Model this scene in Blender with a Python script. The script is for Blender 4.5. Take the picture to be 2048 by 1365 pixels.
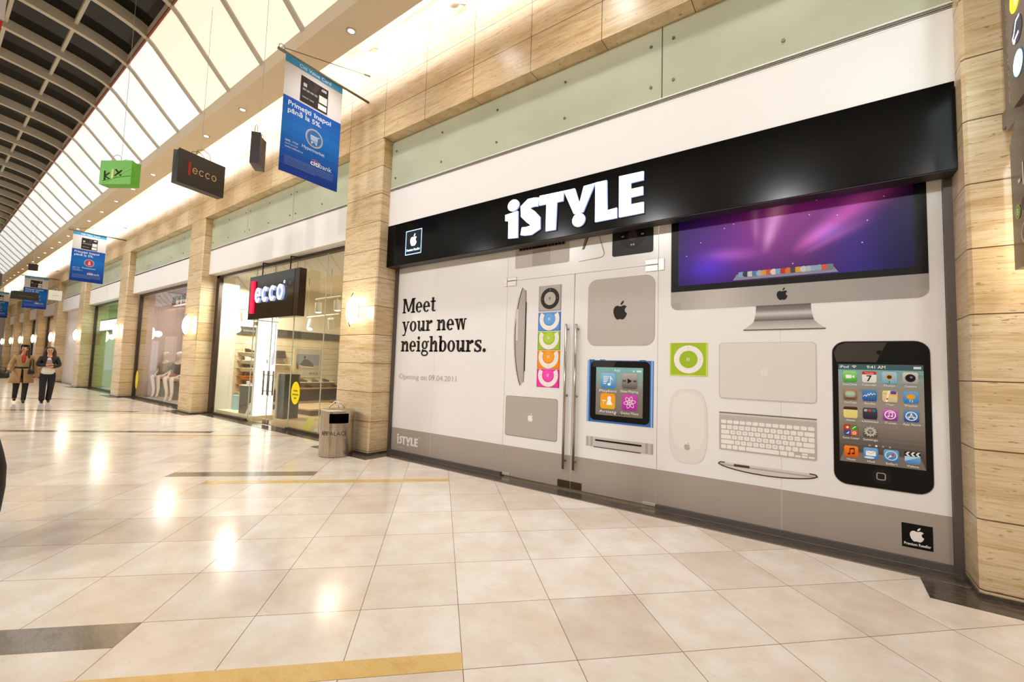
import bpy, bmesh, math, random
from mathutils import Vector, Matrix
for _o in list(bpy.data.objects):
    bpy.data.objects.remove(_o, do_unlink=True)
SC = bpy.context.scene
COL = SC.collection
random.seed(7)

# ------------------------------------------------------------------ camera
FPX = 862.0426            # focal length in pixels of the 2048 px wide frame
EYE = Vector((0.0, 0.0, 1.5200))
RW = Matrix(((0.8123104944, 0.5823798818, 0.0313900300),
             (-0.0116081655, 0.0699551008, -0.9974825985),
             (-0.5831096905, 0.8099012021, 0.0635856246)))   # rows: right, down, forward
cd = bpy.data.cameras.new('camera')
cd.sensor_width = 36.0
cd.sensor_fit = 'HORIZONTAL'
cd.lens = 36.0 * FPX / 2048.0
cd.clip_start = 0.05
cd.clip_end = 300
cam = bpy.data.objects.new('camera', cd)
COL.objects.link(cam)
_r, _d, _f = RW[0], RW[1], RW[2]
cam.matrix_world = Matrix(((_r[0], -_d[0], -_f[0], EYE.x), (_r[1], -_d[1], -_f[1], EYE.y), (_r[2], -_d[2], -_f[2], EYE.z), (0, 0, 0, 1)))
SC.camera = cam

# ------------------------------------------------------------------ world, exposure
wd = bpy.data.worlds.new('night')
SC.world = wd
wd.use_nodes = True
wd.node_tree.nodes['Background'].inputs[0].default_value = (1.0, 0.95, 0.88, 1)
wd.node_tree.nodes['Background'].inputs[1].default_value = 0.03
vs = SC.view_settings
SC.display_settings.display_device = 'sRGB'
vs.view_transform = 'Standard'
vs.look = 'None'
vs.exposure = 0.0
vs.gamma = 1.0
vs.use_curve_mapping = False
try:
    SC.cycles.use_denoising = True
    SC.cycles.max_bounces = 8
    SC.cycles.diffuse_bounces = 4
    SC.cycles.glossy_bounces = 4
    SC.cycles.transparent_max_bounces = 12
    SC.cycles.sample_clamp_indirect = 4.0
    SC.cycles.caustics_reflective = False
    SC.cycles.caustics_refractive = False
except Exception:
    pass


def light(name, kind, loc, energy, color=(1, 0.86, 0.68), size=0.3, size_y=None, aim=None, spot=None, blend=0.6):
    l = bpy.data.lights.new(name, kind)
    l.energy = energy
    l.color = color
    if kind == 'AREA':
        l.shape = 'RECTANGLE'
        l.size = size
        l.size_y = size_y or size
    else:
        l.shadow_soft_size = size
    if kind == 'SPOT':
        l.spot_size = math.radians(spot or 80)
        l.spot_blend = blend
    o = bpy.data.objects.new(name, l)
    COL.objects.link(o)
    o.location = loc
    if aim is not None:
        o.rotation_euler = (Vector(aim) - Vector(loc)).to_track_quat('-Z', 'Y').to_euler()
    return o


WARM = (1.0, 1.0, 1.0)
PIER_Y, UP_Y, GLASS_Y = 4.56, 4.75, 5.0
SOFFIT_Z = 6.80
# tubes hidden on the cove ledge wash the top of the stone wall
light('cove_light', 'AREA', (-28.5, 3.99, 7.0), 1600, (1, 0.97, 0.92), 64, 0.12, aim=(-28.5, 4.56, 7.35))
light('cove_light', 'AREA', (-28.5, -5.99, 7.0), 400, (1, 0.96, 0.88), 64, 0.12, aim=(-28.5, -6.56, 7.35))
# recessed downlights of the shop-side soffit
DOWN_X = [1.7 - 1.93 * k for k in range(28)]
for _x in DOWN_X:
    if _x > -34:
        light('downlight_beam', 'SPOT', (_x, 3.72, SOFFIT_Z - 0.03), 180, WARM, 0.18, aim=(_x, 3.45, 0), spot=118, blend=0.9)
# fill spots added on the unseen opposite side to brighten the shopfronts
for _k in range(9):
    _x = 3.0 - 3.86 * _k
    light('fill_spot', 'SPOT', (_x, -5.7, SOFFIT_Z - 0.03), 1300, WARM, 0.25, aim=(_x, 4.6, 0.9), spot=92, blend=0.9)
# shop ceilings
light('shop_light', 'AREA', (-10.6, 6.6, 3.75), 55, (1, 0.90, 0.74), 5.5, 2.6, aim=(-10.6, 6.6, 0))
light('shop_light', 'AREA', (-13.2, 5.6, 3.7), 190, (1, 0.94, 0.84), 0.9, 0.7, aim=(-13.2, 5.5, 0))
light('shop_light', 'AREA', (-18.2, 6.3, 3.75), 170, (1, 0.89, 0.84), 5.0, 2.2, aim=(-18.2, 6.3, 0))
light('shop_light', 'AREA', (-25.2, 6.3, 3.75), 110, (0.80, 1.0, 0.72), 5.0, 2.2, aim=(-25.2, 6.3, 0))
light('shop_light', 'AREA', (-31.8, 6.0, 3.75), 160, (1, 0.92, 0.84), 4.0, 1.6, aim=(-31.8, 6.0, 0))
light('shop_light', 'AREA', (-45.0, 6.0, 3.75), 400, (1, 0.85, 0.72), 20.0, 1.6, aim=(-45.0, 6.0, 0))
light('shop_light', 'AREA', (-2.6, 6.6, 3.6), 60, (1, 0.93, 0.84), 4.0, 2.0, aim=(-2.6, 6.6, 0))


def ray(px, py):
    a, b = (px - 1024.0) / FPX, (py - 682.5) / FPX
    return _r * a + _d * b + _f


def at_y(px, py, Y):
    d = ray(px, py)
    return EYE + d * (Y / d.y)


def at_x(px, py, X):
    d = ray(px, py)
    return EYE + d * (X / d.x)


def at_z(px, py, Z):
    d = ray(px, py)
    return EYE + d * ((Z - EYE.z) / d.z)
# ------------------------------------------------------------------ materials
def lin(c):
    if isinstance(c, str):
        c = c.lstrip('#')
        c = tuple(int(c[i:i + 2], 16) / 255 for i in (0, 2, 4))
    return tuple((v / 12.92 if v <= 0.04045 else ((v + 0.055) / 1.055) ** 2.4) for v in c[:3]) + (1.0,)


MATS = {}


def mat(name, col='#808080', rough=0.5, metal=0.0, spec=0.5, emit=None, es=0.0, coat=0.0):
    if name in MATS:
        return MATS[name]
    m = bpy.data.materials.new(name)
    m.use_nodes = True
    b = m.node_tree.nodes['Principled BSDF']
    b.inputs['Base Color'].default_value = lin(col)
    b.inputs['Roughness'].default_value = rough
    b.inputs['Metallic'].default_value = metal
    b.inputs['Specular IOR Level'].default_value = spec
    b.inputs['Coat Weight'].default_value = coat
    if emit is not None:
        b.inputs['Emission Color'].default_value = lin(emit)
        b.inputs['Emission Strength'].default_value = es
    MATS[name] = m
    return m


def nodes(m):
    return m.node_tree.nodes, m.node_tree.links, m.node_tree.nodes['Principled BSDF']


def vec_pos(nt, offset=(0, 0, 0), rot=(0, 0, 0), scale=(1, 1, 1)):
    g = nt.nodes.new('ShaderNodeNewGeometry')
    s = nt.nodes.new('ShaderNodeVectorMath')
    s.operation = 'SUBTRACT'
    s.inputs[1].default_value = offset
    nt.links.new(g.outputs['Position'], s.inputs[0])
    mp = nt.nodes.new('ShaderNodeMapping')
    mp.inputs['Rotation'].default_value = rot
    mp.inputs['Scale'].default_value = scale
    nt.links.new(s.outputs[0], mp.inputs[0])
    return mp.outputs[0]


def mixc(nt, a, b, fac, mode='MIX'):
    n = nt.nodes.new('ShaderNodeMix')
    n.data_type = 'RGBA'
    n.blend_type = mode
    for sock, v in ((n.inputs[6], a), (n.inputs[7], b), (n.inputs[0], fac)):
        if isinstance(v, bpy.types.NodeSocket):
            nt.links.new(v, sock)
        elif isinstance(v, (int, float)):
            sock.default_value = v
        else:
            sock.default_value = lin(v)
    return n.outputs[2]


def noise(nt, vec, scale, detail=4, rough=0.55):
    n = nt.nodes.new('ShaderNodeTexNoise')
    n.inputs['Scale'].default_value = scale
    n.inputs['Detail'].default_value = detail
    n.inputs['Roughness'].default_value = rough
    nt.links.new(vec, n.inputs['Vector'])
    return n.outputs['Fac']


def ramp(nt, fac, stops):
    n = nt.nodes.new('ShaderNodeValToRGB')
    while len(n.color_ramp.elements) < len(stops):
        n.color_ramp.elements.new(0.5)
    for e, (p, c) in zip(n.color_ramp.elements, stops):
        e.position = p
        e.color = lin(c)
    nt.links.new(fac, n.inputs[0])
    return n.outputs[0]


def bump(nt, height, strength=0.2, dist=0.01):
    n = nt.nodes.new('ShaderNodeBump')
    n.inputs['Strength'].default_value = strength
    n.inputs['Distance'].default_value = dist
    nt.links.new(height, n.inputs['Height'])
    nt.links.new(n.outputs[0], nt.nodes['Principled BSDF'].inputs['Normal'])


def travertine(name, axis, jw, ox, oz=5.485):
    """stone courses 0.49 m high; axis 'x' for walls facing the corridor, 'y' for returns"""
    m = mat(name, '#d8bf92', 0.28, spec=0.45)
    nt = m.node_tree
    rot = (math.radians(-90), 0, 0) if axis == 'x' else (math.radians(-90), 0, 0)
    off = (ox, 0, 5.49)
    g = nt.nodes.new('ShaderNodeNewGeometry')
    sp = nt.nodes.new('ShaderNodeSeparateXYZ')
    nt.links.new(g.outputs['Position'], sp.inputs[0])
    cb = nt.nodes.new('ShaderNodeCombineXYZ')
    ax = nt.nodes.new('ShaderNodeMath'); ax.operation = 'SUBTRACT'; ax.inputs[1].default_value = ox
    nt.links.new(sp.outputs[0 if axis == 'x' else 1], ax.inputs[0])
    az = nt.nodes.new('ShaderNodeMath'); az.operation = 'SUBTRACT'; az.inputs[1].default_value = oz
    nt.links.new(sp.outputs[2], az.inputs[0])
    nt.links.new(ax.outputs[0], cb.inputs[0]); nt.links.new(az.outputs[0], cb.inputs[1])
    br = nt.nodes.new('ShaderNodeTexBrick')
    br.offset = 0.0; br.squash = 1.0
    br.inputs['Color1'].default_value = (0, 0, 0, 1); br.inputs['Color2'].default_value = (1, 1, 1, 1)
    br.inputs['Mortar'].default_value = (0.5, 0.5, 0.5, 1)
    br.inputs['Scale'].default_value = 1.0
    br.inputs['Mortar Size'].default_value = 0.0045
    br.inputs['Mortar Smooth'].default_value = 0.0
    br.inputs['Brick Width'].default_value = jw
    br.inputs['Row Height'].default_value = 0.494
    nt.links.new(cb.outputs[0], br.inputs['Vector'])
    v = vec_pos(nt, scale=(0.7, 0.7, 8.0))
    v2 = vec_pos(nt, scale=(2.0, 2.0, 40.0))
    n1 = noise(nt, v, 1.5, 8, 0.68)
    n2 = noise(nt, v2, 2.2, 5, 0.6)
    c = ramp(nt, n1, [(0.30, '#bfa072'), (0.43, '#d4bc92'), (0.52, '#e3d0ae'), (0.60, '#d8c199'), (0.72, '#c4a77a')])
    c = mixc(nt, c, '#a98350', ramp(nt, n2, [(0.49, '#000000'), (0.68, '#b4b4b4')]))
    c = mixc(nt, c, ramp(nt, br.outputs['Color'], [(0.0, '#efe7dc'), (1.0, '#ffffff')]), 1.0, 'MULTIPLY')
    pit = noise(nt, vec_pos(nt, scale=(5, 5, 22)), 3.0, 3, 0.5)
    pf = ramp(nt, pit, [(0.30, '#d8d8d8'), (0.345, '#000000')])
    c = mixc(nt, c, '#8a6838', pf)
    c = mixc(nt, c, '#5a4428', br.outputs['Fac'])
    nt.links.new(c, nt.nodes['Principled BSDF'].inputs['Base Color'])
    return m


def glass_mat(name, tint='#ffffff', refl=0.09, dens=1.0):
    m = bpy.data.materials.new(name)
    m.use_nodes = True
    nt = m.node_tree
    nt.nodes.clear()
    out = nt.nodes.new('ShaderNodeOutputMaterial')
    t = nt.nodes.new('ShaderNodeBsdfTransparent'); t.inputs[0].default_value = lin(tint)
    g = nt.nodes.new('ShaderNodeBsdfGlossy'); g.inputs['Roughness'].default_value = 0.0
    lw = nt.nodes.new('ShaderNodeLayerWeight'); lw.inputs[0].default_value = 0.5
    pw = nt.nodes.new('ShaderNodeMath'); pw.operation = 'POWER'; pw.inputs[1].default_value = 4.0
    nt.links.new(lw.outputs['Facing'], pw.inputs[0])
    fr = nt.nodes.new('ShaderNodeMath'); fr.operation = 'MULTIPLY_ADD'; fr.inputs[1].default_value = 0.5; fr.inputs[2].default_value = 0.03
    nt.links.new(pw.outputs[0], fr.inputs[0])
    mx = nt.nodes.new('ShaderNodeMixShader')
    nt.links.new(fr.outputs[0], mx.inputs[0])
    nt.links.new(t.outputs[0], mx.inputs[1]); nt.links.new(g.outputs[0], mx.inputs[2])
    nt.links.new(mx.outputs[0], out.inputs[0])
    MATS[name] = m
    return m


def attr_mat(name, rough=0.35, spec=0.4, emit=0.0):
    m = mat(name, '#ffffff', rough, spec=spec)
    nt = m.node_tree
    a = nt.nodes.new('ShaderNodeAttribute')
    a.attribute_name = 'Col'
    b = nt.nodes['Principled BSDF']
    nt.links.new(a.outputs['Color'], b.inputs['Base Color'])
    if emit:
        nt.links.new(a.outputs['Color'], b.inputs['Emission Color'])
        b.inputs['Emission Strength'].default_value = emit
    return m


# ------------------------------------------------------------------ mesh building
class MB:
    def __init__(s):
        s.v = []
        s.f = []

    def add(s, vs_, fs_):
        o = len(s.v)
        s.v += [tuple(p) for p in vs_]
        s.f += [tuple(i + o for i in f) for f in fs_]
        return s

    def box(s, x0, x1, y0, y1, z0, z1):
        return s.add([(x0, y0, z0), (x1, y0, z0), (x1, y1, z0), (x0, y1, z0), (x0, y0, z1), (x1, y0, z1), (x1, y1, z1), (x0, y1, z1)],
                     [(0, 3, 2, 1), (4, 5, 6, 7), (0, 1, 5, 4), (1, 2, 6, 5), (2, 3, 7, 6), (3, 0, 4, 7)])

    def quad(s, a, b, c, d):
        return s.add([a, b, c, d], [(0, 1, 2, 3)])

    def tube(s, pts, r, n=10, cap=True):
        pts = [Vector(p) for p in pts]
        rs = r if isinstance(r, (list, tuple)) else [r] * len(pts)
        rings = []
        prev = None
        for i, p in enumerate(pts):
            t = (pts[min(i + 1, len(pts) - 1)] - pts[max(i - 1, 0)]).normalized()
            if prev is None:
                a = Vector((0, 0, 1)) if abs(t.z) < 0.9 else Vector((1, 0, 0))
                u = t.cross(a).normalized()
            else:
                u = (prev - t * prev.dot(t)).normalized()
            prev = u
            w = t.cross(u)
            rings.append([p + (u * math.cos(k * 2 * math.pi / n) + w * math.sin(k * 2 * math.pi / n)) * rs[i] for k in range(n)])
        vs_ = [q for rg in rings for q in rg]
        fs_ = []
        for i in range(len(pts) - 1):
            for k in range(n):
                k2 = (k + 1) % n
                fs_.append((i * n + k, i * n + k2, (i + 1) * n + k2, (i + 1) * n + k))
        if cap:
            fs_.append(tuple(range(n))[::-1])
            fs_.append(tuple((len(pts) - 1) * n + k for k in range(n)))
        return s.add(vs_, fs_)

    def lathe(s, prof, c=(0, 0, 0), n=32, a0=0.0, a1=2 * math.pi):
        full = abs(a1 - a0 - 2 * math.pi) < 1e-6
        m = n if full else n + 1
        vs_ = []
        for r, z in prof:
            for k in range(m):
                a = a0 + (a1 - a0) * k / n
                vs_.append((c[0] + r * math.cos(a), c[1] + r * math.sin(a), c[2] + z))
        fs_ = []
        for i in range(len(prof) - 1):
            for k in range(n):
                k2 = (k + 1) % m
                fs_.append((i * m + k, i * m + k2, (i + 1) * m + k2, (i + 1) * m + k))
        return s.add(vs_, fs_)

    def ell(s, c, rx, ry, rz, nu=20, nv=12):
        vs_, fs_ = [], []
        for j in range(nv + 1):
            t = math.pi * j / nv
            for i in range(nu):
                a = 2 * math.pi * i / nu
                vs_.append((c[0] + rx * math.sin(t) * math.cos(a), c[1] + ry * math.sin(t) * math.sin(a), c[2] + rz * math.cos(t)))
        for j in range(nv):
            for i in range(nu):
                i2 = (i + 1) % nu
                fs_.append((j * nu + i, (j + 1) * nu + i, (j + 1) * nu + i2, j * nu + i2))
        return s.add(vs_, fs_)

    def prism(s, pts, d):
        """extrude a 3D polygon along vector d"""
        n = len(pts)
        p = [Vector(q) for q in pts]
        d = Vector(d)
        return s.add(p + [q + d for q in p], [tuple(range(n)), tuple(range(2 * n - 1, n - 1, -1))] + [(k, k + n, (k + 1) % n + n, (k + 1) % n) for k in range(n)])


def root_of(o):
    while o.parent:
        o = o.parent
    return o


def link(name, me, material, parent=None, smooth=False, bevel=0):
    o = bpy.data.objects.new(name, me)
    COL.objects.link(o)
    if material is not None and not me.materials:
        me.materials.append(material)
    if smooth:
        for p in me.polygons:
            p.use_smooth = True
    if parent is not None:
        o.parent = parent
    if bevel:
        b = o.modifiers.new('bevel', 'BEVEL')
        b.width = bevel
        b.segments = 2
        b.limit_method = 'ANGLE'
    return o


def obj(name, mb, material, parent=None, smooth=False, bevel=0, recalc=True):
    off = Vector(root_of(parent).get('_o', (0, 0, 0))) if parent is not None else Vector((0, 0, 0))
    me = bpy.data.meshes.new(name)
    me.from_pydata([tuple(Vector(v) - off) for v in mb.v], [], mb.f)
    if recalc:
        bm = bmesh.new(); bm.from_mesh(me)
        bmesh.ops.recalc_face_normals(bm, faces=bm.faces)
        bm.to_mesh(me); bm.free()
    me.update()
    return link(name, me, material, parent, smooth, bevel)


def tag(o, label, cat, group=None, kind=None):
    o['label'] = label
    o['category'] = cat
    if group:
        o['group'] = group
    if kind:
        o['kind'] = kind
    return o


def thing(name, label, cat, loc=(0, 0, 0), group=None):
    """Empty at the base; parts are written in world metres and stored relative to it"""
    o = bpy.data.objects.new(name, None)
    COL.objects.link(o)
    o.location = loc
    o.empty_display_size = 0.1
    o['_o'] = tuple(loc)
    return tag(o, label, cat, group)


def struct(name, mb, m, **k):
    o = obj(name, mb, m, **k)
    o['kind'] = 'structure'
    return o


def dup(r, loc, label=None, rotz=None):
    c = r.copy(); COL.objects.link(c); c.location = loc
    c['_o'] = tuple(loc)
    if label:
        c['label'] = label
    if rotz is not None:
        c.rotation_euler = (0, 0, rotz)
    for ch in list(r.children):
        d = ch.copy(); COL.objects.link(d); d.parent = c
        for g in list(ch.children):
            e = g.copy(); COL.objects.link(e); e.parent = d
    return c


# ------------------------------------------------------------------ flat print: coloured polygons on a plane
_TXT = {}


def text_polys(s, bold=0.0):
    k = (s, bold)
    if k not in _TXT:
        cu = bpy.data.curves.new('t', 'FONT')
        cu.body = s
        cu.size = 1.0
        cu.offset = bold
        cu.resolution_u = 3
        ob = bpy.data.objects.new('t', cu)
        me = ob.to_mesh()
        vsx = [(v.co.x, v.co.y) for v in me.vertices]
        polys = [[vsx[i] for i in p.vertices] for p in me.polygons]
        ob.to_mesh_clear()
        bpy.data.objects.remove(ob)
        bpy.data.curves.remove(cu)
        xs = [v[0] for v in vsx] or [0, 1]
        _TXT[k] = (polys, min(xs), max(xs))
    return _TXT[k]


def ell_pts(cx, cz, rx, rz, n=28, a0=0.0, a1=2 * math.pi):
    full = abs(a1 - a0 - 2 * math.pi) < 1e-6
    m = n if full else n + 1
    return [(cx + rx * math.cos(a0 + (a1 - a0) * k / n), cz + rz * math.sin(a0 + (a1 - a0) * k / n)) for k in range(m)]


def rr_pts(x0, z0, x1, z1, r, n=6):
    x0, x1 = min(x0, x1), max(x0, x1)
    z0, z1 = min(z0, z1), max(z0, z1)
    r = min(r, (x1 - x0) / 2, (z1 - z0) / 2)
    out = []
    for cx, cz, a in ((x1 - r, z1 - r, 0), (x0 + r, z1 - r, 90), (x0 + r, z0 + r, 180), (x1 - r, z0 + r, 270)):
        for k in range(n + 1):
            t = math.radians(a + 90 * k / n)
            out.append((cx + r * math.cos(t), cz + r * math.sin(t)))
    return out


def stroke_quads(pts, w, closed=False):
    """polyline with width -> quads (mitred)"""
    P = [Vector((p[0], p[1])) for p in pts]
    n = len(P)
    L, R = [], []
    for i in range(n):
        a = P[i - 1] if (i > 0 or closed) else P[i]
        b = P[(i + 1) % n] if (i < n - 1 or closed) else P[i]
        t1 = (P[i] - a); t2 = (b - P[i])
        t = (t1.normalized() if t1.length > 1e-9 else Vector((0, 0))) + (t2.normalized() if t2.length > 1e-9 else Vector((0, 0)))
        if t.length < 1e-6:
            t = t2 if t2.length > 0 else t1
        t.normalize()
        nn = Vector((-t.y, t.x))
        ref = t1 if t1.length > 1e-9 else t2
        c = max(0.45, abs(ref.normalized().dot(t)))
        ww = (w[i] if isinstance(w, (list, tuple)) else w) / 2 / c
        L.append(P[i] + nn * ww); R.append(P[i] - nn * ww)
    out = []
    for i in range(n if closed else n - 1):
        j = (i + 1) % n
        out.append([tuple(L[i]), tuple(R[i]), tuple(R[j]), tuple(L[j])])
    return out


APPLE = [(0.02, -0.46), (0.12, -0.49), (0.22, -0.45), (0.32, -0.32), (0.39, -0.15), (0.29, -0.08), (0.245, 0.03), (0.27, 0.14), (0.37, 0.23),
         (0.29, 0.30), (0.17, 0.32), (0.05, 0.27), (-0.05, 0.27), (-0.18, 0.32), (-0.32, 0.27), (-0.41, 0.12), (-0.42, -0.06), (-0.36, -0.27),
         (-0.26, -0.43), (-0.16, -0.49), (-0.07, -0.46)]
LEAF = [(0.00, 0.33), (0.02, 0.44), (0.09, 0.54), (0.19, 0.60), (0.19, 0.49), (0.12, 0.38)]


class Flat:
    """coloured polygons in (u, w) on a plane; to3 maps (u, w, lift) to world"""
    def __init__(s, to3, lift=0.0, eps=0.00025):
        s.to3, s.lift, s.eps = to3, lift, eps
        s.v, s.f, s.c = [], [], []

    def polys(s, pl, col):
        col = lin(col) if not (isinstance(col, tuple) and len(col) == 4) else col
        for p in pl:
            o = len(s.v)
            s.v += [s.to3(q[0], q[1], s.lift) for q in p]
            s.f.append(tuple(range(o, o + len(p))))
            s.c.append(col)
        s.lift += s.eps
        return s

    def poly(s, pts, col): return s.polys([pts], col)
    def rect(s, x0, z0, x1, z1, col): return s.polys([[(x0, z0), (x1, z0), (x1, z1), (x0, z1)]], col)
    def rr(s, x0, z0, x1, z1, r, col): return s.polys([rr_pts(x0, z0, x1, z1, r)], col)
    def ell(s, cx, cz, rx, rz, col, **k): return s.polys([ell_pts(cx, cz, rx, rz, **k)], col)
    def stroke(s, pts, w, col, closed=False): return s.polys(stroke_quads(pts, w, closed), col)

    def ring(s, cx, cz, rx, rz, ix, iz, col, a0=0, a1=360, n=32):
        a0, a1 = math.radians(a0), math.radians(a1)
        q = []
        for k in range(n):
            t, u = a0 + (a1 - a0) * k / n, a0 + (a1 - a0) * (k + 1) / n
            q.append([(cx + ix * math.cos(t), cz + iz * math.sin(t)), (cx + rx * math.cos(t), cz + rz * math.sin(t)),
                      (cx + rx * math.cos(u), cz + rz * math.sin(u)), (cx + ix * math.cos(u), cz + iz * math.sin(u))])
        return s.polys(q, col)

    def grad(s, x0, z0, x1, z1, stops, n=16):
        """printed top-to-bottom colour change, stops [(t, col)]"""
        st = [(t, lin(c)) for t, c in stops]
        for k in range(n):
            t = (k + 0.5) / n
            for (ta, ca), (tb, cb) in zip(st, st[1:]):
                if ta <= t <= tb:
                    f = (t - ta) / max(1e-9, tb - ta)
                    c = tuple(ca[i] + (cb[i] - ca[i]) * f for i in range(4))
                    break
            else:
                c = st[-1][1]
            za, zb = z1 + (z0 - z1) * k / n, z1 + (z0 - z1) * (k + 1) / n
            e, s.eps = s.eps, 0
            s.rect(x0, zb, x1, za, c)
            s.eps = e
        s.lift += s.eps
        return s

    def apple(s, cx, cz, h, col):
        k = h / 1.09
        f = lambda pts: [(cx + x * k, cz + (z - 0.055) * k) for x, z in pts]
        return s.polys([f(APPLE), f(LEAF)], col)

    def text(s, t, x, z, h, col, width=None, bold=0.0, align='l', shear=0.0):
        pl, a, b = text_polys(t, bold)
        k = h / 0.69
        kx = k if width is None else width / max(1e-6, b - a)
        w = (b - a) * kx
        x0 = x - (w / 2 if align == 'c' else w if align == 'r' else 0)
        return s.polys([[(x0 + (p[0] - a) * kx + shear * p[1] * k, z + p[1] * k) for p in q] for q in pl], col)

    def build(s, name, parent, material=None):
        off = Vector(root_of(parent).get('_o', (0, 0, 0))) if parent is not None else Vector((0, 0, 0))
        me = bpy.data.meshes.new(name)
        me.from_pydata([tuple(Vector(v) - off) for v in s.v], [], s.f)
        at = me.color_attributes.new('Col', 'FLOAT_COLOR', 'CORNER')
        i = 0
        for p, c in zip(me.polygons, s.c):
            for _ in p.vertices:
                at.data[i].color = c
                i += 1
        me.update()
        return link(name, me, material or MATS['print'], parent)


attr_mat('print', 0.34, 0.16)
attr_mat('print_gloss', 0.12, 0.5)
attr_mat('print_cloth', 0.8, 0.2)
attr_mat('lit_print', 0.4, 0.3, 2.2)
# ------------------------------------------------------------------ surfaces
TRAV = travertine('travertine', 'x', 1.02, -6.18)
TRAV_P = travertine('travertine_pillar', 'x', 400.0, -250.0)
TRAV_S = travertine('travertine_return', 'y', 400.0, -250.0)

FLOOR_M = mat('floor_marble', '#d8cab6', 0.13, spec=0.42)


def _floor():
    nt = FLOOR_M.node_tree
    v = vec_pos(nt, offset=(-3.606, 3.8494, 0), rot=(0, 0, math.radians(-45)))
    br = nt.nodes.new('ShaderNodeTexBrick')
    br.offset = 0.0
    br.inputs['Color1'].default_value = (0, 0, 0, 1); br.inputs['Color2'].default_value = (1, 1, 1, 1)
    br.inputs['Mortar'].default_value = (0.5, 0.5, 0.5, 1)
    br.inputs['Scale'].default_value = 1.0
    br.inputs['Mortar Size'].default_value = 0.0022
    br.inputs['Mortar Smooth'].default_value = 0.0
    br.inputs['Brick Width'].default_value = 0.6
    br.inputs['Row Height'].default_value = 0.6
    nt.links.new(v, br.inputs['Vector'])
    tile = ramp(nt, br.outputs['Color'], [(0.0, '#dfd4c8'), (0.22, '#e4dacf'), (0.4, '#eae2d9'), (0.75, '#efe8e0'), (1.0, '#e6dcd0')])
    n1 = noise(nt, vec_pos(nt), 3.2, 6, 0.62)
    n2 = noise(nt, vec_pos(nt, rot=(0, 0, math.radians(-45)), scale=(1, 3, 1)), 11.0, 6, 0.65)
    c = mixc(nt, tile, ramp(nt, n1, [(0.3, '#eee4d8'), (0.7, '#ffffff')]), 1.0, 'MULTIPLY')
    c = mixc(nt, c, '#b5a088', ramp(nt, n2, [(0.54, '#000000'), (0.68, '#6a6a6a')]))
    spots = noise(nt, vec_pos(nt), 34.0, 2, 0.5)
    c = mixc(nt, c, '#a08c74', ramp(nt, spots, [(0.70, '#000000'), (0.76, '#707070')]))
    c = mixc(nt, c, '#7a6750', br.outputs['Fac'])
    nt.links.new(c, nt.nodes['Principled BSDF'].inputs['Base Color'])
    rg = nt.nodes.new('ShaderNodeMapRange')
    rg.inputs[3].default_value = 0.12; rg.inputs[4].default_value = 0.20
    nt.links.new(n1, rg.inputs[0])
    nt.links.new(rg.outputs[0], nt.nodes['Principled BSDF'].inputs['Roughness'])


_floor()


def stone(name, a, b, vein, rough=0.16):
    m = mat(name, a, rough)
    nt = m.node_tree
    n1 = noise(nt, vec_pos(nt, scale=(1, 2.2, 2.2)), 3.0, 8, 0.7)
    c = ramp(nt, n1, [(0.35, a), (0.55, b), (0.62, a)])
    n2 = noise(nt, vec_pos(nt, rot=(0, 0, 0.5), scale=(1, 4, 4)), 2.3, 9, 0.75)
    c = mixc(nt, c, vein, ramp(nt, n2, [(0.485, '#000000'), (0.5, '#9a9a9a'), (0.515, '#000000')]))
    nt.links.new(c, nt.nodes['Principled BSDF'].inputs['Base Color'])
    return m


DARK = stone('dark_stone', '#3a332d', '#4c423a', '#97897a')
INLAY = stone('grey_inlay', '#74695b', '#82776a', '#a89c8c', 0.14)
YELLOW = stone('yellow_inlay', '#d2ac66', '#dab876', '#e6cd98', 0.14)
PLASTER = mat('soffit_plaster', '#e6d7bf', 0.8, spec=0.2)
WHITE = mat('fascia_white', '#edebe9', 0.45, spec=0.35)
FRAME = mat('frame_grey', '#615a57', 0.4, 0.3)
FRAME_BR = mat('frame_brown', '#40332b', 0.4, 0.2)
STEEL = mat('steel', '#c9c4bb', 0.3, 1.0)
BLACK = mat('black_gloss', '#0a0908', 0.16, spec=0.12)
CLEAR = glass_mat('shop_glass', '#f6f8f4')
ROOFGLASS = mat('night_glass', '#070a08', 0.08, spec=0.28)
RIB = mat('roof_beam', '#cbc3b4', 0.55, spec=0.3)
REDLINE = mat('edge_strip', '#8e4a38', 0.6)
PANEL = mat('painted_uplight_panel', '#f2ead8', 0.9, spec=0.1, emit='#fdf1de', es=0.66)  # white panel; emission stands in for uplighters on the ledge
PANEL_COOL = mat('painted_uplight_panel_far', '#eaf0f0', 0.9, spec=0.1, emit='#edf5f8', es=0.68)  # cooler far copy, its uplighting also given as emission

XL, XR = -62.0, 9.0
struct('floor', MB().box(XL, XR, -9.0, 10.5, -0.2, 0.0), FLOOR_M)

# inlaid stone strips in the 45 degree tile grid
GO = Vector((-3.606, 3.8494, 0))
GI = Vector((0.42426, 0.42426, 0))
GJ = Vector((0.42426, -0.42426, 0))


def grid(i, j, z=0.0):
    p = GO + GI * i + GJ * j
    return Vector((p.x, p.y, z))


def inlay(n, i0, i1, j0, j1, m):
    a, b, c, d = grid(i0, j0), grid(i1, j0), grid(i1, j1), grid(i0, j1)
    mb = MB()
    mb.prism([a, b, c, d], (0, 0, 0.0012))
    struct('trim_%d' % n, mb, m)


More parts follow.
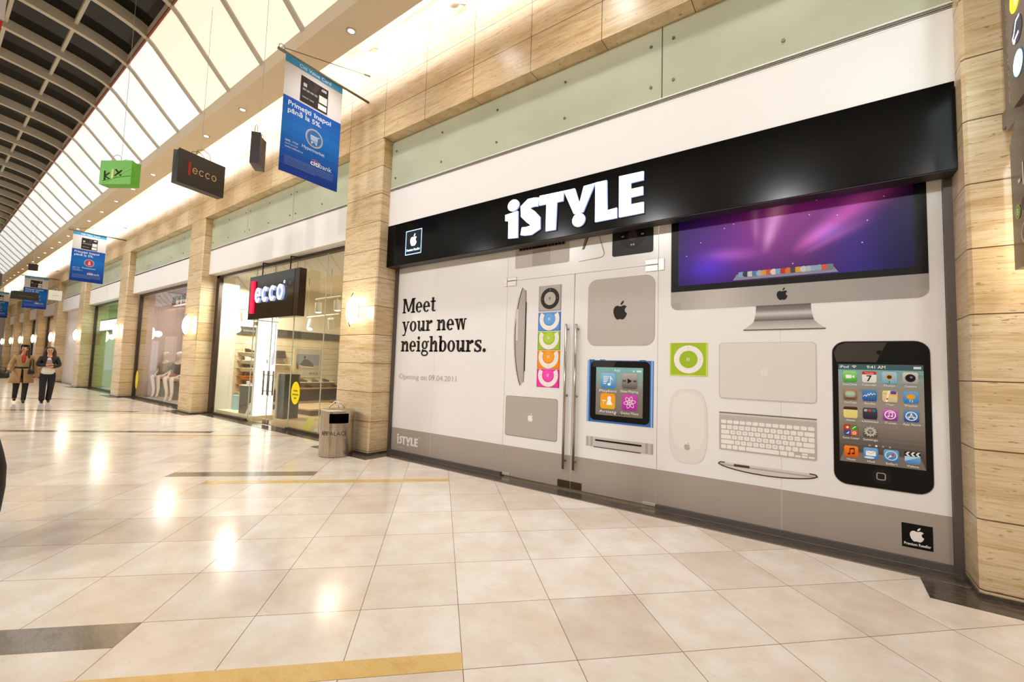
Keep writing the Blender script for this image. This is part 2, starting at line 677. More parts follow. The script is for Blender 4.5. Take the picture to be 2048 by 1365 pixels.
_t = 1
for k, (j0, ds, ys) in enumerate([(4, (-9, -3), (-9, 0)), (-2, (-6, -3), (-5, 0)), (-8, (-17, -8), (-9.9, -5)), (-14, (-22, -14), (-20, -11)), (-20, (-28, -21), (-26, -17))]):
    inlay(_t, ds[0], ds[1], j0, j0 + 0.38, INLAY); _t += 1
    inlay(_t, ys[0], ys[1], j0 + 0.78, j0 + 1.0, YELLOW); _t += 1

# ------------------------------------------------------------------ pillars (stone) of the shop side
PIERS = [(0.90, 1.92), (-7.20, -6.18), (-15.05, -14.05), (-22.22, -21.22), (-29.1, -28.1), (-35.35, -34.35),
         (-41.4, -40.4), (-47.0, -46.0), (-52.0, -51.0), (-57.5, -56.5)]


def two_tone(name, mb, parent=None):
    """stone block: faces along the corridor get TRAV_P, returns get TRAV_S"""
    o = obj(name, mb, TRAV_P, parent)
    o.data.materials.append(TRAV_S)
    for p in o.data.polygons:
        if abs(p.normal.x) > 0.7:
            p.material_index = 1
    return o


for i, (a, b) in enumerate(PIERS):
    mb = MB()
    c = 0.022
    prof = [(a, UP_Y + 0.5), (a, PIER_Y + c), (a + c, PIER_Y), (b - c, PIER_Y), (b, PIER_Y + c), (b, UP_Y + 0.5)]
    mb.prism([(x, y, 0) for x, y in prof], (0, 0, 5.486))
    o = two_tone('wall_pillar', mb)
    o['kind'] = 'structure'
    for p in o.data.polygons:
        p.material_index = 1 if abs(p.normal.x) > 0.7 else 0

TRAV_B = travertine('travertine_underside', 'x', 1.02, -6.18, 5.25)
_w = struct('wall_right', MB().box(XL, XR, PIER_Y, PIER_Y + 0.6, 5.486, 8.3), TRAV)
_w.data.materials.append(TRAV_B)
for _p in _w.data.polygons:
    _p.material_index = 1 if _p.normal.z < -0.5 else 0
struct('wall_right', MB().box(1.92, XR, PIER_Y + 0.02, PIER_Y + 0.6, 0, 5.486), TRAV_P)

# dark stone border along the fronts and round the pillar feet
mb = MB()
for (a, b), (a2, b2) in zip(PIERS, PIERS[1:]):
    mb.box(b2, a, 4.69, 5.06, -0.01, 0.004)
struct('baseboard_right', mb, DARK)
for i, (a, b) in enumerate(PIERS):
    struct('baseboard_pillar', MB().box(a - 0.30, b + 0.30, 4.30, 4.69, -0.01, 0.003).box(a - 0.012, b + 0.012, PIER_Y - 0.012, 4.98, 0.0, 0.03), DARK)
mb = MB()
struct('trim_20', MB().box(-6.15, 0.88, 4.69, 4.697, 0.004, 0.0055).box(-6.15, 0.88, 4.93, 4.937, 0.004, 0.0055), mat('brass_line', '#b8b0a4', 0.3, 0.8))

# ------------------------------------------------------------------ upper zone of each bay: frosted glass, air slot, white fascia
FROST = mat('frosted_glass', '#b9bea4', 0.2, spec=0.5)
nt = FROST.node_tree
_n = noise(nt, vec_pos(nt, scale=(1, 1, 2)), 0.8, 2, 0.5)
nt.links.new(ramp(nt, _n, [(0.3, '#b2b89e'), (0.7, '#c2c6ad')]), nt.nodes['Principled BSDF'].inputs['Base Color'])
BOLT = mat('bolt_steel', '#8e8c80', 0.35, 0.9)
bay_names = ['above the long black sign', 'above the shop with the red-barred sign', 'above the shop with seated mannequins',
             'above the green-lit shop', 'above the white closed front', 'above the shop with the red sign', 'seventh bay from the right',
             'eighth bay from the right', 'ninth bay from the right']
Z0F, Z1F = 4.63, 5.486
fascia_n = 30
for i in range(len(PIERS) - 1):
    x1, x0 = PIERS[i][0], PIERS[i + 1][1]
    w = x1 - x0
    if i == 0:
        seams = [x0, at_y(1324, 150, UP_Y).x, x1]
        seams = [x0, seams[1] - 2.62, seams[1], x1] if False else [x0, seams[1], x1]
    elif i == 1:
        seams = [x0, at_y(496, 440, UP_Y).x, x0 + 2 * (at_y(496, 440, UP_Y).x - x0), x1]
    elif i == 2:
        s = at_y(302, 497, UP_Y).x
        seams = [x0, s, x1] if x0 + .5 < s < x1 - .5 else [x0, (x0 + x1) / 2, x1]
    else:
        seams = [x0, x1]
    order = ['left', 'middle', 'right'] if len(seams) == 4 else ['left', 'right']
    for k in range(len(seams) - 1):
        a, b = seams[k] + 0.006, seams[k + 1] - 0.006
        t = thing('frosted_glass_panel', 'pale green frosted glass panel ' + bay_names[i] + (', the ' + order[k] + ' one' if len(seams) > 2 else ''), 'glass panel',
                  ((a + b) / 2, UP_Y, Z0F))
        obj('pane', MB().box(a, b, UP_Y, UP_Y + 0.015, Z0F, Z1F - 0.004), FROST, t)
        if i < 4:
            xs = [a + 0.12, b - 0.12]
            nmid = max(0, int(round((b - a) / 1.25)) - 1)
            xs += [a + 0.12 + (b - a - 0.24) * (q + 1) / (nmid + 1) for q in range(nmid)]
            for x in xs:
                for z in (Z0F + 0.17, Z1F - 0.20):
                    obj('bolt', MB().tube([(x, UP_Y - 0.012, z), (x, UP_Y, z)], 0.017, 12), BOLT, t, smooth=False)
    # slot diffuser
    t = thing('air_vent', 'long thin slotted air vent ' + bay_names[i], 'vent', ((x0 + x1) / 2, UP_Y, 4.56))
    obj('slot', MB().box(x0, x1, UP_Y + 0.03, UP_Y + 0.05, 4.565, 4.63), mat('slot_black', '#1c1814', 0.7), t)
    obj('frame', MB().box(x0, x1, UP_Y - 0.004, UP_Y + 0.03, 4.618, 4.63).box(x0, x1, UP_Y - 0.002, UP_Y + 0.03, 4.556, 4.570), WHITE, t)
    if i < 2:
        for z in (4.582, 4.600):
            obj('slat', MB().box(x0, x1, UP_Y + 0.004, UP_Y + 0.03, z, z + 0.006), mat('slat_grey', '#b8b0a4', 0.5, 0.2), t)
    # white fascia box
    struct('trim_%d' % fascia_n, MB().box(x0, x1, UP_Y, GLASS_Y + 0.25, 3.90, 4.556), WHITE); fascia_n += 1
    # backing above
    struct('wall_upper', MB().box(x0, x1, UP_Y + 0.05, UP_Y + 0.3, 4.556, 5.5), WHITE)

# ------------------------------------------------------------------ ceiling: soffit, fascia, vault with beams
VC = -1.0      # middle of the vault


VPTS = [(3.43, 7.02), (3.09, 7.37), (2.74, 7.75), (2.38, 8.11), (1.95, 8.26), (1.5, 8.35), (0.75, 8.46), (0.0, 8.53), (-1.0, 8.56)]
VPTS = VPTS + [(-2.0 - y, z) for y, z in VPTS[-2::-1]]


def vault(t, off=0.0):
    """t = 0 at the soffit of the shop side, 16 at the other soffit"""
    def pt(u):
        i = min(max(int(u), 0), len(VPTS) - 2)
        f = u - i
        p = [VPTS[max(0, min(len(VPTS) - 1, i + k))] for k in (-1, 0, 1, 2)]
        return tuple(0.5 * (2 * p[1][c] + (p[2][c] - p[0][c]) * f + (2 * p[0][c] - 5 * p[1][c] + 4 * p[2][c] - p[3][c]) * f * f + (3 * p[1][c] - p[0][c] - 3 * p[2][c] + p[3][c]) * f ** 3) for c in (0, 1))
    a = pt(t)
    b0, b1 = pt(max(0, t - 0.05)), pt(min(len(VPTS) - 1.001, t + 0.05))
    ty, tz = b1[0] - b0[0], b1[1] - b0[1]
    L = math.hypot(ty, tz)
    return (a[0] - off * (-tz / L) * 1.0, a[1] + off * (-ty / L))


def t_at(y):
    for q in range(0, 1601):
        if vault(q / 100.0)[0] <= y:
            return q / 100.0
    return 16.0


for s in (1, -1):
    ys = lambda y: y if s == 1 else 2 * VC - y
    mb = MB()
    y0, y1 = sorted((ys(3.43), ys(3.96)))
    mb.box(XL, XR, y0, y1, SOFFIT_Z, SOFFIT_Z + 0.05)
    a, b = sorted((ys(3.43), ys(3.50))); mb.box(XL, XR, a, b, SOFFIT_Z + 0.05, 7.16)
    a, b = sorted((ys(3.92), ys(3.96))); mb.box(XL, XR, a, b, SOFFIT_Z + 0.05, SOFFIT_Z + 0.14)
    a, b = sorted((ys(3.43), ys(4.6))); mb.box(XL, XR, a, b, 8.2, 8.3)
    struct('ceiling', mb, PLASTER)
    # white panels between soffit and glass roof, uplighting put in as glow
    tA, tB = t_at(3.43), t_at(2.38)
    n = 10
    mb = MB(); mc = MB()
    for q in range(n):
        u0, u1 = tA + (tB - tA) * q / n, tA + (tB - tA) * (q + 1) / n
        (ya, za), (yb, zb) = vault(u0, 0.035), vault(u1, 0.035)
        ya, yb = ys(ya), ys(yb)
        mb.quad((-11.29, ya, za), (XR, ya, za), (XR, yb, zb), (-11.29, yb, zb))
        mc.quad((XL, ya, za), (-11.29, ya, za), (-11.29, yb, zb), (XL, yb, zb))
    struct('ceiling_panel', mb, PANEL, recalc=False)
    struct('ceiling_panel', mc, PANEL_COOL, recalc=False)
    (ya, za), (yb, zb) = vault(tB, 0.0), vault(tB, 0.24)
    ya, yb = ys(ya), ys(yb)
    struct('trim_%d' % (60 + s), MB().box(XL, XR, min(ya, ya + 0.03 * s), max(ya, ya + 0.03 * s), za - 0.005, za + 0.05), REDLINE)
    struct('trim_%d' % (64 + s), MB().box(XL, XR, min(ya, ya + 0.03 * s), max(ya, ya + 0.03 * s), za + 0.05, zb), RIB)
# dark glazing
tB = t_at(2.38)
mb = MB()
n = 24
for q in range(n):
    u0, u1 = tB + (16.0 - 2 * tB) * q / n, tB + (16.0 - 2 * tB) * (q + 1) / n
    (ya, za), (yb, zb) = vault(u0, 0.22), vault(u1, 0.22)
    mb.quad((XL, ya, za), (XR, ya, za), (XR, yb, zb), (XL, yb, zb))
struct('window_roof', mb, ROOFGLASS, recalc=False)
# purlins
PUR_Y = [1.52, 0.67, -0.17, -1.0, -1.83, -2.67, -3.52]
mb = MB()
for y in PUR_Y:
    t = t_at(y)
    (ya, za), (yb, zb) = vault(t, 0.13), vault(t, 0.22)
    mb.box(XL, XR, ya - 0.028, ya + 0.028, za, zb + 0.02)
struct('ceiling_purlin', mb, RIB)
# arched beams
RIB_X = [-9.85 - 1.44 * k for k in range(-9, 37)]
n = 48
ribme = None
for x in RIB_X:
    if x > XR or x < XL:
        continue
    if ribme is None:
        mb = MB()
        vs_, fs_ = [], []
        w = 0.055
        t0 = 0.0
        for q in range(n + 1):
            t = t0 + (16.0 - 2 * t0) * q / n
            (ya, za), (yb, zb) = vault(t, 0.0), vault(t, 0.24)
            vs_ += [(-w, ya, za), (w, ya, za), (w * 0.8, yb, zb), (-w * 0.8, yb, zb)]
        for q in range(n):
            o = q * 4
            for k in range(4):
                k2 = (k + 1) % 4
                fs_.append((o + k, o + k2, o + 4 + k2, o + 4 + k))
        mb.add(vs_, fs_)
        rb = struct('ceiling_beam', mb, RIB)
        ribme = rb.data
        rb.location.x = x
    else:
        rb = bpy.data.objects.new('ceiling_beam', ribme)
        COL.objects.link(rb); rb.location.x = x; rb['kind'] = 'structure'

# ------------------------------------------------------------------ far end, near end and the opposite side of the mall
struct('wall_far', MB().box(XL - 0.3, XL, -9, 6, 0, 9), mat('far_wall', '#dcd8d0', 0.6))
struct('wall_near', MB().box(XR, XR + 0.3, -9, 6, 0, 9), mat('near_wall', '#d8c7a6', 0.6))
struct('wall_opposite', MB().box(XL, XR, -7.2, -6.56, 3.9, 8.3), TRAV)
lit_win = mat('opposite_shop_light', '#c8bca8', 0.6, emit='#ffe9c8', es=0.55)
mb = MB(); mw = MB()
x = 7.0
while x > XL:
    mb.box(x - 1.0, x, -7.2, -6.56, 0, 3.9)
    mw.box(x - 7.8, x - 1.0, -7.2, -7.1, 0.0, 3.9)
    x -= 7.8
struct('wall_opposite_pillars', mb, TRAV_P)
struct('window_opposite', mw, lit_win)

# ------------------------------------------------------------------ downlights
LENS = mat('downlight_lens', '#fff6e6', 0.4, emit='#fff0d8', es=9.0)
k = 0
for x in DOWN_X:
    if x < -52:
        continue
    t = thing('downlight', 'small round recessed light glowing in the beige soffit above the shopfronts', 'ceiling light', (x, 3.72, SOFFIT_Z), 'recessed lights of the soffit')
    obj('rim', MB().lathe([(0.055, 0.0), (0.078, 0.0), (0.078, -0.008), (0.05, -0.008), (0.05, 0.0)], (x, 3.72, SOFFIT_Z), 20), STEEL, t, smooth=True)
    obj('lens', MB().lathe([(0.0, -0.003), (0.05, -0.003)], (x, 3.72, SOFFIT_Z), 20), LENS, t)
    k += 1
# ------------------------------------------------------------------ the covered shopfront with the long black sign
X0, X1 = -6.18, 0.90
fm = MB()
fm.box(X0, X0 + 0.055, 4.95, 5.05, 0, 3.3)
fm.box(X1 - 0.055, X1, 4.95, 5.05, 0, 3.3)
xdl, xdr = at_y(1004, 950, GLASS_Y).x, at_y(1313, 1010, GLASS_Y).x
fm.box(X0, xdl, 4.945, 5.05, 0, 0.055)
fm.box(xdr, X1, 4.945, 5.05, 0, 0.055)
struct('window_1', fm, FRAME)
PY = GLASS_Y - 0.012


def facade(Y):
    return lambda u, w, l: (u, Y - l, w)


def F(px, py, Y=PY - 0.006):
    p = at_y(px, py, Y)
    return (p.x, p.z)


PAPER = mat('window_film', '#e9e7e6', 0.22, spec=0.4)
BANDC = '#a89c92'
ZB = 0.435       # top of the grey band
ZTOP = 3.35
xc = at_y(1147.5, 700, GLASS_Y).x
ztr = at_y(1150, 549, GLASS_Y).z      # top edge of the doors
GAP = 0.006


def pane(name, label, cat, x0, x1, z0, z1, band=True):
    t = thing(name, label, cat, ((x0 + x1) / 2, PY, z0))
    obj('film', MB().box(x0 + GAP / 2, x1 - GAP / 2, PY, PY + 0.012, z0, z1), PAPER, t)
    if band:
        f = Flat(facade(PY), 0.0008)
        f.rect(x0 + GAP / 2, z0, x1 - GAP / 2, ZB, BANDC)
        f.build('grey_band', t)
    return t


seamL = at_y(870, 700, GLASS_Y).x
paneL = pane('window_pane', 'white covered window pane with the black words Meet your new neighbours', 'window pane', X0 + 0.055, xdl, 0.055, ZTOP)
paneR = pane('window_pane', 'white covered window pane printed with a large monitor, keyboard and phone', 'window pane', xdr, X1 - 0.055, 0.055, ZTOP)
doorL = pane('glass_door', 'left leaf of the white covered glass door, printed with a silver laptop lid', 'door', xdl, xc - 0.004, 0.022, ztr)
doorR = pane('glass_door', 'right leaf of the white covered glass door, printed with a square silver box', 'door', xc + 0.004, xdr, 0.022, ztr)
paneT = pane('window_pane', 'white covered pane over the double door, just under the black sign', 'window pane', xdl, xdr, ztr + 0.006, ZTOP, band=False)
# seams between sheets of film
for p, px in ((paneL, 870), (paneR, 1561)):
    x = at_y(px, 700, GLASS_Y).x
    f = Flat(facade(PY), 0.0016); f.rect(x - 0.002, 0.055, x + 0.002, ZTOP, '#cfc8c2'); f.build('seam', p)


class P(Flat):
    def __init__(s, lift=0.003):
        super().__init__(facade(PY), lift)


# ---- slab serif headline, drawn glyph by glyph (x height 1, stems 0.27)
def slab(ch):
    S, T, H = 0.27, 0.13, 1.42
    q = []
    R = lambda a, b, c, d: q.append([(a, b), (c, b), (c, d), (a, d)])

    def O(cx, cz, rx, rz, ix, iz, a0=0, a1=360, n=26):
        a0, a1 = math.radians(a0), math.radians(a1)
        for k in range(n):
            t, u = a0 + (a1 - a0) * k / n, a0 + (a1 - a0) * (k + 1) / n
            q.append([(cx + ix * math.cos(t), cz + iz * math.sin(t)), (cx + rx * math.cos(t), cz + rz * math.sin(t)),
                      (cx + rx * math.cos(u), cz + rz * math.sin(u)), (cx + ix * math.cos(u), cz + iz * math.sin(u))])
    if ch == 'M':
        R(0.08, 0, 0.30, H); R(1.22, 0, 1.50, H)
        R(-0.02, 0, 0.42, T); R(1.08, 0, 1.62, T); R(-0.02, H - T, 0.36, H); R(1.22, H - T, 1.62, H)
        q.append([(0.10, H), (0.42, H), (0.86, 0.12), (0.68, 0.12)])
        q.append([(1.44, H), (1.16, H), (0.68, 0.12), (0.86, 0.12)])
        return q, 1.60
    if ch == 'e':
        O(0.42, 0.5, 0.42, 0.52, 0.15, 0.40, 0, 318)
        R(0.12, 0.44, 0.84, 0.57)
        return q, 0.86
    if ch == 'o':
        O(0.44, 0.5, 0.44, 0.52, 0.17, 0.40)
        return q, 0.90
    if ch == 't':
        R(0.14, 0.2, 0.41, 1.32); R(-0.02, 0.87, 0.58, 1.0)
        O(0.41, 0.2, 0.27, 0.21, 0.0, 0.09, 180, 270); q.append([(0.40, -0.01), (0.60, 0.02), (0.60, 0.15), (0.40, 0.11)])
        return q, 0.60
    if ch == 'y':
        q.append([(0.06, 1), (0.34, 1), (0.60, 0.02), (0.40, -0.02)])
        q.append([(0.84, 1), (0.72, 1), (0.28, -0.36), (0.44, -0.36)])
        R(-0.03, 0.88, 0.42, 1); R(0.62, 0.88, 0.96, 1)
        O(0.22, -0.26, 0.20, 0.15, 0.0, 0.04, 200, 340); q.append([(0.02, -0.30), (0.14, -0.42), (0.40, -0.41), (0.42, -0.28)])
        return q, 0.94
    if ch in 'nh':
        top = 1.0 if ch == 'n' else H
        R(0.10, 0, 0.10 + S, top); R(-0.02, 0, 0.46, T); R(-0.03, top - T, 0.30, top)
        R(0.66, 0, 0.66 + S, 0.66); R(0.56, 0, 1.03, T)
        O(0.63, 0.66, 0.30, 0.36, 0.03, 0.20, 0, 180, 16)
        return q, 1.04
    if ch == 'r':
        R(0.10, 0, 0.10 + S, 1); R(-0.02, 0, 0.52, T); R(-0.03, 1 - T, 0.30, 1)
        O(0.62, 0.66, 0.28, 0.36, 0.04, 0.18, 55, 180, 10)
        q.append(ell_pts(0.68, 0.86, 0.13, 0.13, 14))
        return q, 0.80
    if ch == 'u':
        R(0.09, 0.36, 0.09 + S, 1); R(-0.03, 0.88, 0.34, 1)
        R(0.64, 0, 0.64 + S, 1); R(0.54, 0.88, 0.90, 1); R(0.66, 0, 1.02, T)
        O(0.40, 0.36, 0.31, 0.38, 0.05, 0.22, 180, 360, 16)
        return q, 1.02
    if ch == 'w':
        for a in (0.0, 0.50):
            q.append([(0.06 + a, 1), (0.33 + a, 1), (0.52 + a, 0), (0.36 + a, 0)])
            q.append([(0.64 + a, 1), (0.52 + a, 1), (0.36 + a, 0), (0.52 + a, 0)])
        R(-0.03, 0.88, 0.40, 1); R(0.48, 0.88, 0.88, 1); R(1.0, 0.88, 1.28, 1)
        return q, 1.26
    if ch == 'i':
        R(0.12, 0, 0.12 + S, 1); R(-0.01, 0, 0.52, T); R(-0.02, 1 - T, 0.30, 1)
        q.append(ell_pts(0.25, 1.27, 0.16, 0.16, 16))
        return q, 0.54
    if ch == 'b':
        R(0.09, 0, 0.09 + S, H); R(-0.03, H - T, 0.30, H)
        O(0.50, 0.5, 0.43, 0.52, 0.16, 0.38)
        return q, 0.95
    if ch == 'g':
        O(0.42, 0.62, 0.38, 0.40, 0.14, 0.28)
        O(0.44, -0.14, 0.44, 0.28, 0.26, 0.15)
        q.append([(0.12, 0.22), (0.30, 0.24), (0.24, 0.08), (0.10, 0.04)])
        R(0.12, 0.02, 0.62, 0.14)
        q.append([(0.66, 0.84), (0.72, 0.98), (0.94, 1.0), (0.94, 0.86)])
        return q, 0.94
    if ch == 's':
        pts = [(0.70, 0.76), (0.60, 0.93), (0.38, 0.95), (0.18, 0.86), (0.17, 0.70), (0.32, 0.58), (0.52, 0.47), (0.66, 0.32), (0.62, 0.12), (0.40, 0.04), (0.20, 0.08), (0.06, 0.26)]
        q += stroke_quads(pts, [0.10, 0.14, 0.15, 0.19, 0.24, 0.27, 0.27, 0.25, 0.19, 0.15, 0.14, 0.10])
        R(0.62, 0.70, 0.73, 0.99); R(0.02, 0.01, 0.13, 0.32)
        return q, 0.80
    if ch == '.':
        q.append(ell_pts(0.18, 0.14, 0.17, 0.17, 18))
        return q, 0.36
    return q, 0.42


def headline(s, x0, x1, z, xh):
    gl = []
    w = 0
    for ch in s:
        q, adv = slab(ch)
        gl.append((w, q)); w += adv + 0.06
    w -= 0.06
    k = (x1 - x0) / w
    return [[(x0 + (o + p[0]) * k, z + p[1] * xh) for p in poly] for o, q in gl for poly in q]


INK = '#26221f'
for txt, (bl, br), xh in (('Meet', ((805, 626.8), (870.5, 623.5)), 21.0), ('your new', ((803.6, 662.8), (932, 661)), 21.5), ('neighbours.', ((801.5, 703.8), (971.5, 704)), 22.5)):
    a, b = F(*bl), F(*br)
    z = (a[1] + b[1]) / 2
    h = abs(F((bl[0] + br[0]) / 2, bl[1])[1] - F((bl[0] + br[0]) / 2, bl[1] - xh)[1])
    f = P(); f.polys(headline(txt, a[0], b[0], z, h), INK); f.eps = 0
    f.build('lettering', paneL)
a, b = F(798, 758.2), F(912, 764)
f = P(); f.text('Opening on 09.04.2011', a[0], (a[1] + b[1]) / 2, abs(F(798, 748)[1] - F(798, 758.2)[1]), '#b5ada6', width=b[0] - a[0])
f.build('opening_date', paneL)


# ---- the shop logo: i S T Y L E in heavy capitals, the Y ends in a dot
def istyle_polys(x0, z0, w, h):
    q = []
    A = lambda pts: q.append(pts)
    A(ell_pts(0.052, 0.91, 0.042, 0.105, 22))
    A([(0.0, 0.76), (0.092, 0.76), (0.092, 0.1), (0.024, 0.1), (0.024, 0.62), (0.0, 0.62)])
    s_ = [(0.247, 0.74), (0.225, 0.755), (0.19, 0.75), (0.163, 0.705), (0.165, 0.62), (0.20, 0.53), (0.222, 0.43), (0.222, 0.32), (0.19, 0.225), (0.150, 0.20), (0.108, 0.225)]
    Q = stroke_quads([(x * w / h, z) for x, z in s_], [0.16, 0.17, 0.18, 0.19, 0.205, 0.22, 0.21, 0.20, 0.19, 0.18, 0.16])
    q.extend([[(p[0] * h / w, p[1]) for p in qq] for qq in Q])
    A([(0.25, 0.84), (0.43, 0.84), (0.43, 0.67), (0.377, 0.67), (0.377, 0.1), (0.302, 0.1), (0.302, 0.67), (0.25, 0.67)])
    A([(0.43, 0.84), (0.515, 0.84), (0.556, 0.56), (0.597, 0.84), (0.675, 0.84), (0.588, 0.32), (0.518, 0.32)])
    A(ell_pts(0.548, 0.15, 0.047, 0.118, 22))
    A([(0.672, 0.84), (0.752, 0.84), (0.752, 0.275), (0.83, 0.275), (0.83, 0.1), (0.672, 0.1)])
    A([(0.842, 0.84), (1.0, 0.84), (1.0, 0.675), (0.92, 0.675), (0.92, 0.56), (0.997, 0.56), (0.997, 0.41), (0.92, 0.41), (0.92, 0.27), (1.0, 0.27), (1.0, 0.1), (0.842, 0.1)])
    return [[(x0 + p[0] * w, z0 + p[1] * h) for p in poly] for poly in q]


a, b = F(792.5, 894), F(834.5, 898)
f = P(); h = 0.185
f.polys(istyle_polys(a[0], b[1] + 0.005, b[0] - a[0], h), '#ece7e2')
f.ring(b[0] + 0.03, b[1] + h - 0.01, 0.012, 0.012, 0.007, 0.007, '#ece7e2')
f.build('shop_logo', paneL)
f = P(); f.text('www.istyle.ro', a[0], b[1] - 0.038, 0.026, '#dcd6d0', width=0.2); f.build('web_address', paneL)

# ---- black sign box
t = thing('shop_sign', 'long glossy black fascia sign with glowing white letters over the covered shopfront', 'sign', (-2.64, 4.74, 3.22))
obj('box', MB().box(-6.172, 0.893, 4.74, 4.93, 3.222, 3.945), BLACK, t)
obj('underside_strip', MB().box(-6.172, 0.893, 4.75, 4.92, 3.214, 3.222), mat('sign_underside', '#2c2825', 0.5), t)
GLOW = mat('glowing_letters', '#ffffff', 0.4, emit='#eef4ff', es=2.2)
HALO = mat('letter_edge', '#dfe8ff', 0.4, emit='#7ea4f0', es=0.45)
SY = 4.738


def S(px, py):
    p = at_y(px, py, SY - 0.03)
    return (p.x, p.z)


def zb(u, v):
    return S(980 + u * 0.3369, 320 + v * 0.3369)


def letter(name, polys, parent, Y0, Y1, m, m2):
    mb = MB()
    for q in polys:
        mb.prism([(p[0], Y1, p[1]) for p in q], (0, Y0 - Y1, 0))
    o = obj(name, mb, m, parent)
    o.data.materials.append(m2)
    for p in o.data.polygons:
        p.material_index = 0 if p.normal.y < -0.9 else 1
    return o


LET = {
    'i': [[zb(90, 328), zb(165, 303), zb(163, 462), zb(107, 467), zb(109, 362), zb(90, 364)]],
    'T': [[zb(294, 214), zb(437, 184), zb(433, 243), zb(396, 251), zb(388, 414), zb(330, 424), zb(334, 262), zb(292, 271)]],
    'Y': [[zb(437, 184), zb(503, 169), zb(530, 258), zb(556, 156), zb(623, 137), zb(552, 309), zb(497, 321)]],
    'L': [[zb(625, 135), zb(693, 120), zb(695, 299), zb(753, 283), zb(753, 344), zb(623, 369)]],
    'E': [[zb(766, 98), zb(912, 66), zb(911, 118), zb(836, 136), zb(836, 173), zb(908, 157), zb(908, 206), zb(836, 222), zb(836, 264), zb(912, 249), zb(912, 313), zb(765, 341)]],
}
c, rx, rz = zb(138, 270), abs(zb(171, 270)[0] - zb(138, 270)[0]), abs(zb(138, 304)[1] - zb(138, 270)[1])
LET['i'].append(ell_pts(c[0], c[1], rx, rz, 30))
c, rx, rz = zb(525, 356), abs(zb(563, 356)[0] - zb(525, 356)[0]), abs(zb(525, 396)[1] - zb(525, 356)[1])
LET['Y'].append(ell_pts(c[0], c[1], rx, rz, 30))
sp = [zb(287, 249), zb(262, 250), zb(232, 258), zb(209, 284), zb(212, 314), zb(240, 337), zb(266, 362), zb(268, 396), zb(240, 418), zb(208, 424), zb(184, 424)]
sw = [0.115, 0.12, 0.13, 0.145, 0.165, 0.18, 0.165, 0.145, 0.125, 0.115, 0.105]
LET['S'] = stroke_quads(sp, sw)
for ch in 'iSTYLE':
    letter('letter', LET[ch], t, SY - 0.03, SY - 0.002, GLOW, HALO)
# lit reseller badge
a, b = S(808, 511), S(841, 459)
zA, zB_ = S(824.5, 507)[1], S(824.5, 460)[1]
f = Flat(facade(4.74), 0.002)
f.rect(a[0], zA, b[0], zB_, '#1c2733')
f.build('badge', t)
f = Flat(facade(4.74), 0.004)
f.stroke([(a[0], zA), (b[0], zA), (b[0], zB_), (a[0], zB_)], 0.012, '#9cc8f0', closed=True)
f.text('Premium Reseller', (a[0] + b[0]) / 2, zA + 0.055, 0.04, '#bfe0ff', width=(b[0] - a[0]) * 0.86, align='c', bold=0.02)
f.apple((a[0] + b[0]) / 2, (zA + zB_) / 2 + 0.04, (zB_ - zA) * 0.52, '#ffffff')
f.build('badge_emblem', t, MATS['lit_print'])
light('sign_glow', 'AREA', (-2.55, 4.62, 3.58), 14, (0.85, 0.92, 1.0), 2.0, 0.4, aim=(-2.55, 3.0, 3.0))
# ------------------------------------------------------------------ pictures printed on the window film
def box_of(tl, br, Y=None):
    a, b = F(*tl), F(*br)
    return a[0], b[1], b[0], a[1]      # x0, z0, x1, z1


def zB(u, v): return F(980 + u * 0.3369, 320 + v * 0.3369)
def zC(u, v): return F(980 + u * 0.2564, 700 + v * 0.2564)
def zD(u, v): return F(1320 + u * 0.29297, 330 + v * 0.29297)
def zE(u, v): return F(1320 + u * 0.23448, 660 + v * 0.23448)
def zF(u, v): return F(1640 + u * 0.3444, 660 + v * 0.3444)


def xs_zs(fn, l, r, t, b):
    """metric rectangle from four side midpoints in a crop"""
    return fn(*l)[0], fn(*b)[1], fn(*r)[0], fn(*t)[1]


SILV = '#b9b1aa'
# --- pane over the door: keyboard half of a laptop, line drawing of a stand, black player
x0, x1 = zB(150, 600)[0], zB(470, 560)[0]
zb0 = (zB(155, 648)[1] + zB(465, 606)[1]) / 2
f = P(); f.rr(x0, zb0, x1, ZTOP - 0.01, 0.03, '#bfb8b2'); pic = f.build('laptop_picture', paneT)
f = P(0.005)
kx0, kx1 = zB(172, 530)[0], zB(450, 490)[0]
kz = (zB(172, 548)[1] + zB(450, 500)[1]) / 2
f.rect(kx0, kz, kx1, ZTOP - 0.02, '#8f8882')
for r in range(6):
    zz = kz + 0.012 + r * 0.047
    n = 14
    for c in range(n):
        a = kx0 + 0.012 + (kx1 - kx0 - 0.024) * c / n
        b = kx0 + 0.012 + (kx1 - kx0 - 0.024) * (c + 0.88) / n
        if r == 0 and 4 <= c <= 8:
            if c == 4:
                f.rect(a, zz, kx0 + 0.012 + (kx1 - kx0 - 0.024) * 8.88 / n, zz + 0.040, '#171512'); f.lift -= f.eps
            continue
        if zz + 0.04 < ZTOP - 0.02:
            f.rect(a, zz, b, zz + 0.040, '#171512'); f.lift -= f.eps
f.build('keyboard', pic)
f = P(0.005); f.rr(zB(252, 560)[0], zb0 + 0.012, zB(358, 540)[0], kz - 0.012, 0.01, '#a9a29c'); f.build('trackpad', pic)
f = P()
f.poly([zB(572, 438), zB(596, 434), zB(560, 530), zB(545, 534)], '#857d76')
f.poly([zB(590, 436), zB(596, 434), zB(560, 530), zB(555, 532)], '#4a433d')
pts = [zB(640, 425), zB(676, 545)]
cx, cz = zB(655, 555)
end = zB(527, 604)
pts += [(pts[1][0] + 0.004, pts[1][1] - 0.03), (pts[1][0] - 0.012, pts[1][1] - 0.055), (pts[1][0] - 0.04, pts[1][1] - 0.068), (end[0], end[1])]
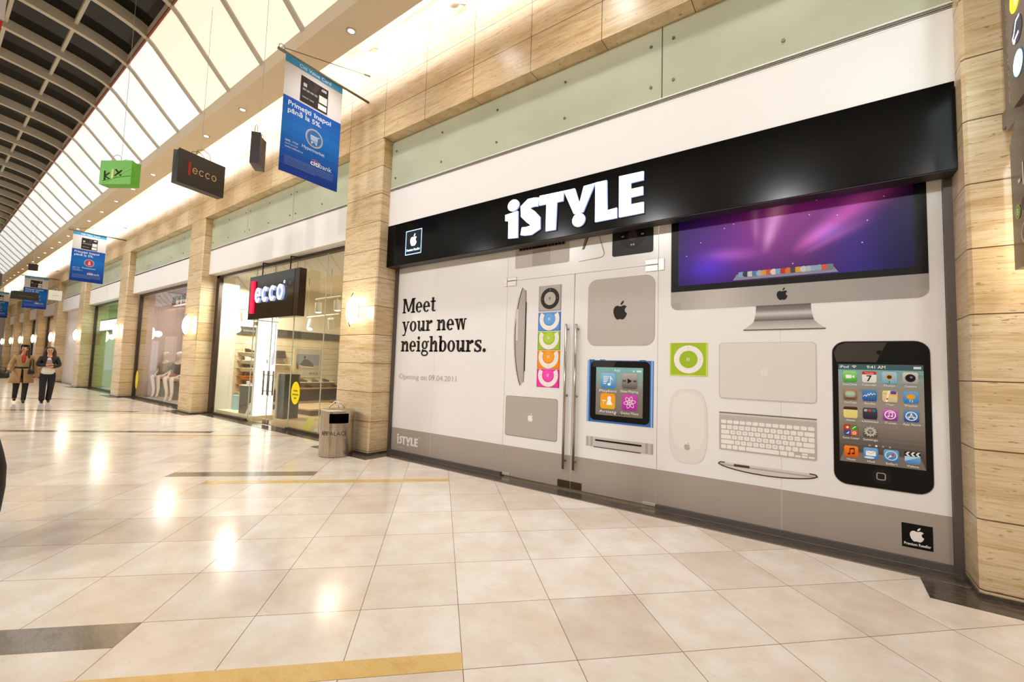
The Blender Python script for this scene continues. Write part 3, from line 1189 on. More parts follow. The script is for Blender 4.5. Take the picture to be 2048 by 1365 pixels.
f.stroke(pts, [0.012, 0.012, 0.011, 0.010, 0.010, 0.006], '#9a938c')
f.build('stand_picture', paneT)
x0, x1 = zB(726, 480)[0], zB(970, 440)[0]
zb0 = (zB(745, 575)[1] + zB(950, 548)[1]) / 2
f = P(); f.rr(x0, zb0, x1, ZTOP - 0.01, 0.03, '#262321'); pic = f.build('music_player_picture', paneT)
c = zB(846, 448)
r = abs(zB(922, 440)[0] - zB(770, 455)[0]) / 2
f = P(0.005); f.ring(c[0], c[1], r, r, r * 0.40, r * 0.40, '#141210'); f.ell(c[0], c[1], r * 0.38, r * 0.38, '#3a3633')
f.text('MENU', c[0], c[1] + r * 0.72, 0.022, '#c8c2bc', align='c')
for sx in (-1, 1):
    for k in (0, 1):
        xx = c[0] + sx * (r * 0.68 + k * 0.018)
        f.poly([(xx, c[1] - 0.012), (xx + sx * 0.016, c[1]), (xx, c[1] + 0.012)], '#c8c2bc')
f.poly([(c[0] - 0.02, c[1] - r * 0.80), (c[0], c[1] - r * 0.72), (c[0] - 0.02, c[1] - r * 0.64)], '#c8c2bc')
f.rect(c[0] + 0.008, c[1] - r * 0.79, c[0] + 0.014, c[1] - r * 0.65, '#c8c2bc'); f.rect(c[0] + 0.019, c[1] - r * 0.79, c[0] + 0.025, c[1] - r * 0.65, '#c8c2bc')
f.build('click_wheel', pic)

# --- left leaf: edge-on tablet, column of small clip players, laptop lid
tip, mid, bot = zB(193, 760), zB(147, 1075), zB(178, 1340)
xr0 = zB(208, 1000)[0]
L = [(tip[0] + 0.004, tip[1])]
for k in range(1, 20):
    t = k / 20.0
    zz = tip[1] + (bot[1] - tip[1]) * t
    xm = (tip[0] + bot[0]) / 2
    L.append((xm - (xm - mid[0]) * math.sin(math.pi * t) ** 0.75, zz))
L.append(bot)
f = P()
f.polys(stroke_quads([(p[0] - 0.022, p[1]) for p in L[2:-2]], 0.012), '#cfc8c1')
f.poly(L + [(xr0 - 0.004, bot[1] + 0.06), (xr0, bot[1] + 0.16), (xr0, tip[1] - 0.14), (xr0 - 0.004, tip[1] - 0.05)], '#b4aca5')
pic = f.build('tablet_edge_picture', doorL)
f = P(0.005)
f.polys(stroke_quads(L, 0.011), '#2c2723')
f.polys(stroke_quads([(xr0 - 0.004, bot[1] + 0.05), (xr0, bot[1] + 0.16), (xr0, tip[1] - 0.14), (xr0 - 0.004, tip[1] - 0.04)], 0.008), '#3a342f')
f.rect(xr0, zB(208, 1255)[1], xr0 + 0.016, zB(208, 845)[1], '#332e2a')
f.grad(mid[0] + 0.012, tip[1] - 0.75, mid[0] + 0.05, tip[1] - 0.30, [(0, '#cfc8c2'), (1, '#d8d2cc')], 4)
f.build('tablet_screen_edge', pic)


def clip_player(parent, name, x0, z0, x1, z1, cz, r, body, edge, ringc, face, clip_top=None):
    f = P()
    f.rect(x0, z0, x1, z1, body)
    f.rect(x0, z0, x0 + (x1 - x0) * 0.035, z1, edge)
    f.rect(x1 - (x1 - x0) * 0.05, z0, x1, z1, edge)
    f.rect(x0, z0, x1, z0 + (z1 - z0) * 0.035, edge)
    pic = f.build(name, parent)
    cx = (x0 + x1) / 2
    g = P(0.005)
    if clip_top is None:
        g.ring(cx, cz, r, r, r * 0.62, r * 0.62, ringc)
        g.ell(cx, cz, r * 0.62, r * 0.62, face)
        g.rect(cx - r * 0.02, cz + r * 0.70, cx + r * 0.02, cz + r * 0.92, edge)
    else:
        top = clip_top
        a = math.asin(max(-1, min(1, (top - cz) / r)))
        # the ring is cut by the player lying above it
        n = 30
        q = []
        for k in range(n):
            t0, t1 = math.pi - a + (math.pi + 2 * a) * k / n, math.pi - a + (math.pi + 2 * a) * (k + 1) / n
            P4 = [(cx + rr * math.cos(t), min(top, cz + rr * math.sin(t))) for t, rr in ((t0, r * 0.60), (t0, r), (t1, r), (t1, r * 0.60))]
            q.append(P4)
        g.polys(q, ringc)
        g.ell(cx, min(cz, top - r * 0.3), r * 0.52, r * 0.50, face)
        g.rect(cx - r * 0.02, cz - r * 0.90, cx + r * 0.02, cz - r * 0.72, '#c9c3bd')
    for dx in (-1, 1):
        g.rect(cx + dx * r * 0.80 - r * 0.06, cz - r * 0.015, cx + dx * r * 0.80 + r * 0.06, cz + r * 0.015, '#b8b2ac' if clip_top else edge)
    g.rect(cx - r * 0.10, cz - r * 0.12, cx - r * 0.05, cz + r * 0.12, ringc); g.rect(cx + r * 0.02, cz - r * 0.12, cx + r * 0.07, cz + r * 0.12, ringc)
    g.build('control_ring', pic)


x0, z0, x1, z1 = xs_zs(zB, (290, 820), (423, 820), (357, 745), (357, 897))
clip_player(doorL, 'silver_player_picture', x0, z0, x1, z1, zB(357, 823)[1], abs(zB(412, 823)[0] - zB(302, 823)[0]) / 2, '#b7afa8', '#9c948d', '#34302d', '#bdb6af')
xw = x1 - x0
for nm, t, b, cz, body, edge, face in (('blue_player_picture', 905, 1015, 945, '#5f97d6', '#2f6fc0', '#6ea6e2'), ('green_player_picture', 1020, 1129, 1058, '#a3c33c', '#7a9c22', '#b2d04e'),
                                       ('orange_player_picture', 1133, 1240, 1170, '#f2921f', '#d87708', '#f7a132'), ('pink_player_picture', 1243, 1352, 1280, '#ea3fa8', '#cf2389', '#f050b3')):
    z1_, z0_ = zB(350, t)[1], zB(350, b)[1]
    clip_player(doorL, nm, x0, z0_, x1, z1_, zB(350, cz)[1], xw * 0.44, body, edge, '#efe9e4', face, clip_top=z1_ - 0.002)

x0, z0, x1, z1 = xs_zs(zC, (119, 510), (525, 550), (320, 371), (320, 693))
f = P(); f.rr(x0, z0, x1, z1, 0.035, '#8d857d'); f.rr(x0 + 0.006, z0 + 0.010, x1 - 0.006, z1 - 0.006, 0.03, '#b3aba3')
pic = f.build('laptop_lid_picture', doorL)
f = P(0.005); c = zC(314, 528); f.apple(c[0], c[1], abs(zC(314, 495)[1] - zC(314, 560)[1]), '#efeae5'); f.build('emblem', pic)

# --- right leaf: square silver computer, blue player with four icons, thin silver box
x0, z0, x1, z1 = xs_zs(zB, (581, 900), (979, 890), (780, 697), (780, 1103))
f = P(); f.rr(x0, z0, x1, z1, (x1 - x0) * 0.135, '#a59d95'); f.rr(x0 + 0.004, z0 + 0.004, x1 - 0.004, z1 - 0.004, (x1 - x0) * 0.13, '#bcb4ac')
pic = f.build('square_computer_picture', doorR)
f = P(0.005); c = zB(774, 892); f.apple(c[0], c[1], abs(zB(774, 834)[1] - zB(774, 948)[1]), '#2a2623'); f.build('emblem', pic)


def icon_base(f, x0, z0, x1, z1, c0, c1, r=0.18):
    w = x1 - x0
    n = 10
    for k in range(n):
        t = (k + 0.5) / n
        za, zb_ = z1 + (z0 - z1) * k / n, z1 + (z0 - z1) * (k + 1) / n
        rr_ = w * r
        d = max(0, rr_ - min((z1 - (za + zb_) / 2), ((za + zb_) / 2 - z0)))
        ins = rr_ - math.sqrt(max(0, rr_ * rr_ - d * d))
        a, b = lin(c0), lin(c1)
        col = tuple(a[i] + (b[i] - a[i]) * t for i in range(4))
        f.rect(x0 + ins, zb_, x1 - ins, za, col); f.lift -= f.eps
    f.lift += f.eps
    return f


x0, z0, x1, z1 = xs_zs(zC, (756, 320), (1275, 340), (1015, 84), (1015, 583))
f = P()
f.rect(x0, z0, x1, z1, '#3f6fb8')
f.rect(x0, z0, x0 + (x1 - x0) * 0.03, z1, '#8fb6e4'); f.rect(x0 + (x1 - x0) * 0.05, z0, x0 + (x1 - x0) * 0.062, z1, '#28508f')
f.rect(x1 - (x1 - x0) * 0.035, z0, x1 - (x1 - x0) * 0.012, z1, '#8fb6e4')
for q in (0.03, 0.20, 0.80):
    f.rect(x0 + (x1 - x0) * q, z1, x0 + (x1 - x0) * (q + 0.09), z1 + 0.008, '#4a5f7c')
pic = f.build('blue_player_picture', doorR)
f = P(0.005); a0, b0, a1, b1 = xs_zs(zC, (782, 320), (1246, 340), (1015, 90), (1015, 567))
f.rr(a0, b0, a1, b1, 0.06, '#12100e'); f.poly([(a0 + 0.03, b1 - 0.004), (a0 + (a1 - a0) * 0.45, b1 - 0.004), (a0 + (a1 - a0) * 0.40, b1 - 0.07), (a0 + 0.02, b1 - 0.07)], '#3a3531')
f.build('player_glass', pic)
s0, t0, s1, t1 = xs_zs(zC, (826, 320), (1192, 340), (1010, 139), (1010, 521))
f = P(0.0065); f.grad(s0, t0, s1, t1, [(0, '#7fb9bd'), (0.25, '#8fa6a3'), (0.5, '#8a837b'), (1, '#7d746c')], 14)
f.text('9:41', (s0 + s1) / 2 - 0.02, t1 - 0.055, 0.034, '#f2f6f6', align='c'); f.rect(s1 - 0.075, t1 - 0.05, s1 - 0.02, t1 - 0.03, '#e8f0f0')
f.poly([(s1 - 0.12, t1 - 0.052), (s1 - 0.095, t1 - 0.04), (s1 - 0.12, t1 - 0.028)], '#e8f0f0')
for k in range(4):
    f.ell((s0 + s1) / 2 - 0.045 + 0.035 * k, t0 + 0.025, 0.008, 0.008, '#ffffff' if k == 0 else '#3a332d')
for k in range(30):
    rx_, rz_ = random.uniform(0, 1), random.uniform(0.45, 1)
    f.ring(s0 + (s1 - s0) * rx_, t0 + (t1 - t0) * rz_, 0.010, 0.010, 0.007, 0.007, '#76a0a2', n=8); f.lift -= f.eps
f.build('player_screen', pic)
for lab, l, r_, t_, b_, c0, c1 in (('Playlists', 865, 980, 180, 300, '#8fc7ea', '#2f86c8'), ('Now Playing', 1030, 1150, 185, 305, '#b9b3ad', '#5d5751'),
                                  ('Artists', 862, 978, 340, 461, '#f59a2a', '#e8b21c'), ('Genius Mixes', 1030, 1151, 350, 475, '#d44fb8', '#b02aa8')):
    a0, b0, a1, b1 = xs_zs(zC, (l, (t_ + b_) / 2), (r_, (t_ + b_) / 2), ((l + r_) / 2, t_), ((l + r_) / 2, b_))
    f = P(0.010)
    icon_base(f, a0, b0, a1, b1, c0, c1)
    cx, cz, w = (a0 + a1) / 2, (b0 + b1) / 2, (a1 - a0)
    W_ = '#f6f4f2'
    if lab == 'Playlists':
        for k in range(5):
            f.rect(a0 + w * 0.18, cz + w * (0.22 - 0.11 * k), a0 + w * (0.58 - 0.05 * k), cz + w * (0.27 - 0.11 * k), W_)
        f.rect(cx + w * 0.14, cz - w * 0.22, cx + w * 0.19, cz + w * 0.30, W_); f.ell(cx + w * 0.08, cz - w * 0.24, w * 0.11, w * 0.085, W_)
        f.poly([(cx + w * 0.14, cz + w * 0.30), (cx + w * 0.36, cz + w * 0.02), (cx + w * 0.30, cz + w * 0.02), (cx + w * 0.14, cz + w * 0.18)], W_)
    elif lab == 'Now Playing':
        K = '#1c1917'
        f.poly([(cx - w * 0.13, cz - w * 0.16), (cx + w * 0.17, cz), (cx - w * 0.13, cz + w * 0.16)], K)
        for sx in (-1, 1):
            for k in (0, 1):
                xx = cx + sx * w * (0.25 + 0.09 * k)
                f.poly([(xx, cz - w * 0.08), (xx + sx * w * 0.08, cz), (xx, cz + w * 0.08)] if sx > 0 else [(xx - w * 0.08, cz), (xx, cz - w * 0.08), (xx, cz + w * 0.08)], K)
            f.rect(cx + sx * w * 0.43 - w * 0.012, cz - w * 0.08, cx + sx * w * 0.43 + w * 0.012, cz + w * 0.08, K)
    elif lab == 'Artists':
        f.ell(cx + w * 0.10, cz + w * 0.17, w * 0.13, w * 0.16, W_); f.poly([(cx - w * 0.02, cz + w * 0.05), (cx + w * 0.2, cz + w * 0.05), (cx + w * 0.34, cz - w * 0.24), (cx - w * 0.10, cz - w * 0.24)], W_)
        f.rect(cx - w * 0.40, cz + w * 0.00, cx - w * 0.12, cz + w * 0.05, W_); f.rect(cx - w * 0.30, cz - w * 0.22, cx - w * 0.26, cz + w * 0.02, W_)
    else:
        for k in range(3):
            t = math.radians(60 * k + 10)
            e = [(cx + w * (0.38 * math.cos(u) * math.cos(t) - 0.12 * math.sin(u) * math.sin(t)), cz + w * (0.38 * math.cos(u) * math.sin(t) + 0.12 * math.sin(u) * math.cos(t))) for u in [2 * math.pi * i / 24 for i in range(24)]]
            f.stroke(e, w * 0.03, W_, closed=True)
        f.ell(cx, cz, w * 0.06, w * 0.06, W_)
    f.text(lab, cx, b0 - 0.047, 0.030, '#f4f2f0', width=min(w * 1.15, 0.34 * len(lab) * 0.1 + 0.05), align='c')
    f.build('app_icon', pic)
x0, x1 = zC(749, 710)[0], zC(1272, 780)[0]
zt, zb_ = (zC(750, 672)[1] + zC(1272, 735)[1]) / 2, (zC(748, 748)[1] + zC(1270, 818)[1]) / 2
f = P(); n = 28
for k in range(n):
    t = (k + 0.5) / n
    e = min(t, 1 - t)
    g = 0.34 + 0.22 * min(1, e / 0.05) - (0.16 if 0.055 < e < 0.09 else 0.0)
    f.rect(x0 + (x1 - x0) * k / n, zb_, x0 + (x1 - x0) * (k + 1) / n, zt, (g, g * 0.94, g * 0.89, 1)); f.lift -= f.eps
pic = f.build('slim_computer_picture', doorR)
f = P(0.005); f.rect(x0 + (x1 - x0) * 0.145, zt - 0.048, x0 + (x1 - x0) * 0.84, zt - 0.028, '#1c1815'); f.rect(x0 + (x1 - x0) * 0.12, zb_ - 0.006, x0 + (x1 - x0) * 0.83, zb_ + 0.004, '#3a332d')
f.build('disc_slot', pic)

# --- right pane: the big desktop computer
MX0, MX1 = zD(74, 940)[0], zD(1838, 820)[0]
zscr = (zD(75, 872)[1] + zD(1836, 740)[1]) / 2
zch = (zD(300, 985)[1] + zD(1700, 905)[1]) / 2
f = P(); f.polys([[p for p in rr_pts(MX0, zch, MX1, zscr + 0.2, 0.075)]], '#a8a09a')
f.rect(MX0, zscr, MX1, ZTOP - 0.01, '#100e0c')
pic = f.build('desktop_computer_picture', paneR)
g = P(0.0040); n = 40
for k in range(n):
    t = (k + 0.5) / n
    v = 0.40 + 0.14 * math.exp(-((t - 0.22) / 0.13) ** 2) - 0.08 * max(0, t - 0.35)
    ca, cb = MX0 + (MX1 - MX0) * k / n, MX0 + (MX1 - MX0) * (k + 1) / n
    lo = zch if 1 < k < n - 2 else zch + 0.075
    g.rect(ca, lo, cb, zscr, (v, v * 0.93, v * 0.88, 1)); g.lift -= g.eps
g.build('metal_chin', pic)
sx0, sx1 = zD(126, 600)[0], zD(1738, 400)[0]
sz0 = (zD(128, 825)[1] + zD(1750, 700)[1]) / 2
sz1 = sz0 + (sx1 - sx0) * 0.56


def aurora(u, v):
    """printed space picture: violet to blue ground, magenta streaks fanning up from the lower middle"""
    base = Vector((0.022, 0.010, 0.16))
    base += Vector((0.08, 0.012, 0.26)) * math.exp(-((u - 0.18) / 0.20) ** 2 - ((v - 0.30) / 0.34) ** 2)
    base += Vector((0.02, 0.02, 0.60)) * math.exp(-((u - 0.16) / 0.10) ** 2 - ((v - 0.16) / 0.12) ** 2)
    base += Vector((0.34, 0.028, 0.26)) * math.exp(-((u - 0.47) / 0.23) ** 2 - ((v - 0.48) / 0.40) ** 2)
    base += Vector((0.20, 0.01, 0.12)) * math.exp(-((u - 0.70) / 0.20) ** 2 - ((v - 0.66) / 0.18) ** 2)
    ox, oy = 0.40, 0.02
    a = math.atan2((v - oy), (u - ox) * 1.6)
    r = math.hypot((u - ox) * 1.6, v - oy)
    def streak(a0, w, r0, r1, c, s):
        e = math.exp(-((a - a0) / w) ** 2) * max(0, min(1, (r - r0) / 0.15)) * max(0, min(1, (r1 - r) / 0.25))
        return Vector(c) * (e * s)
    base += streak(math.radians(78), 0.10, 0.22, 1.0, (0.66, 0.38, 0.62), 1.0)
    base += streak(math.radians(92), 0.045, 0.28, 0.95, (0.55, 0.30, 0.52), 0.55)
    base += streak(math.radians(40), 0.10, 0.30, 1.3, (0.70, 0.12, 0.42), 0.85)
    base += streak(math.radians(30), 0.05, 0.30, 0.9, (0.50, 0.12, 0.40), 0.5)
    base += Vector((0.42, 0.14, 0.50)) * (0.75 * math.exp(-((v - 0.255 - 0.12 * (0.35 - u)) / 0.055) ** 2) * math.exp(-((u - 0.27) / 0.11) ** 2))
    base += Vector((0.16, 0.14, 0.55)) * (0.9 * math.exp(-(((v - 0.36) - 0.55 * (u - 0.68)) / 0.07) ** 2) * math.exp(-((u - 0.68) / 0.07) ** 2))
    d = max(0.0, min(1.0, (u - 0.80) / 0.2))
    base += Vector((0.015, 0.015, 0.16)) * math.exp(-((u - 0.80) / 0.14) ** 2)
    base = base * (1 - 0.62 * d)
    return base * 0.74


nu, nv = 72, 44
me = bpy.data.meshes.new('screen_picture')
off = Vector(paneR['_o'])
vs_, fs_, cs_ = [], [], []
zv = ZTOP - 0.012
for j in range(nv + 1):
    for i in range(nu + 1):
        vs_.append(Vector((sx0 + (sx1 - sx0) * i / nu, PY - 0.0052, sz0 + (zv - sz0) * j / nv)) - off)
        cs_.append(aurora(i / nu, (zv - sz0) * j / nv / (sz1 - sz0)))
for j in range(nv):
    for i in range(nu):
        o = j * (nu + 1) + i
        fs_.append((o, o + 1, o + nu + 2, o + nu + 1))
me.from_pydata([tuple(v) for v in vs_], [], fs_)
at = me.color_attributes.new('Col', 'FLOAT_COLOR', 'POINT')
for i, c in enumerate(cs_):
    at.data[i].color = (c.x, c.y, c.z, 1)
link('screen_picture', me, MATS['print'], pic)
f = P(0.0065)
for u, v in ((0.045, 0.30), (0.24, 0.53), (0.285, 0.56), (0.62, 0.54), (0.65, 0.66), (0.84, 0.42), (0.82, 0.24), (0.12, 0.42), (0.55, 0.12), (0.73, 0.50), (0.90, 0.60)):
    f.ell(sx0 + (sx1 - sx0) * u, sz0 + (sz1 - sz0) * v, 0.006, 0.006, '#e6d8ea', n=8)
da, db, dt = zD(497, 790)[0], zD(1218, 728)[0], 0.062
zd = sz0 + 0.012
f.poly([(da, zd), (db, zd), (db - 0.04, zd + dt), (da + 0.04, zd + dt)], '#8d93a6')
cols = ['#7fa8d8', '#3a3f4a', '#c9cfd8', '#5a7fb8', '#aab4c8', '#d8a04a', '#d8584a', '#e0d8d0', '#7fa8d8', '#c03030', '#d87a30', '#4a4a52', '#e0a030', '#c8ccd4', '#b8bcc8', '#8fa8c8', '#8fa8c8', '#d85a50', '#7a7f88']
for k, c_ in enumerate(cols):
    xx = da + 0.05 + (db - da - 0.10) * k / len(cols)
    if k % 3 == 1:
        f.ell(xx + 0.03, zd + 0.055, 0.030, 0.030, c_, n=14)
    else:
        f.rr(xx + 0.004, zd + 0.028, xx + 0.054, zd + 0.082, 0.01, c_)
f.build('screen_dock', pic)
f = P(0.0062); c = zD(835, 880); f.apple(c[0], c[1], 0.125, '#1f1b19'); f.build('emblem', pic)
xa, xb = zD(655, 965)[0], zD(1030, 945)[0]
ya, yb = zD(640, 1068)[0], zD(1052, 1056)[0]
fa, fb = zD(569, 1130)[0], zD(1133, 1112)[0]
z1_, z2_, z3_ = zch, (zD(640, 1068)[1] + zD(1052, 1056)[1]) / 2, (zD(569, 1130)[1] + zD(1133, 1110)[1]) / 2
f = P(); n = 18
for k in range(n):
    t0, t1 = k / n, (k + 1) / n
    tm = (t0 + t1) / 2
    sh = 0.16 + 0.36 * math.exp(-((tm - 0.55) / 0.16) ** 2) + 0.12 * tm - 0.12 * math.exp(-((tm - 0.95) / 0.08) ** 2)
    if tm < 0.12:
        sh *= 0.85
    za, zc = z1_ + (z2_ - z1_) * t0, z1_ + (z2_ - z1_) * t1
    e = lambda t: (xa + (ya - xa) * t ** 2.2, xb + (yb - xb) * t ** 2.2)
    f.poly([(e(t0)[0], za), (e(t1)[0], zc), (e(t1)[1], zc), (e(t0)[1], za)], (sh, sh * 0.92, sh * 0.86, 1)); f.lift -= f.eps
for k in range(8):
    t0, t1 = k / 8, (k + 1) / 8
    sh = 0.36 + 0.28 * t0
    e = lambda t: (ya + (fa - ya) * t ** 1.3, yb + (fb - yb) * t ** 1.3)
    za, zc = z2_ + (z3_ - z2_) * t0, z2_ + (z3_ - z2_) * t1
    f.poly([(e(t0)[0], za), (e(t1)[0], zc), (e(t1)[1], zc), (e(t0)[1], za)], (sh, sh * 0.93, sh * 0.89, 1)); f.lift -= f.eps
f.rr(fa, z3_ - 0.010, fb, z3_ + 0.002, 0.005, '#6c645e')
f.build('computer_foot_picture', paneR)
# --- green player, mouse, white laptop, keyboard, tablet edge
x0, z0, x1, z1 = xs_zs(zE, (83, 255), (408, 255), (245, 112), (245, 395))
clip_player(paneR, 'green_player_picture', x0, z0, x1, z1, zE(243, 253)[1], abs(zE(369, 253)[0] - zE(117, 253)[0]) / 2, '#a4bf2e', '#c3d85e', '#f0ebe6', '#9fbc30')
x0, z0, x1, z1 = xs_zs(zE, (77, 800), (405, 800), (240, 508), (240, 1141))


def sup(cx, cz, rx, rz, p, n=48):
    return [(cx + rx * math.copysign(abs(math.cos(t)) ** (2 / p), math.cos(t)), cz + rz * math.copysign(abs(math.sin(t)) ** (2 / p), math.sin(t))) for t in [2 * math.pi * k / n for k in range(n)]]


cx, cz = (x0 + x1) / 2, (z0 + z1) / 2
f = P(); f.poly(sup(cx, cz, (x1 - x0) / 2, (z1 - z0) / 2, 3.2), '#d9d2cc'); f.poly(sup(cx, cz, (x1 - x0) / 2 - 0.006, (z1 - z0) / 2 - 0.006, 3.2), '#e2dbd6')
f.poly(sup(cx, cz + 0.05, (x1 - x0) / 2 - 0.03, (z1 - z0) / 2 - 0.09, 3.0), '#e7e1dc')
pic = f.build('mouse_picture', paneR)
f = P(0.005); c = zE(232, 995); f.apple(c[0], c[1], 0.085, '#b3aaa3'); f.build('emblem', pic)
x0, z0, x1, z1 = xs_zs(zE, (503, 350), (1337, 350), (920, 107), (920, 610))
f = P(); f.rr(x0, z0, x1, z1, 0.04, '#c6beb8'); f.rr(x0 + 0.008, z0 + 0.012, x1 - 0.008, z1 - 0.005, 0.035, '#ded7d1')
pic = f.build('white_laptop_picture', paneR)
f = P(0.005); c = zE(893, 355); f.apple(c[0], c[1], 0.095, '#e6e0db'); f.build('emblem', pic)
x0, x1 = zE(504, 860)[0], zE(1339, 930)[0]
zt, zb_ = (zE(505, 700)[1] + zE(1340, 760)[1]) / 2, (zE(503, 1026)[1] + zE(1338, 1116)[1]) / 2
f = P(); f.rr(x0, zb_, x1, zt, 0.02, '#beb5ae'); f.rect(x0, zt - 0.012, x1, zt, '#6e665f'); f.rect(x0, zt - 0.03, x1, zt - 0.012, '#cfc7c0')
pic = f.build('keyboard_picture', paneR)
ka, kb = x0 + 0.015, x1 - 0.015
kt = zt - 0.075
kh = (kt - zb_ - 0.012) / 6
rows = [[1] * 14, [1] * 13 + [1.55], [1.55] + [1] * 13, [1.85] + [1] * 11 + [1.75], [2.35] + [1] * 10 + [2.35], [1, 1, 1, 1.25, 5.4, 1.25, 1, 1, 1, 1]]
f = P(0.005)
for r, row in enumerate(rows):
    tot = sum(row)
    x = ka
    zz = kt - kh * r - (0.0 if r == 0 else kh * 0.0)
    for q, w in enumerate(row):
        ww = (kb - ka) * w / tot
        top, bot_ = zz - kh * 0.10, zz - kh * (0.92 if r else 0.80)
        if r == 5 and q >= 7:
            if q == 8:
                f.rr(x + 0.004, (top + bot_) / 2 + 0.003, x + ww - 0.004, top, 0.006, '#efe9e4'); f.lift -= f.eps
            f.rr(x + 0.004, bot_, x + ww - 0.004, (top + bot_) / 2 - 0.003, 0.006, '#efe9e4')
        else:
            f.rr(x + 0.004, bot_, x + ww - 0.004, top, 0.008, '#efe9e4')
        f.lift -= f.eps
        x += ww
f.lift += f.eps
for r, row in enumerate(rows[1:5]):
    for q, ch in enumerate(['1234567890-=', 'QWERTYUIOP[]', "ASDFGHJKL;'", 'ZXCVBNM,./'][r]):
        wsum = sum(row[:q + 1]) + row[q + 1 if q + 1 < len(row) else q] / 2 if r else q + 1.5
        f.text(ch, ka + (kb - ka) * wsum / sum(row), kt - kh * (r + 1) - kh * 0.62, kh * 0.26, '#9a928c', align='c'); f.lift -= f.eps
f.build('keys', pic)
lt, rt = zE(499, 1140), zE(1342, 1257)
x0, x1 = lt[0], rt[0]
zt = (lt[1] + rt[1]) / 2
hgt = 0.105
lo = [(x0 + (x1 - x0) * k / 24, zt - hgt * 0.55 * math.sin(math.pi * k / 24) ** 0.6) for k in range(25)]
f = P(); f.poly([(x0, zt + 0.014), (x0 + 0.02, zt + 0.022), (x1 - 0.02, zt + 0.022), (x1, zt + 0.014)] + lo[::-1], '#d3cbc5')
f.rect(x0 + 0.02, zt - 0.012, x1 - 0.02, zt + 0.002, '#b0a8a1')
pic = f.build('tablet_edge_picture', paneR)
f = P(0.005); f.polys(stroke_quads([(x0 + 0.06, zt + 0.02), (x0 + 0.012, zt + 0.016), (x0, zt)] + lo[1:-1] + [(x1, zt), (x1 - 0.012, zt + 0.016), (x1 - 0.06, zt + 0.02)], 0.011), '#3f3833')
f.rr(x0 + (x1 - x0) * 0.17, zt - 0.010, x0 + (x1 - x0) * 0.34, zt + 0.014, 0.008, '#4a423c')
f.build('tablet_rim', pic)

# --- the phone-like touch player
x0, z0, x1, z1 = xs_zs(zF, (77, 480), (650, 500), (360, 67), (360, 925))
f = P(); f.rr(x0 - 0.004, z0 - 0.006, x1 + 0.004, z1 + 0.004, 0.105, '#9a938d'); f.rr(x0, z0, x1, z1, 0.10, '#0f0d0c')
pic = f.build('touch_player_picture', paneR)
f = P(0.005)
f.poly([(x0 + 0.10, z1 - 0.01), (x0 + (x1 - x0) * 0.585, z1 - 0.01), (x0 + (x1 - x0) * 0.47, z1 - 0.185), (x0 + 0.03, z1 - 0.185), (x0 + 0.01, z1 - 0.10), (x0 + 0.04, z1 - 0.035)], '#423c38')
c = zF(344, 132); f.ell(c[0], c[1], 0.020, 0.020, '#0b0a09'); f.ring(c[0], c[1], 0.022, 0.022, 0.016, 0.016, '#2c2825')
f.build('player_glass', pic)
c = zF(355, 853)
f = P(0.005); f.ell(c[0], c[1], 0.066, 0.066, '#1c1917'); f.stroke(rr_pts(c[0] - 0.028, c[1] - 0.028, c[0] + 0.028, c[1] + 0.028, 0.012, 3), 0.007, '#a8a09a', closed=True); f.build('home_button', pic)
s0, t0, s1, t1 = xs_zs(zF, (110, 480), (609, 500), (355, 202), (355, 788))
f = P(0.0055); f.grad(s0, t0, s1, t1, [(0, '#6fb0b8'), (0.10, '#8db2b2'), (0.25, '#9a968f'), (0.5, '#9b928a'), (0.85, '#5c544e'), (1, '#4c453f')], 22)
f.rect(s0, t1 - 0.05, s1, t1, '#46626a')
f.poly([(s0, t0), (s1, t0), (s1 - 0.03, t0 + 0.09), (s0 + 0.03, t0 + 0.09)], '#7d756e')
f.text('iPod', s0 + 0.012, t1 - 0.037, 0.026, '#e8eeee', bold=0.01)
f.text('9:41 AM', (s0 + s1) / 2 - 0.02, t1 - 0.037, 0.026, '#eef2f2', align='c', bold=0.01)
f.rect(s1 - 0.062, t1 - 0.036, s1 - 0.014, t1 - 0.016, '#dfe6e6')
for k in range(3):
    f.ring(s0 + 0.115, t1 - 0.038, 0.008 + 0.009 * k, 0.008 + 0.009 * k, 0.003 + 0.009 * k, 0.003 + 0.009 * k, '#e8eeee', 45, 135, 6)
for k in range(46):
    u, v = random.uniform(0.02, 0.98), random.uniform(0.62, 0.93)
    rr_ = random.uniform(0.006, 0.016)
    f.ring(s0 + (s1 - s0) * u, t0 + (t1 - t0) * v, rr_, rr_, rr_ * 0.7, rr_ * 0.7, '#86a2a2', n=8); f.lift -= f.eps
f.lift += f.eps
for k in range(4):
    f.ell((s0 + s1) / 2 - 0.075 + 0.045 * k, t0 + 0.162, 0.008, 0.008, '#ffffff' if k == 1 else '#a8a09a')
f.build('player_screen', pic)
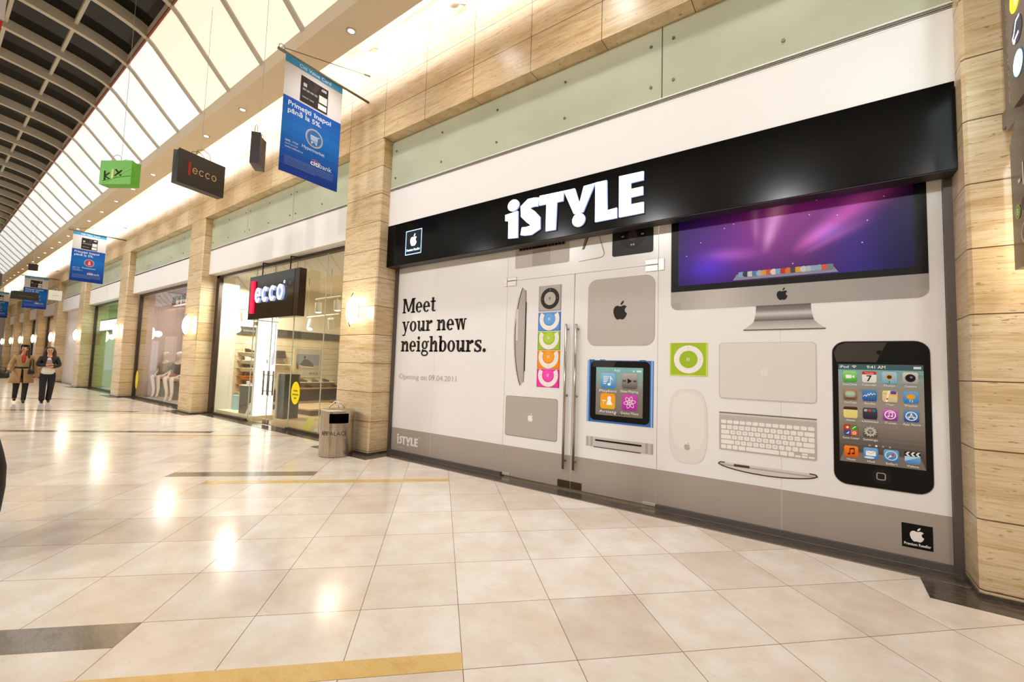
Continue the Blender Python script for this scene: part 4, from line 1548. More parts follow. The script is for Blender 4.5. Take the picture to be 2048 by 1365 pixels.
ICONS = [('FaceTime', 0, 0, '#9ae07a', '#37a32c'), ('Calendar', 1, 0, '#f6f4f2', '#e4e0dc'), ('Photos', 2, 0, '#a8d4ee', '#6fb2dc'), ('Camera', 3, 0, '#dcd8d4', '#a8a29c'),
         ('YouTube', 0, 1, '#b08a6a', '#7a5a42'), ('Stocks', 1, 1, '#4f8fd0', '#1f4f9a'), ('Maps', 2, 1, '#e8dcb4', '#d8c890'), ('Weather', 3, 1, '#6fb4e4', '#2f7fc4'),
         ('Notes', 0, 2, '#f0e6a0', '#e8dc88'), ('Utilities', 1, 2, '#4a4a58', '#2c2a38'), ('iTunes', 2, 2, '#d070d0', '#8a2aa0'), ('App Store', 3, 2, '#5f98d8', '#1f4fa0'),
         ('Game Center', 0, 3, '#c03a2a', '#8a2018'), ('Settings', 1, 3, '#8a847e', '#4a4540'),
         ('Music', 0, 4, '#f88a2a', '#d8580c'), ('Mail', 1, 4, '#7ab4ec', '#2f72c4'), ('Safari', 2, 4, '#6fb0e4', '#2a74bc'), ('Videos', 3, 4, '#8fc4f0', '#4a8cd8')]
px0, px1 = zF(177, 480)[0], zF(530, 490)[0]
rowz = [(zF(177, 272)[1] + zF(527, 281)[1]) / 2, (zF(177, 378)[1] + zF(530, 392)[1]) / 2, (zF(177, 481)[1] + zF(532, 501)[1]) / 2, 0, (zF(180, 709)[1] + zF(535, 742)[1]) / 2]
rowz[3] = rowz[2] + (rowz[2] - rowz[1]) * 1.0
w = (px1 - px0) / 3 * 0.735
W_ = '#fbfaf8'
for lab, c, r, c0, c1 in ICONS:
    cx, cz = px0 + (px1 - px0) * c / 3, rowz[r]
    a0, a1, b0, b1 = cx - w / 2, cx + w / 2, cz - w / 2, cz + w / 2
    f = P(0.009)
    icon_base(f, a0, b0, a1, b1, c0, c1)
    K = lambda x, z: (cx + w * x, cz + w * z)
    if lab == 'FaceTime':
        f.rr(*K(-0.30, -0.16), *K(0.12, 0.16), w * 0.05, W_); f.poly([K(0.14, 0), K(0.32, 0.15), K(0.32, -0.15)], W_)
    elif lab == 'Calendar':
        f.rr(*K(-0.5, 0.24), *K(0.5, 0.5), w * 0.15, '#c8342c'); f.rect(*K(-0.5, 0.22), *K(0.5, 0.30), '#c8342c'); f.text('7', cx, cz - w * 0.38, w * 0.52, '#2a2624', align='c', bold=0.02)
        f.text('Tuesday', cx, cz + w * 0.30, w * 0.13, '#f4e4e0', align='c')
    elif lab == 'Photos':
        for k in range(14):
            t = 2 * math.pi * k / 14
            f.poly([K(0.14 * math.cos(t - 0.3), 0.04 + 0.14 * math.sin(t - 0.3)), K(0.40 * math.cos(t), 0.04 + 0.40 * math.sin(t)), K(0.14 * math.cos(t + 0.3), 0.04 + 0.14 * math.sin(t + 0.3))], '#f0a81c'); f.lift -= f.eps
        f.lift += f.eps; f.ell(*K(0, 0.04), w * 0.16, w * 0.16, '#5a3414'); f.rect(*K(-0.03, -0.48), *K(0.03, -0.30), '#4a8a3a')
    elif lab == 'Camera':
        f.ell(*K(0, 0), w * 0.34, w * 0.34, '#2a2826'); f.ell(*K(0, 0), w * 0.24, w * 0.24, '#0f1418'); f.ell(*K(0.06, 0.07), w * 0.09, w * 0.09, '#7a8a94')
    elif lab == 'YouTube':
        f.poly(sup(cx, cz + w * 0.06, w * 0.38, w * 0.28, 3), '#9ab09a'); f.poly(sup(cx, cz + w * 0.12, w * 0.30, w * 0.16, 3), '#b4c8b2'); f.rect(*K(-0.34, -0.38), *K(0.34, -0.32), '#5a4232')
    elif lab == 'Stocks':
        f.stroke([K(-0.44, -0.10), K(-0.30, 0.04), K(-0.22, -0.08), K(-0.10, 0.16), K(-0.02, 0.02), K(0.08, 0.22), K(0.18, 0.06), K(0.28, 0.20), K(0.42, 0.10)], w * 0.05, W_)
        for k in range(4):
            f.rect(*K(-0.3 + 0.2 * k, -0.48), *K(-0.29 + 0.2 * k, 0.48), '#6fa4dc')
    elif lab == 'Maps':
        f.poly([K(-0.5, 0.18), K(0.5, 0.02), K(0.5, 0.14), K(-0.5, 0.32)], '#f4c030'); f.poly([K(-0.12, 0.5), K(0.02, 0.5), K(-0.16, -0.5), K(-0.30, -0.5)], '#fbf6e6')
        f.rr(*K(0.05, 0.20), *K(0.44, 0.48), w * 0.08, '#5a4aa8'); f.ell(*K(-0.18, -0.22), w * 0.07, w * 0.07, '#d83a2a')
    elif lab == 'Weather':
        f.ell(*K(0, 0.06), w * 0.28, w * 0.22, '#f6a81c'); f.text('73', cx, cz - w * 0.42, w * 0.2, '#eef6fc', align='c')
    elif lab == 'Notes':
        f.rr(*K(-0.5, 0.26), *K(0.5, 0.5), w * 0.14, '#4a3424'); f.rect(*K(-0.5, 0.24), *K(0.5, 0.34), '#4a3424')
        for k in range(5):
            f.rect(*K(-0.46, -0.36 + 0.12 * k), *K(0.46, -0.35 + 0.12 * k), '#c8b460')
    elif lab == 'Utilities':
        for k, cc in enumerate(('#b0b0b8', '#c84a3a', '#3a7ab8')):
            f.rr(*K(-0.40 + 0.28 * k, 0.16), *K(-0.18 + 0.28 * k, 0.38), w * 0.05, cc)
    elif lab == 'iTunes':
        f.ring(*K(0, 0), w * 0.38, w * 0.38, w * 0.31, w * 0.31, W_); f.rect(*K(-0.10, -0.12), *K(-0.05, 0.20), W_); f.rect(*K(0.12, -0.08), *K(0.17, 0.24), W_); f.poly([K(-0.10, 0.14), K(0.17, 0.18), K(0.17, 0.26), K(-0.10, 0.22)], W_)
        f.ell(*K(-0.12, -0.14), w * 0.08, w * 0.06, W_); f.ell(*K(0.10, -0.10), w * 0.08, w * 0.06, W_)
    elif lab == 'App Store':
        f.ring(*K(0, 0), w * 0.38, w * 0.38, w * 0.31, w * 0.31, W_)
        for a, b in ((K(-0.18, -0.22), K(0.04, 0.24)), (K(0.18, -0.22), K(-0.04, 0.24)), (K(-0.26, -0.08), K(0.26, -0.08))):
            f.stroke([a, b], w * 0.06, W_)
    elif lab == 'Game Center':
        f.rect(*K(0, 0), *K(0.46, 0.46), '#3a9a3a'); f.rect(*K(-0.46, -0.46), *K(0, 0), '#2a4aa0'); f.rect(*K(0, -0.46), *K(0.46, 0), '#e0682a'); f.rect(*K(-0.46, 0), *K(0, 0.46), '#b8481a')
        f.ell(*K(-0.24, 0.24), w * 0.10, w * 0.10, '#f2d8b0'); f.stroke([K(0.10, 0.12), K(0.36, 0.36)], w * 0.07, '#e8f0e0'); f.poly([K(-0.36, -0.34), K(-0.10, -0.10), K(-0.16, -0.34)], '#dfe8f8'); f.ring(*K(0.24, -0.24), w * 0.13, w * 0.13, w * 0.07, w * 0.07, '#f8e8dc')
    elif lab == 'Settings':
        f.ring(*K(0, 0), w * 0.36, w * 0.36, w * 0.22, w * 0.22, '#c8c2bc')
        for k in range(12):
            t = 2 * math.pi * k / 12
            f.stroke([K(0.34 * math.cos(t), 0.34 * math.sin(t)), K(0.45 * math.cos(t), 0.45 * math.sin(t))], w * 0.09, '#c8c2bc')
        for k in range(3):
            t = 2 * math.pi * k / 3 + 0.5
            f.stroke([K(0, 0), K(0.25 * math.cos(t), 0.25 * math.sin(t))], w * 0.06, '#c8c2bc')
    elif lab == 'Music':
        M = '#3a1a08'
        f.rect(*K(-0.12, -0.20), *K(-0.06, 0.22), M); f.rect(*K(0.18, -0.14), *K(0.24, 0.30), M); f.poly([K(-0.12, 0.16), K(0.24, 0.22), K(0.24, 0.34), K(-0.12, 0.28)], M); f.ell(*K(-0.16, -0.22), w * 0.11, w * 0.08, M); f.ell(*K(0.14, -0.16), w * 0.11, w * 0.08, M)
    elif lab == 'Mail':
        f.rect(*K(-0.34, -0.20), *K(0.34, 0.22), W_); f.stroke([K(-0.34, 0.22), K(0, -0.04), K(0.34, 0.22)], w * 0.04, '#a8bcd4'); f.ell(*K(-0.1, -0.36), w * 0.36, w * 0.10, '#dcecf8')
    elif lab == 'Safari':
        f.ring(*K(0, 0), w * 0.42, w * 0.42, w * 0.34, w * 0.34, '#cfe0ee'); f.poly([K(-0.26, -0.26), K(0.07, -0.06), K(-0.05, 0.06)], '#eef2f6'); f.poly([K(0.26, 0.26), K(0.07, -0.06), K(-0.05, 0.06)], '#d8402a')
    elif lab == 'Videos':
        f.rect(*K(-0.5, 0.12), *K(0.5, 0.5), '#1c1a18')
        for k in range(3):
            for d in (0,):
                f.poly([K(-0.44 + 0.32 * k, 0.32), K(-0.30 + 0.32 * k, 0.48), K(-0.14 + 0.32 * k, 0.48), K(-0.28 + 0.32 * k, 0.32)], W_); f.poly([K(-0.44 + 0.32 * k, 0.30), K(-0.28 + 0.32 * k, 0.30), K(-0.14 + 0.32 * k, 0.14), K(-0.30 + 0.32 * k, 0.14)], W_)
        f.poly([K(-0.5, -0.30), K(0.5, 0.10), K(0.5, 0.12), K(-0.5, 0.12)], '#b4daf6')
    if r not in (4,):
        f.poly(sup(cx, cz + w * 0.42, w * 0.44, w * 0.05, 2), '#ffffff') if False else None
    f.text(lab, cx, b0 - w * 0.28, w * 0.165, '#f2eeea', align='c', bold=0.008, width=min(w * 1.2, len(lab) * w * 0.125))
    f.build('app_icon', pic)
# --- reseller badge on the grey band
x0, x1 = F(1803.6, 1070)[0], F(1866.5, 1080)[0]
z1, z0 = (F(1803.6, 1045.7)[1] + F(1866.6, 1055)[1]) / 2, (F(1803.6, 1093.3)[1] + F(1866.3, 1104.3)[1]) / 2
f = P(); f.rect(x0, z0, x1, z1, '#0e0c0b'); pic = f.build('reseller_badge', paneR)
f = P(0.005); f.apple((x0 + x1) / 2 + 0.0, z0 + (z1 - z0) * 0.58, (z1 - z0) * 0.60, '#f2eeea'); f.text('Premium Reseller', (x0 + x1) / 2, z0 + (z1 - z0) * 0.11, (z1 - z0) * 0.11, '#f2eeea', width=(x1 - x0) * 0.86, align='c', bold=0.02)
f.build('badge_emblem', pic)

# ------------------------------------------------------------------ door hardware
NICK = mat('brushed_nickel', '#b5aca0', 0.28, 1.0)
CLIP = mat('clip_steel', '#d5cec6', 0.35, 0.6)
for leaf, px, top, btm in ((doorL, (1130.6, 1127), 648.5, 938.5), (doorR, (1151.8, 1146.5), 648.5, 941)):
    a, b = at_y(px[0], top, PY - 0.06), at_y(px[1], btm, PY - 0.06)
    x = (a.x + b.x) / 2
    h = obj('pull_handle', MB().tube([(x, PY - 0.06, b.z), (x, PY - 0.06, a.z)], 0.0165, 14), NICK, leaf, smooth=True)
    for z in (a.z - 0.06, (a.z + b.z) / 2, b.z + 0.10):
        obj('handle_post', MB().tube([(x, PY - 0.06, z), (x, PY, z)], 0.010, 10).tube([(x, PY - 0.008, z), (x, PY, z)], 0.018, 12), NICK, h, smooth=True)
for leaf, side, tl, br, nm in ((doorL, paneL, (1007.5, 557.5), (1032, 571.5), 'top_hinge'), (doorR, paneR, (1291, 521), (1328, 540), 'top_hinge'), (doorL, None, (1004.5, 944), (1018.5, 955), 'floor_hinge'), (doorR, None, (1284.3, 1003), (1312, 1017), 'floor_hinge')):
    a, b = at_y(tl[0], tl[1], PY - 0.012), at_y(br[0], br[1], PY - 0.012)
    z0, z1 = min(a.z, b.z), max(a.z, b.z)
    if side is None:
        obj(nm, MB().box(a.x, b.x, PY - 0.014, PY, max(0.024, z0), z1), CLIP, leaf, bevel=0.002)
        continue
    edge = xdl if leaf is doorL else xdr
    q0, q1 = (edge + 0.004, b.x) if leaf is doorL else (a.x, edge - 0.004)
    w0, w1 = (a.x, edge - 0.004) if leaf is doorL else (edge + 0.004, b.x)
    obj(nm, MB().box(q0, q1, PY - 0.014, PY, z0, ztr - 0.003), CLIP, leaf, bevel=0.002)
    obj('hinge_plate', MB().box(w0, w1, PY - 0.014, PY, z0, z1), CLIP, side, bevel=0.002)
    obj('hinge_plate', MB().box(q0, q1, PY - 0.014, PY, ztr + 0.009, z1), CLIP, paneT, bevel=0.002)
for p, xl, xr_ in ((doorL, at_y(1115.4, 975, PY).x, xc - 0.006), (doorR, xc + 0.006, at_y(1162.6, 985, PY).x)):
    obj('lock', MB().box(xl, xr_, PY - 0.016, PY, 0.03, 0.115), mat('lock_bronze', '#4d3f33', 0.4, 0.7), p, bevel=0.002)
# ------------------------------------------------------------------ shop rooms behind glass
def room(x0, x1, depth, wall, floor_m, ceil_m, zc=3.95):
    y0, y1 = GLASS_Y + 0.05, GLASS_Y + depth
    struct('wall_left', MB().box(x0 - 0.1, x0, y0, y1, 0, zc), wall)
    struct('wall_right', MB().box(x1, x1 + 0.1, y0, y1, 0, zc), wall)
    struct('wall_back', MB().box(x0 - 0.1, x1 + 0.1, y1, y1 + 0.1, 0, zc), wall)
    struct('ceiling', MB().box(x0 - 0.1, x1 + 0.1, y0 + 0.2, y1, zc, zc + 0.1), ceil_m)
    struct('floor', MB().box(x0, x1, y0, y1, 0.0, 0.012), floor_m)


CREAM = mat('shop_cream', '#ece2cc', 0.7)
WOODF = mat('shop_floor', '#c8ab80', 0.35)
WCEIL = mat('shop_ceiling', '#f0e8da', 0.8)
PINKW = mat('shop_rose_wall', '#dcc9c6', 0.7)
GREENW = mat('shop_green_wall', '#b9d09a', 0.6)
room(-14.3, -7.0, 4.6, CREAM, WOODF, WCEIL)
room(-21.3, -15.0, 3.2, PINKW, mat('rose_floor', '#b8a49c', 0.4), mat('rose_ceiling', '#e2d4dc', 0.8))
room(-28.2, -22.1, 3.2, GREENW, mat('green_floor', '#b0b898', 0.3), mat('green_ceiling', '#dfe8d4', 0.8))
room(-6.18, 0.9, 3.5, CREAM, WOODF, WCEIL, 3.7)
for a, b in ((-34.4, -29.0), (-40.5, -35.3), (-46.1, -41.3), (-51.1, -46.9), (-56.6, -51.9)):
    room(a, b, 2.6, PINKW, WOODF, WCEIL)


def shop_glass(n, x0, x1, joints, frame_m, sill=0.05, top=3.90):
    m = MB()
    m.box(x0, x0 + 0.19 if n == 2 else x0 + 0.10, 4.96, 5.06, 0, top)
    m.box(x0, x1, 4.96, 5.06, top - 0.07, top)
    m.box(x0, x1 if n != 2 else -11.75, 4.97, 5.05, 0, sill)
    if n == 2:
        m.box(-9.75, x1, 4.97, 5.05, 0, sill)
    struct('window_%d' % n, m, frame_m)
    xs = [x0 + 0.1] + joints + [x1]
    for k in range(len(xs) - 1):
        g = MB().box(xs[k] + 0.004, xs[k + 1] - 0.004, GLASS_Y, GLASS_Y + 0.010, 0.02 if n == 2 else sill, top - 0.06)
        yield obj('shop_glass_pane', g, CLEAR)


EDGE = mat('glass_edge', '#dfe8dc', 0.25, spec=0.5)
gp = list(shop_glass(2, -14.05, -7.2, [-11.68, -10.73, -9.71, -8.47], FRAME_BR))
for g, l in zip(gp, ['clear glass pane beside the second pillar, in front of the white shop wall panel', 'left leaf of the clear glass shop door under the red-barred sign',
                     'right leaf of the clear glass shop door under the red-barred sign', 'clear glass pane with the yellow oval sticker', 'clear glass pane behind the steel litter bin']):
    tag(g, l, 'glass pane')
for g, x in zip(gp[1:], [-11.68, -10.73, -9.71, -8.47]):
    obj('glass_edge', MB().box(x + 0.005, x + 0.010, 4.994, 5.016, 0.03, 3.83), EDGE, g)
# sticker on its pane
c = at_y(550 + 252 * .1611, 660 + 785 * .1611, 4.99)
t_, b_ = at_y(550 + 262 * .1611, 660 + 645 * .1611, 4.99), at_y(550 + 245 * .1611, 660 + 928 * .1611, 4.99)
f = Flat(facade(4.993), 0.001)
rz = (t_.z - b_.z) / 2
f.ell(c.x, (t_.z + b_.z) / 2, 0.185, rz, '#f2dc00')
zc_ = (t_.z + b_.z) / 2
for _w, _z in ((0.17, 0.03), (0.25, -0.05), (0.10, -0.13)):
    f.rect(c.x - _w / 2, zc_ + _z, c.x + _w / 2, zc_ + _z + 0.035, '#8a8420')
f.build('oval_sticker', gp[3])
for hx in ((-10.98, -10.90, 1), (-10.80, -10.72, 1), (-10.62, -10.60, 2), (-10.52, -10.50, 2)):
    a, b = hx[0], hx[1]
for x, leaf in ((-10.86, gp[1]), (-10.60, gp[2])):
    for yy in (4.955, 5.055):
        h = obj('pull_handle', MB().tube([(x, yy, 0.70), (x, yy, 1.28)], 0.018, 10), mat('handle_dark', '#7a7268', 0.35, 0.8), leaf, smooth=True)
        for z in (0.80, 1.18):
            obj('handle_post', MB().tube([(x, yy, z), (x, 5.005, z)], 0.010, 8), NICK, h)
for leaf, x in ((gp[1], -10.80), (gp[2], -10.66)):
    obj('floor_lock', MB().box(x - 0.065, x + 0.065, 4.988, 5.022, 0.02, 0.14), NICK, leaf)
obj('top_hinge', MB().box(-11.67, -11.50, 4.985, 5.025, 2.40, 2.49), NICK, gp[1])

# --- hanging black sign
st = thing('hanging_sign', 'black hanging shop sign with a red bar and glowing white word, on two rods', 'sign', (-10.3, 4.75, 2.51))
SX0, SX1, SZ0, SZ1 = -11.46, -9.33, 2.51, 3.56
obj('box', MB().box(SX0, SX1, 4.76, 4.92, SZ0, SZ1), mat('sign_black', '#14120f', 0.10, spec=0.6), st)
obj('end_panel', MB().box(SX1, SX1 + 0.20, 4.765, 4.92, SZ0, SZ1), mat('sign_end_brown', '#2a1a14', 0.2), st)
a, b = at_y(410 + 643 * .1465, 480 + 570 * .1465, 4.75), at_y(410 + 662 * .1465, 480 + 1010 * .1465, 4.75)
obj('red_bar', MB().box(-11.31, -11.135, 4.72, 4.76, 2.65, 3.44), mat('red_glow', '#e0103c', 0.4, emit='#f01848', es=0.75), st)
for x in (-11.01, -9.69):
    obj('rod', MB().tube([(x, 4.84, SZ1), (x, 4.84, 3.90)], 0.014, 8).tube([(x, 4.84, 3.885), (x + 0.08, 4.98, 3.885)], 0.012, 8), mat('rod_black', '#1c1714', 0.4, 0.5), st)


def ecco_polys(x0, z0, w, h, t=0.24):
    """e c c o in round letters; returns polygon list"""
    q = []
    n = 4
    g = w * 0.055
    lw = (w - g * 3) / 4
    for k, ch in enumerate('ecco'):
        cx, cz = x0 + lw / 2 + k * (lw + g), z0 + h / 2
        rx, rz = lw / 2, h / 2
        a0, a1 = {'e': (0, 325), 'c': (38, 322), 'o': (0, 360)}[ch]
        m = 30
        ix, iz = rx * (1 - t * 2), rz * (1 - t * 1.8)
        for i in range(m):
            u, v = math.radians(a0 + (a1 - a0) * i / m), math.radians(a0 + (a1 - a0) * (i + 1) / m)
            q.append([(cx + ix * math.cos(u), cz + iz * math.sin(u)), (cx + rx * math.cos(u), cz + rz * math.sin(u)), (cx + rx * math.cos(v), cz + rz * math.sin(v)), (cx + ix * math.cos(v), cz + iz * math.sin(v))])
        if ch == 'e':
            q.append([(cx - rx * 0.85, cz - rz * t * 0.6), (cx + rx * 0.96, cz - rz * t * 0.6), (cx + rx * 0.96, cz + rz * t * 0.6), (cx - rx * 0.85, cz + rz * t * 0.6)])
    return q


ex0, ex1 = -11.03, -9.70
_ep = ecco_polys(ex0, 2.89, ex1 - ex0, 0.36, 0.25)
for _q in (_ep[0:31], _ep[31:61], _ep[61:91], _ep[91:121]):
    letter('letter', _q, st, 4.705, 4.76, GLOW, HALO)
f = Flat(facade(4.70), 0.0); f.ring(ex1 + 0.06, 3.28, 0.035, 0.035, 0.022, 0.022, '#dfe8ff'); f.build('ring_mark', st, MATS['lit_print'])
light('sign_glow', 'AREA', (-10.4, 4.68, 3.07), 3, (0.8, 0.87, 1), 1.2, 0.3, aim=(-10.4, 2.5, 2.6))

# --- window display of that shop
struct('wall_panel', MB().box(-14.0, -13.86, 5.06, 5.48, 0.0, 3.9), mat('panel_white', '#f3eee4', 0.6))
pl = obj('display_platform', MB().box(-13.84, -11.62, 5.10, 5.62, 0.012, 0.115), mat('platform_cream', '#f2e6c8', 0.4))
tag(pl, 'low cream platform behind the glass, carrying the shoe display', 'platform')
lb = thing('light_box', 'tall glowing white advertising panel with a faint photo of a walker', 'light box', (-11.72, 5.36, 0.115))
obj('case', MB().box(-11.80, -11.71, 5.12, 5.62, 0.116, 2.56), mat('case_white', '#f4f2ee', 0.4), lb)
XF = lambda X: (lambda u, w, l: (X + l, u, w))
f = Flat(XF(-11.708), 0.001)
f.rect(5.13, 0.9, 5.61, 2.53, '#f4f2f4'); f.poly([(5.50, 1.35), (5.53, 2.50), (5.60, 2.50), (5.60, 1.35)], '#d8d4de'); f.poly([(5.56, 2.5), (5.575, 2.5), (5.57, 1.5), (5.555, 1.4)], '#6a6470')
f.poly([(5.38, 1.55), (5.43, 1.56), (5.43, 1.45), (5.385, 1.44)], '#8a8690'); f.poly([(5.50, 1.55), (5.57, 1.9), (5.60, 1.8), (5.59, 1.45), (5.52, 1.40)], '#9a94a0')
f.poly([(5.27, 1.38), (5.29, 1.22), (5.31, 1.20), (5.29, 1.36)], '#8a8690'); f.ell(5.40, 2.10, 0.012, 0.03, '#b8b2bc'); f.ell(5.31, 1.85, 0.01, 0.02, '#c8c4cc'); f.rect(5.25, 1.185, 5.44, 1.20, '#aaa6b0')
f.build('photo', lb, MATS['lit_print'])
f = Flat(XF(-11.708), 0.001); f.rect(5.13, 0.12, 5.61, 0.9, '#fbf8f2'); f.build('blank_front', lb, MATS['lit_print'])
pb = thing('display_plinth', 'dark grey display plinth behind the glass door, beside the glowing panel', 'plinth', (-11.5, 5.95, 0.012))
obj('body', MB().box(-11.73, -11.42, 5.75, 6.15, 0.012, 1.18), mat('plinth_dark', '#3c3e36', 0.5), pb)
obj('white_side', MB().box(-11.80, -11.735, 5.72, 6.10, 0.012, 1.20), WHITE, pb)
pb = thing('display_plinth', 'short dark grey display plinth on the cream platform, white shoe on top', 'plinth', (-12.45, 5.30, 0.115))
obj('body', MB().box(-12.62, -12.22, 5.18, 5.44, 0.116, 0.84), mat('plinth_grey', '#55574c', 0.35), pb)
obj('top', MB().box(-12.64, -12.20, 5.16, 5.46, 0.84, 0.855), WHITE, pb)


def shoe_mesh(name, x, y, z, s, rot, m, sole, label, group=None):
    """low shoe: sole, upper with opening, pointed toe; local +x is the toe"""
    t = thing(name, label, 'shoe', (x, y, z), group)
    L, W = 0.28 * s, 0.10 * s
    so = MB()
    out = []
    n = 22
    for k in range(n):
        a = 2 * math.pi * k / n
        px_, py_ = math.cos(a), math.sin(a)
        wv = W / 2 * (1.0 - 0.22 * math.exp(-((px_ + 0.15) / 0.35) ** 2))
        out.append((px_ * L / 2, py_ * wv))
    so.prism([(p[0], p[1], 0.0) for p in out], (0, 0, 0.022 * s))
    o1 = obj('sole', MB().add([(q[0] + x, q[1] + y, q[2] + z) for q in so.v], so.f), sole, t)
    up = MB()
    lv = [(0.022, 1.0, 0.0), (0.05, 0.96, -0.0), (0.075, 0.80, -0.03), (0.095, 0.60, -0.065), (0.11, 0.46, -0.085)]
    vs_, fs_ = [], []
    for zz, sc, sh in lv:
        for q in out:
            k = 1 - max(0, q[0] / (L / 2)) * (0.55 if zz > 0.06 else 0.1) * (zz / 0.11)
            vs_.append((q[0] * sc * k + sh * s + x, q[1] * (0.55 + 0.45 * sc) + y, zz * s + z))
    for r in range(len(lv) - 1):
        for k in range(n):
            k2 = (k + 1) % n
            fs_.append((r * n + k, r * n + k2, (r + 1) * n + k2, (r + 1) * n + k))
    fs_.append(tuple((len(lv) - 1) * n + k for k in range(n)))
    up.add(vs_, fs_)
    obj('upper', up, m, t, smooth=True)
    t.rotation_euler = (0, 0, rot)
    return t


SH_BR, SH_BK, SH_WH, SH_TN = mat('shoe_brown', '#4a3626', 0.5), mat('shoe_black', '#23201e', 0.45), mat('shoe_white', '#f0ebe4', 0.5), mat('shoe_tan', '#7a5c3c', 0.5)
SOLE = mat('shoe_sole', '#2a241e', 0.7); SOLE_W = mat('shoe_sole_pale', '#d8d0c4', 0.6)
shoe_mesh('shoe', -12.42, 5.31, 0.8555, 0.95, 2.4, SH_WH, SOLE_W, 'white shoe on top of the short dark plinth')
# boxes and cards on the platform
bl = mat('box_blue', '#8ec0dc', 0.5); bl2 = mat('box_blue_pale', '#a8cfe2', 0.5)
for nm, l, bx, m in (('shoe_box', 'pale blue box standing left of the short dark plinth', (-13.62, -13.34, 5.40, 5.52, 0.116, 0.52), bl2), ('shoe_box', 'blue box standing right of the short dark plinth', (-12.40, -11.98, 5.48, 5.60, 0.116, 0.54), bl),
                     ('shoe_box', 'yellow-green carton behind the pale blue box on the platform', (-13.34, -13.12, 5.54, 5.61, 0.116, 0.74), mat('box_lime', '#d8cf88', 0.6))):
    t = thing(nm, l, 'box', ((bx[0] + bx[1]) / 2, (bx[2] + bx[3]) / 2, bx[4]))
    obj('body', MB().box(*bx[:5], bx[5] - 0.05), m, t)
    obj('lid', MB().box(bx[0] - 0.004, bx[1] + 0.004, bx[2] - 0.004, bx[3] + 0.004, bx[5] - 0.05, bx[5]), m, t)
o = obj('price_card', MB().prism([(-12.10, 5.12, 0.116), (-11.94, 5.14, 0.116), (-11.88, 5.22, 0.42), (-12.04, 5.20, 0.42)], (0.006, -0.004, 0)), mat('card_rose', '#f0dcd4', 0.6))
tag(o, 'small pale pink leaning card at the front of the cream platform', 'card')
o = obj('leaflet_stand', MB().prism([(-9.30, 5.12, 0.013), (-9.16, 5.20, 0.013), (-9.06, 5.26, 0.28), (-9.20, 5.18, 0.28)], (0.02, -0.012, 0)), mat('card_yellow', '#f2ec6a', 0.6))
tag(o, 'small yellow leaning card on the shop floor behind the glass', 'card')
o = obj('white_card', MB().box(-8.62, -8.50, 5.09, 5.12, 0.013, 0.27), WHITE)
tag(o, 'small white upright card behind the glass beside the litter bin', 'card')
o = obj('bench', MB().box(-8.95, -7.6, 5.2, 5.75, 0.02, 0.075).box(-8.9, -7.65, 5.22, 5.7, 0.0125, 0.02), mat('bench_white', '#f4ece0', 0.4))
tag(o, 'low white display plate on the shop floor behind the litter bin', 'platform')

# --- left wall of that shop: dark band, shelves with shoes, framed poster
WX = -14.3
SLAT = mat('slat_wall', '#d9c9a8', 0.6)
mb = MB()
for k in range(12):
    mb.box(WX, WX + 0.02, 5.62, 9.4, 0.12 + k * 0.19, 0.12 + k * 0.19 + 0.182)
struct('wall_slats', mb, SLAT)
t = thing('header_band', 'dark grey header band with grey lettering high on the shop wall', 'sign', (WX, 5.7, 2.29))
obj('board', MB().box(WX + 0.02, WX + 0.06, 5.66, 9.4, 2.30, 2.54), mat('band_dark', '#4a4640', 0.5), t)
f = Flat(XF(WX + 0.062), 0.001)
for _k in range(7):
    f.rect(5.82 + 0.05 * _k, 2.39, 5.855 + 0.05 * _k, 2.45, '#8a847a')
f.build('lettering', t)
f = Flat(XF(WX + 0.024), 0.001); f.text('JOI', 5.90, 2.00, 0.13, '#cfd8e2', bold=0.02)
w_ = f.build('wall_word', None); tag(w_, 'white letters on the slatted shop wall above the shoe shelves', 'lettering')
SHELF = mat('shelf_white', '#efe6d2', 0.4); SH_OR = mat('shelf_orange', '#dd8a3c', 0.5)
for k, (z, m, sm) in enumerate([(1.76, SHELF, SH_BR), (1.52, SHELF, SH_WH), (1.29, SHELF, SH_BK), (1.05, SH_OR, SH_BR), (0.80, SH_OR, SH_BK), (0.56, SHELF, SH_TN)]):
    nth = ['topmost', 'second', 'third', 'fourth', 'fifth', 'lowest'][k]
    t = thing('wall_shelf', 'short tapered shoe shelf near the white panel, the %s of six' % nth, 'shelf', (WX + 0.02, 6.0, z))
    obj('board', MB().prism([(WX + 0.02, 5.72, z), (WX + 0.20, 5.80, z), (WX + 0.20, 6.34, z), (WX + 0.02, 6.42, z)], (0, 0, -0.018)), m, t)
    obj('tray', MB().prism([(WX + 0.02, 5.76, z - 0.02), (WX + 0.02, 6.38, z - 0.02), (WX + 0.02, 6.30, z - 0.12), (WX + 0.02, 5.84, z - 0.12)], (0.10, 0, 0)), m, t)
    shoe_mesh('shoe', WX + 0.12, 6.02, z + 0.001, 1.0, math.radians(95), sm, SOLE if sm is not SH_WH else SOLE_W, '%s shoe on the %s of six short wall shelves' % ({'shoe_brown': 'brown', 'shoe_white': 'white', 'shoe_black': 'black', 'shoe_tan': 'tan'}[sm.name], nth))
shoe_mesh('shoe', WX + 0.14, 6.95, 1.432, 1.1, math.radians(100), SH_TN, SOLE, 'tan shoe on the wall bracket left of the framed poster')
o = obj('wall_shelf', MB().box(WX + 0.02, WX + 0.25, 6.65, 7.25, 1.40, 1.43), SHELF); tag(o, 'pale shelf bracket left of the framed poster in the shop', 'shelf')
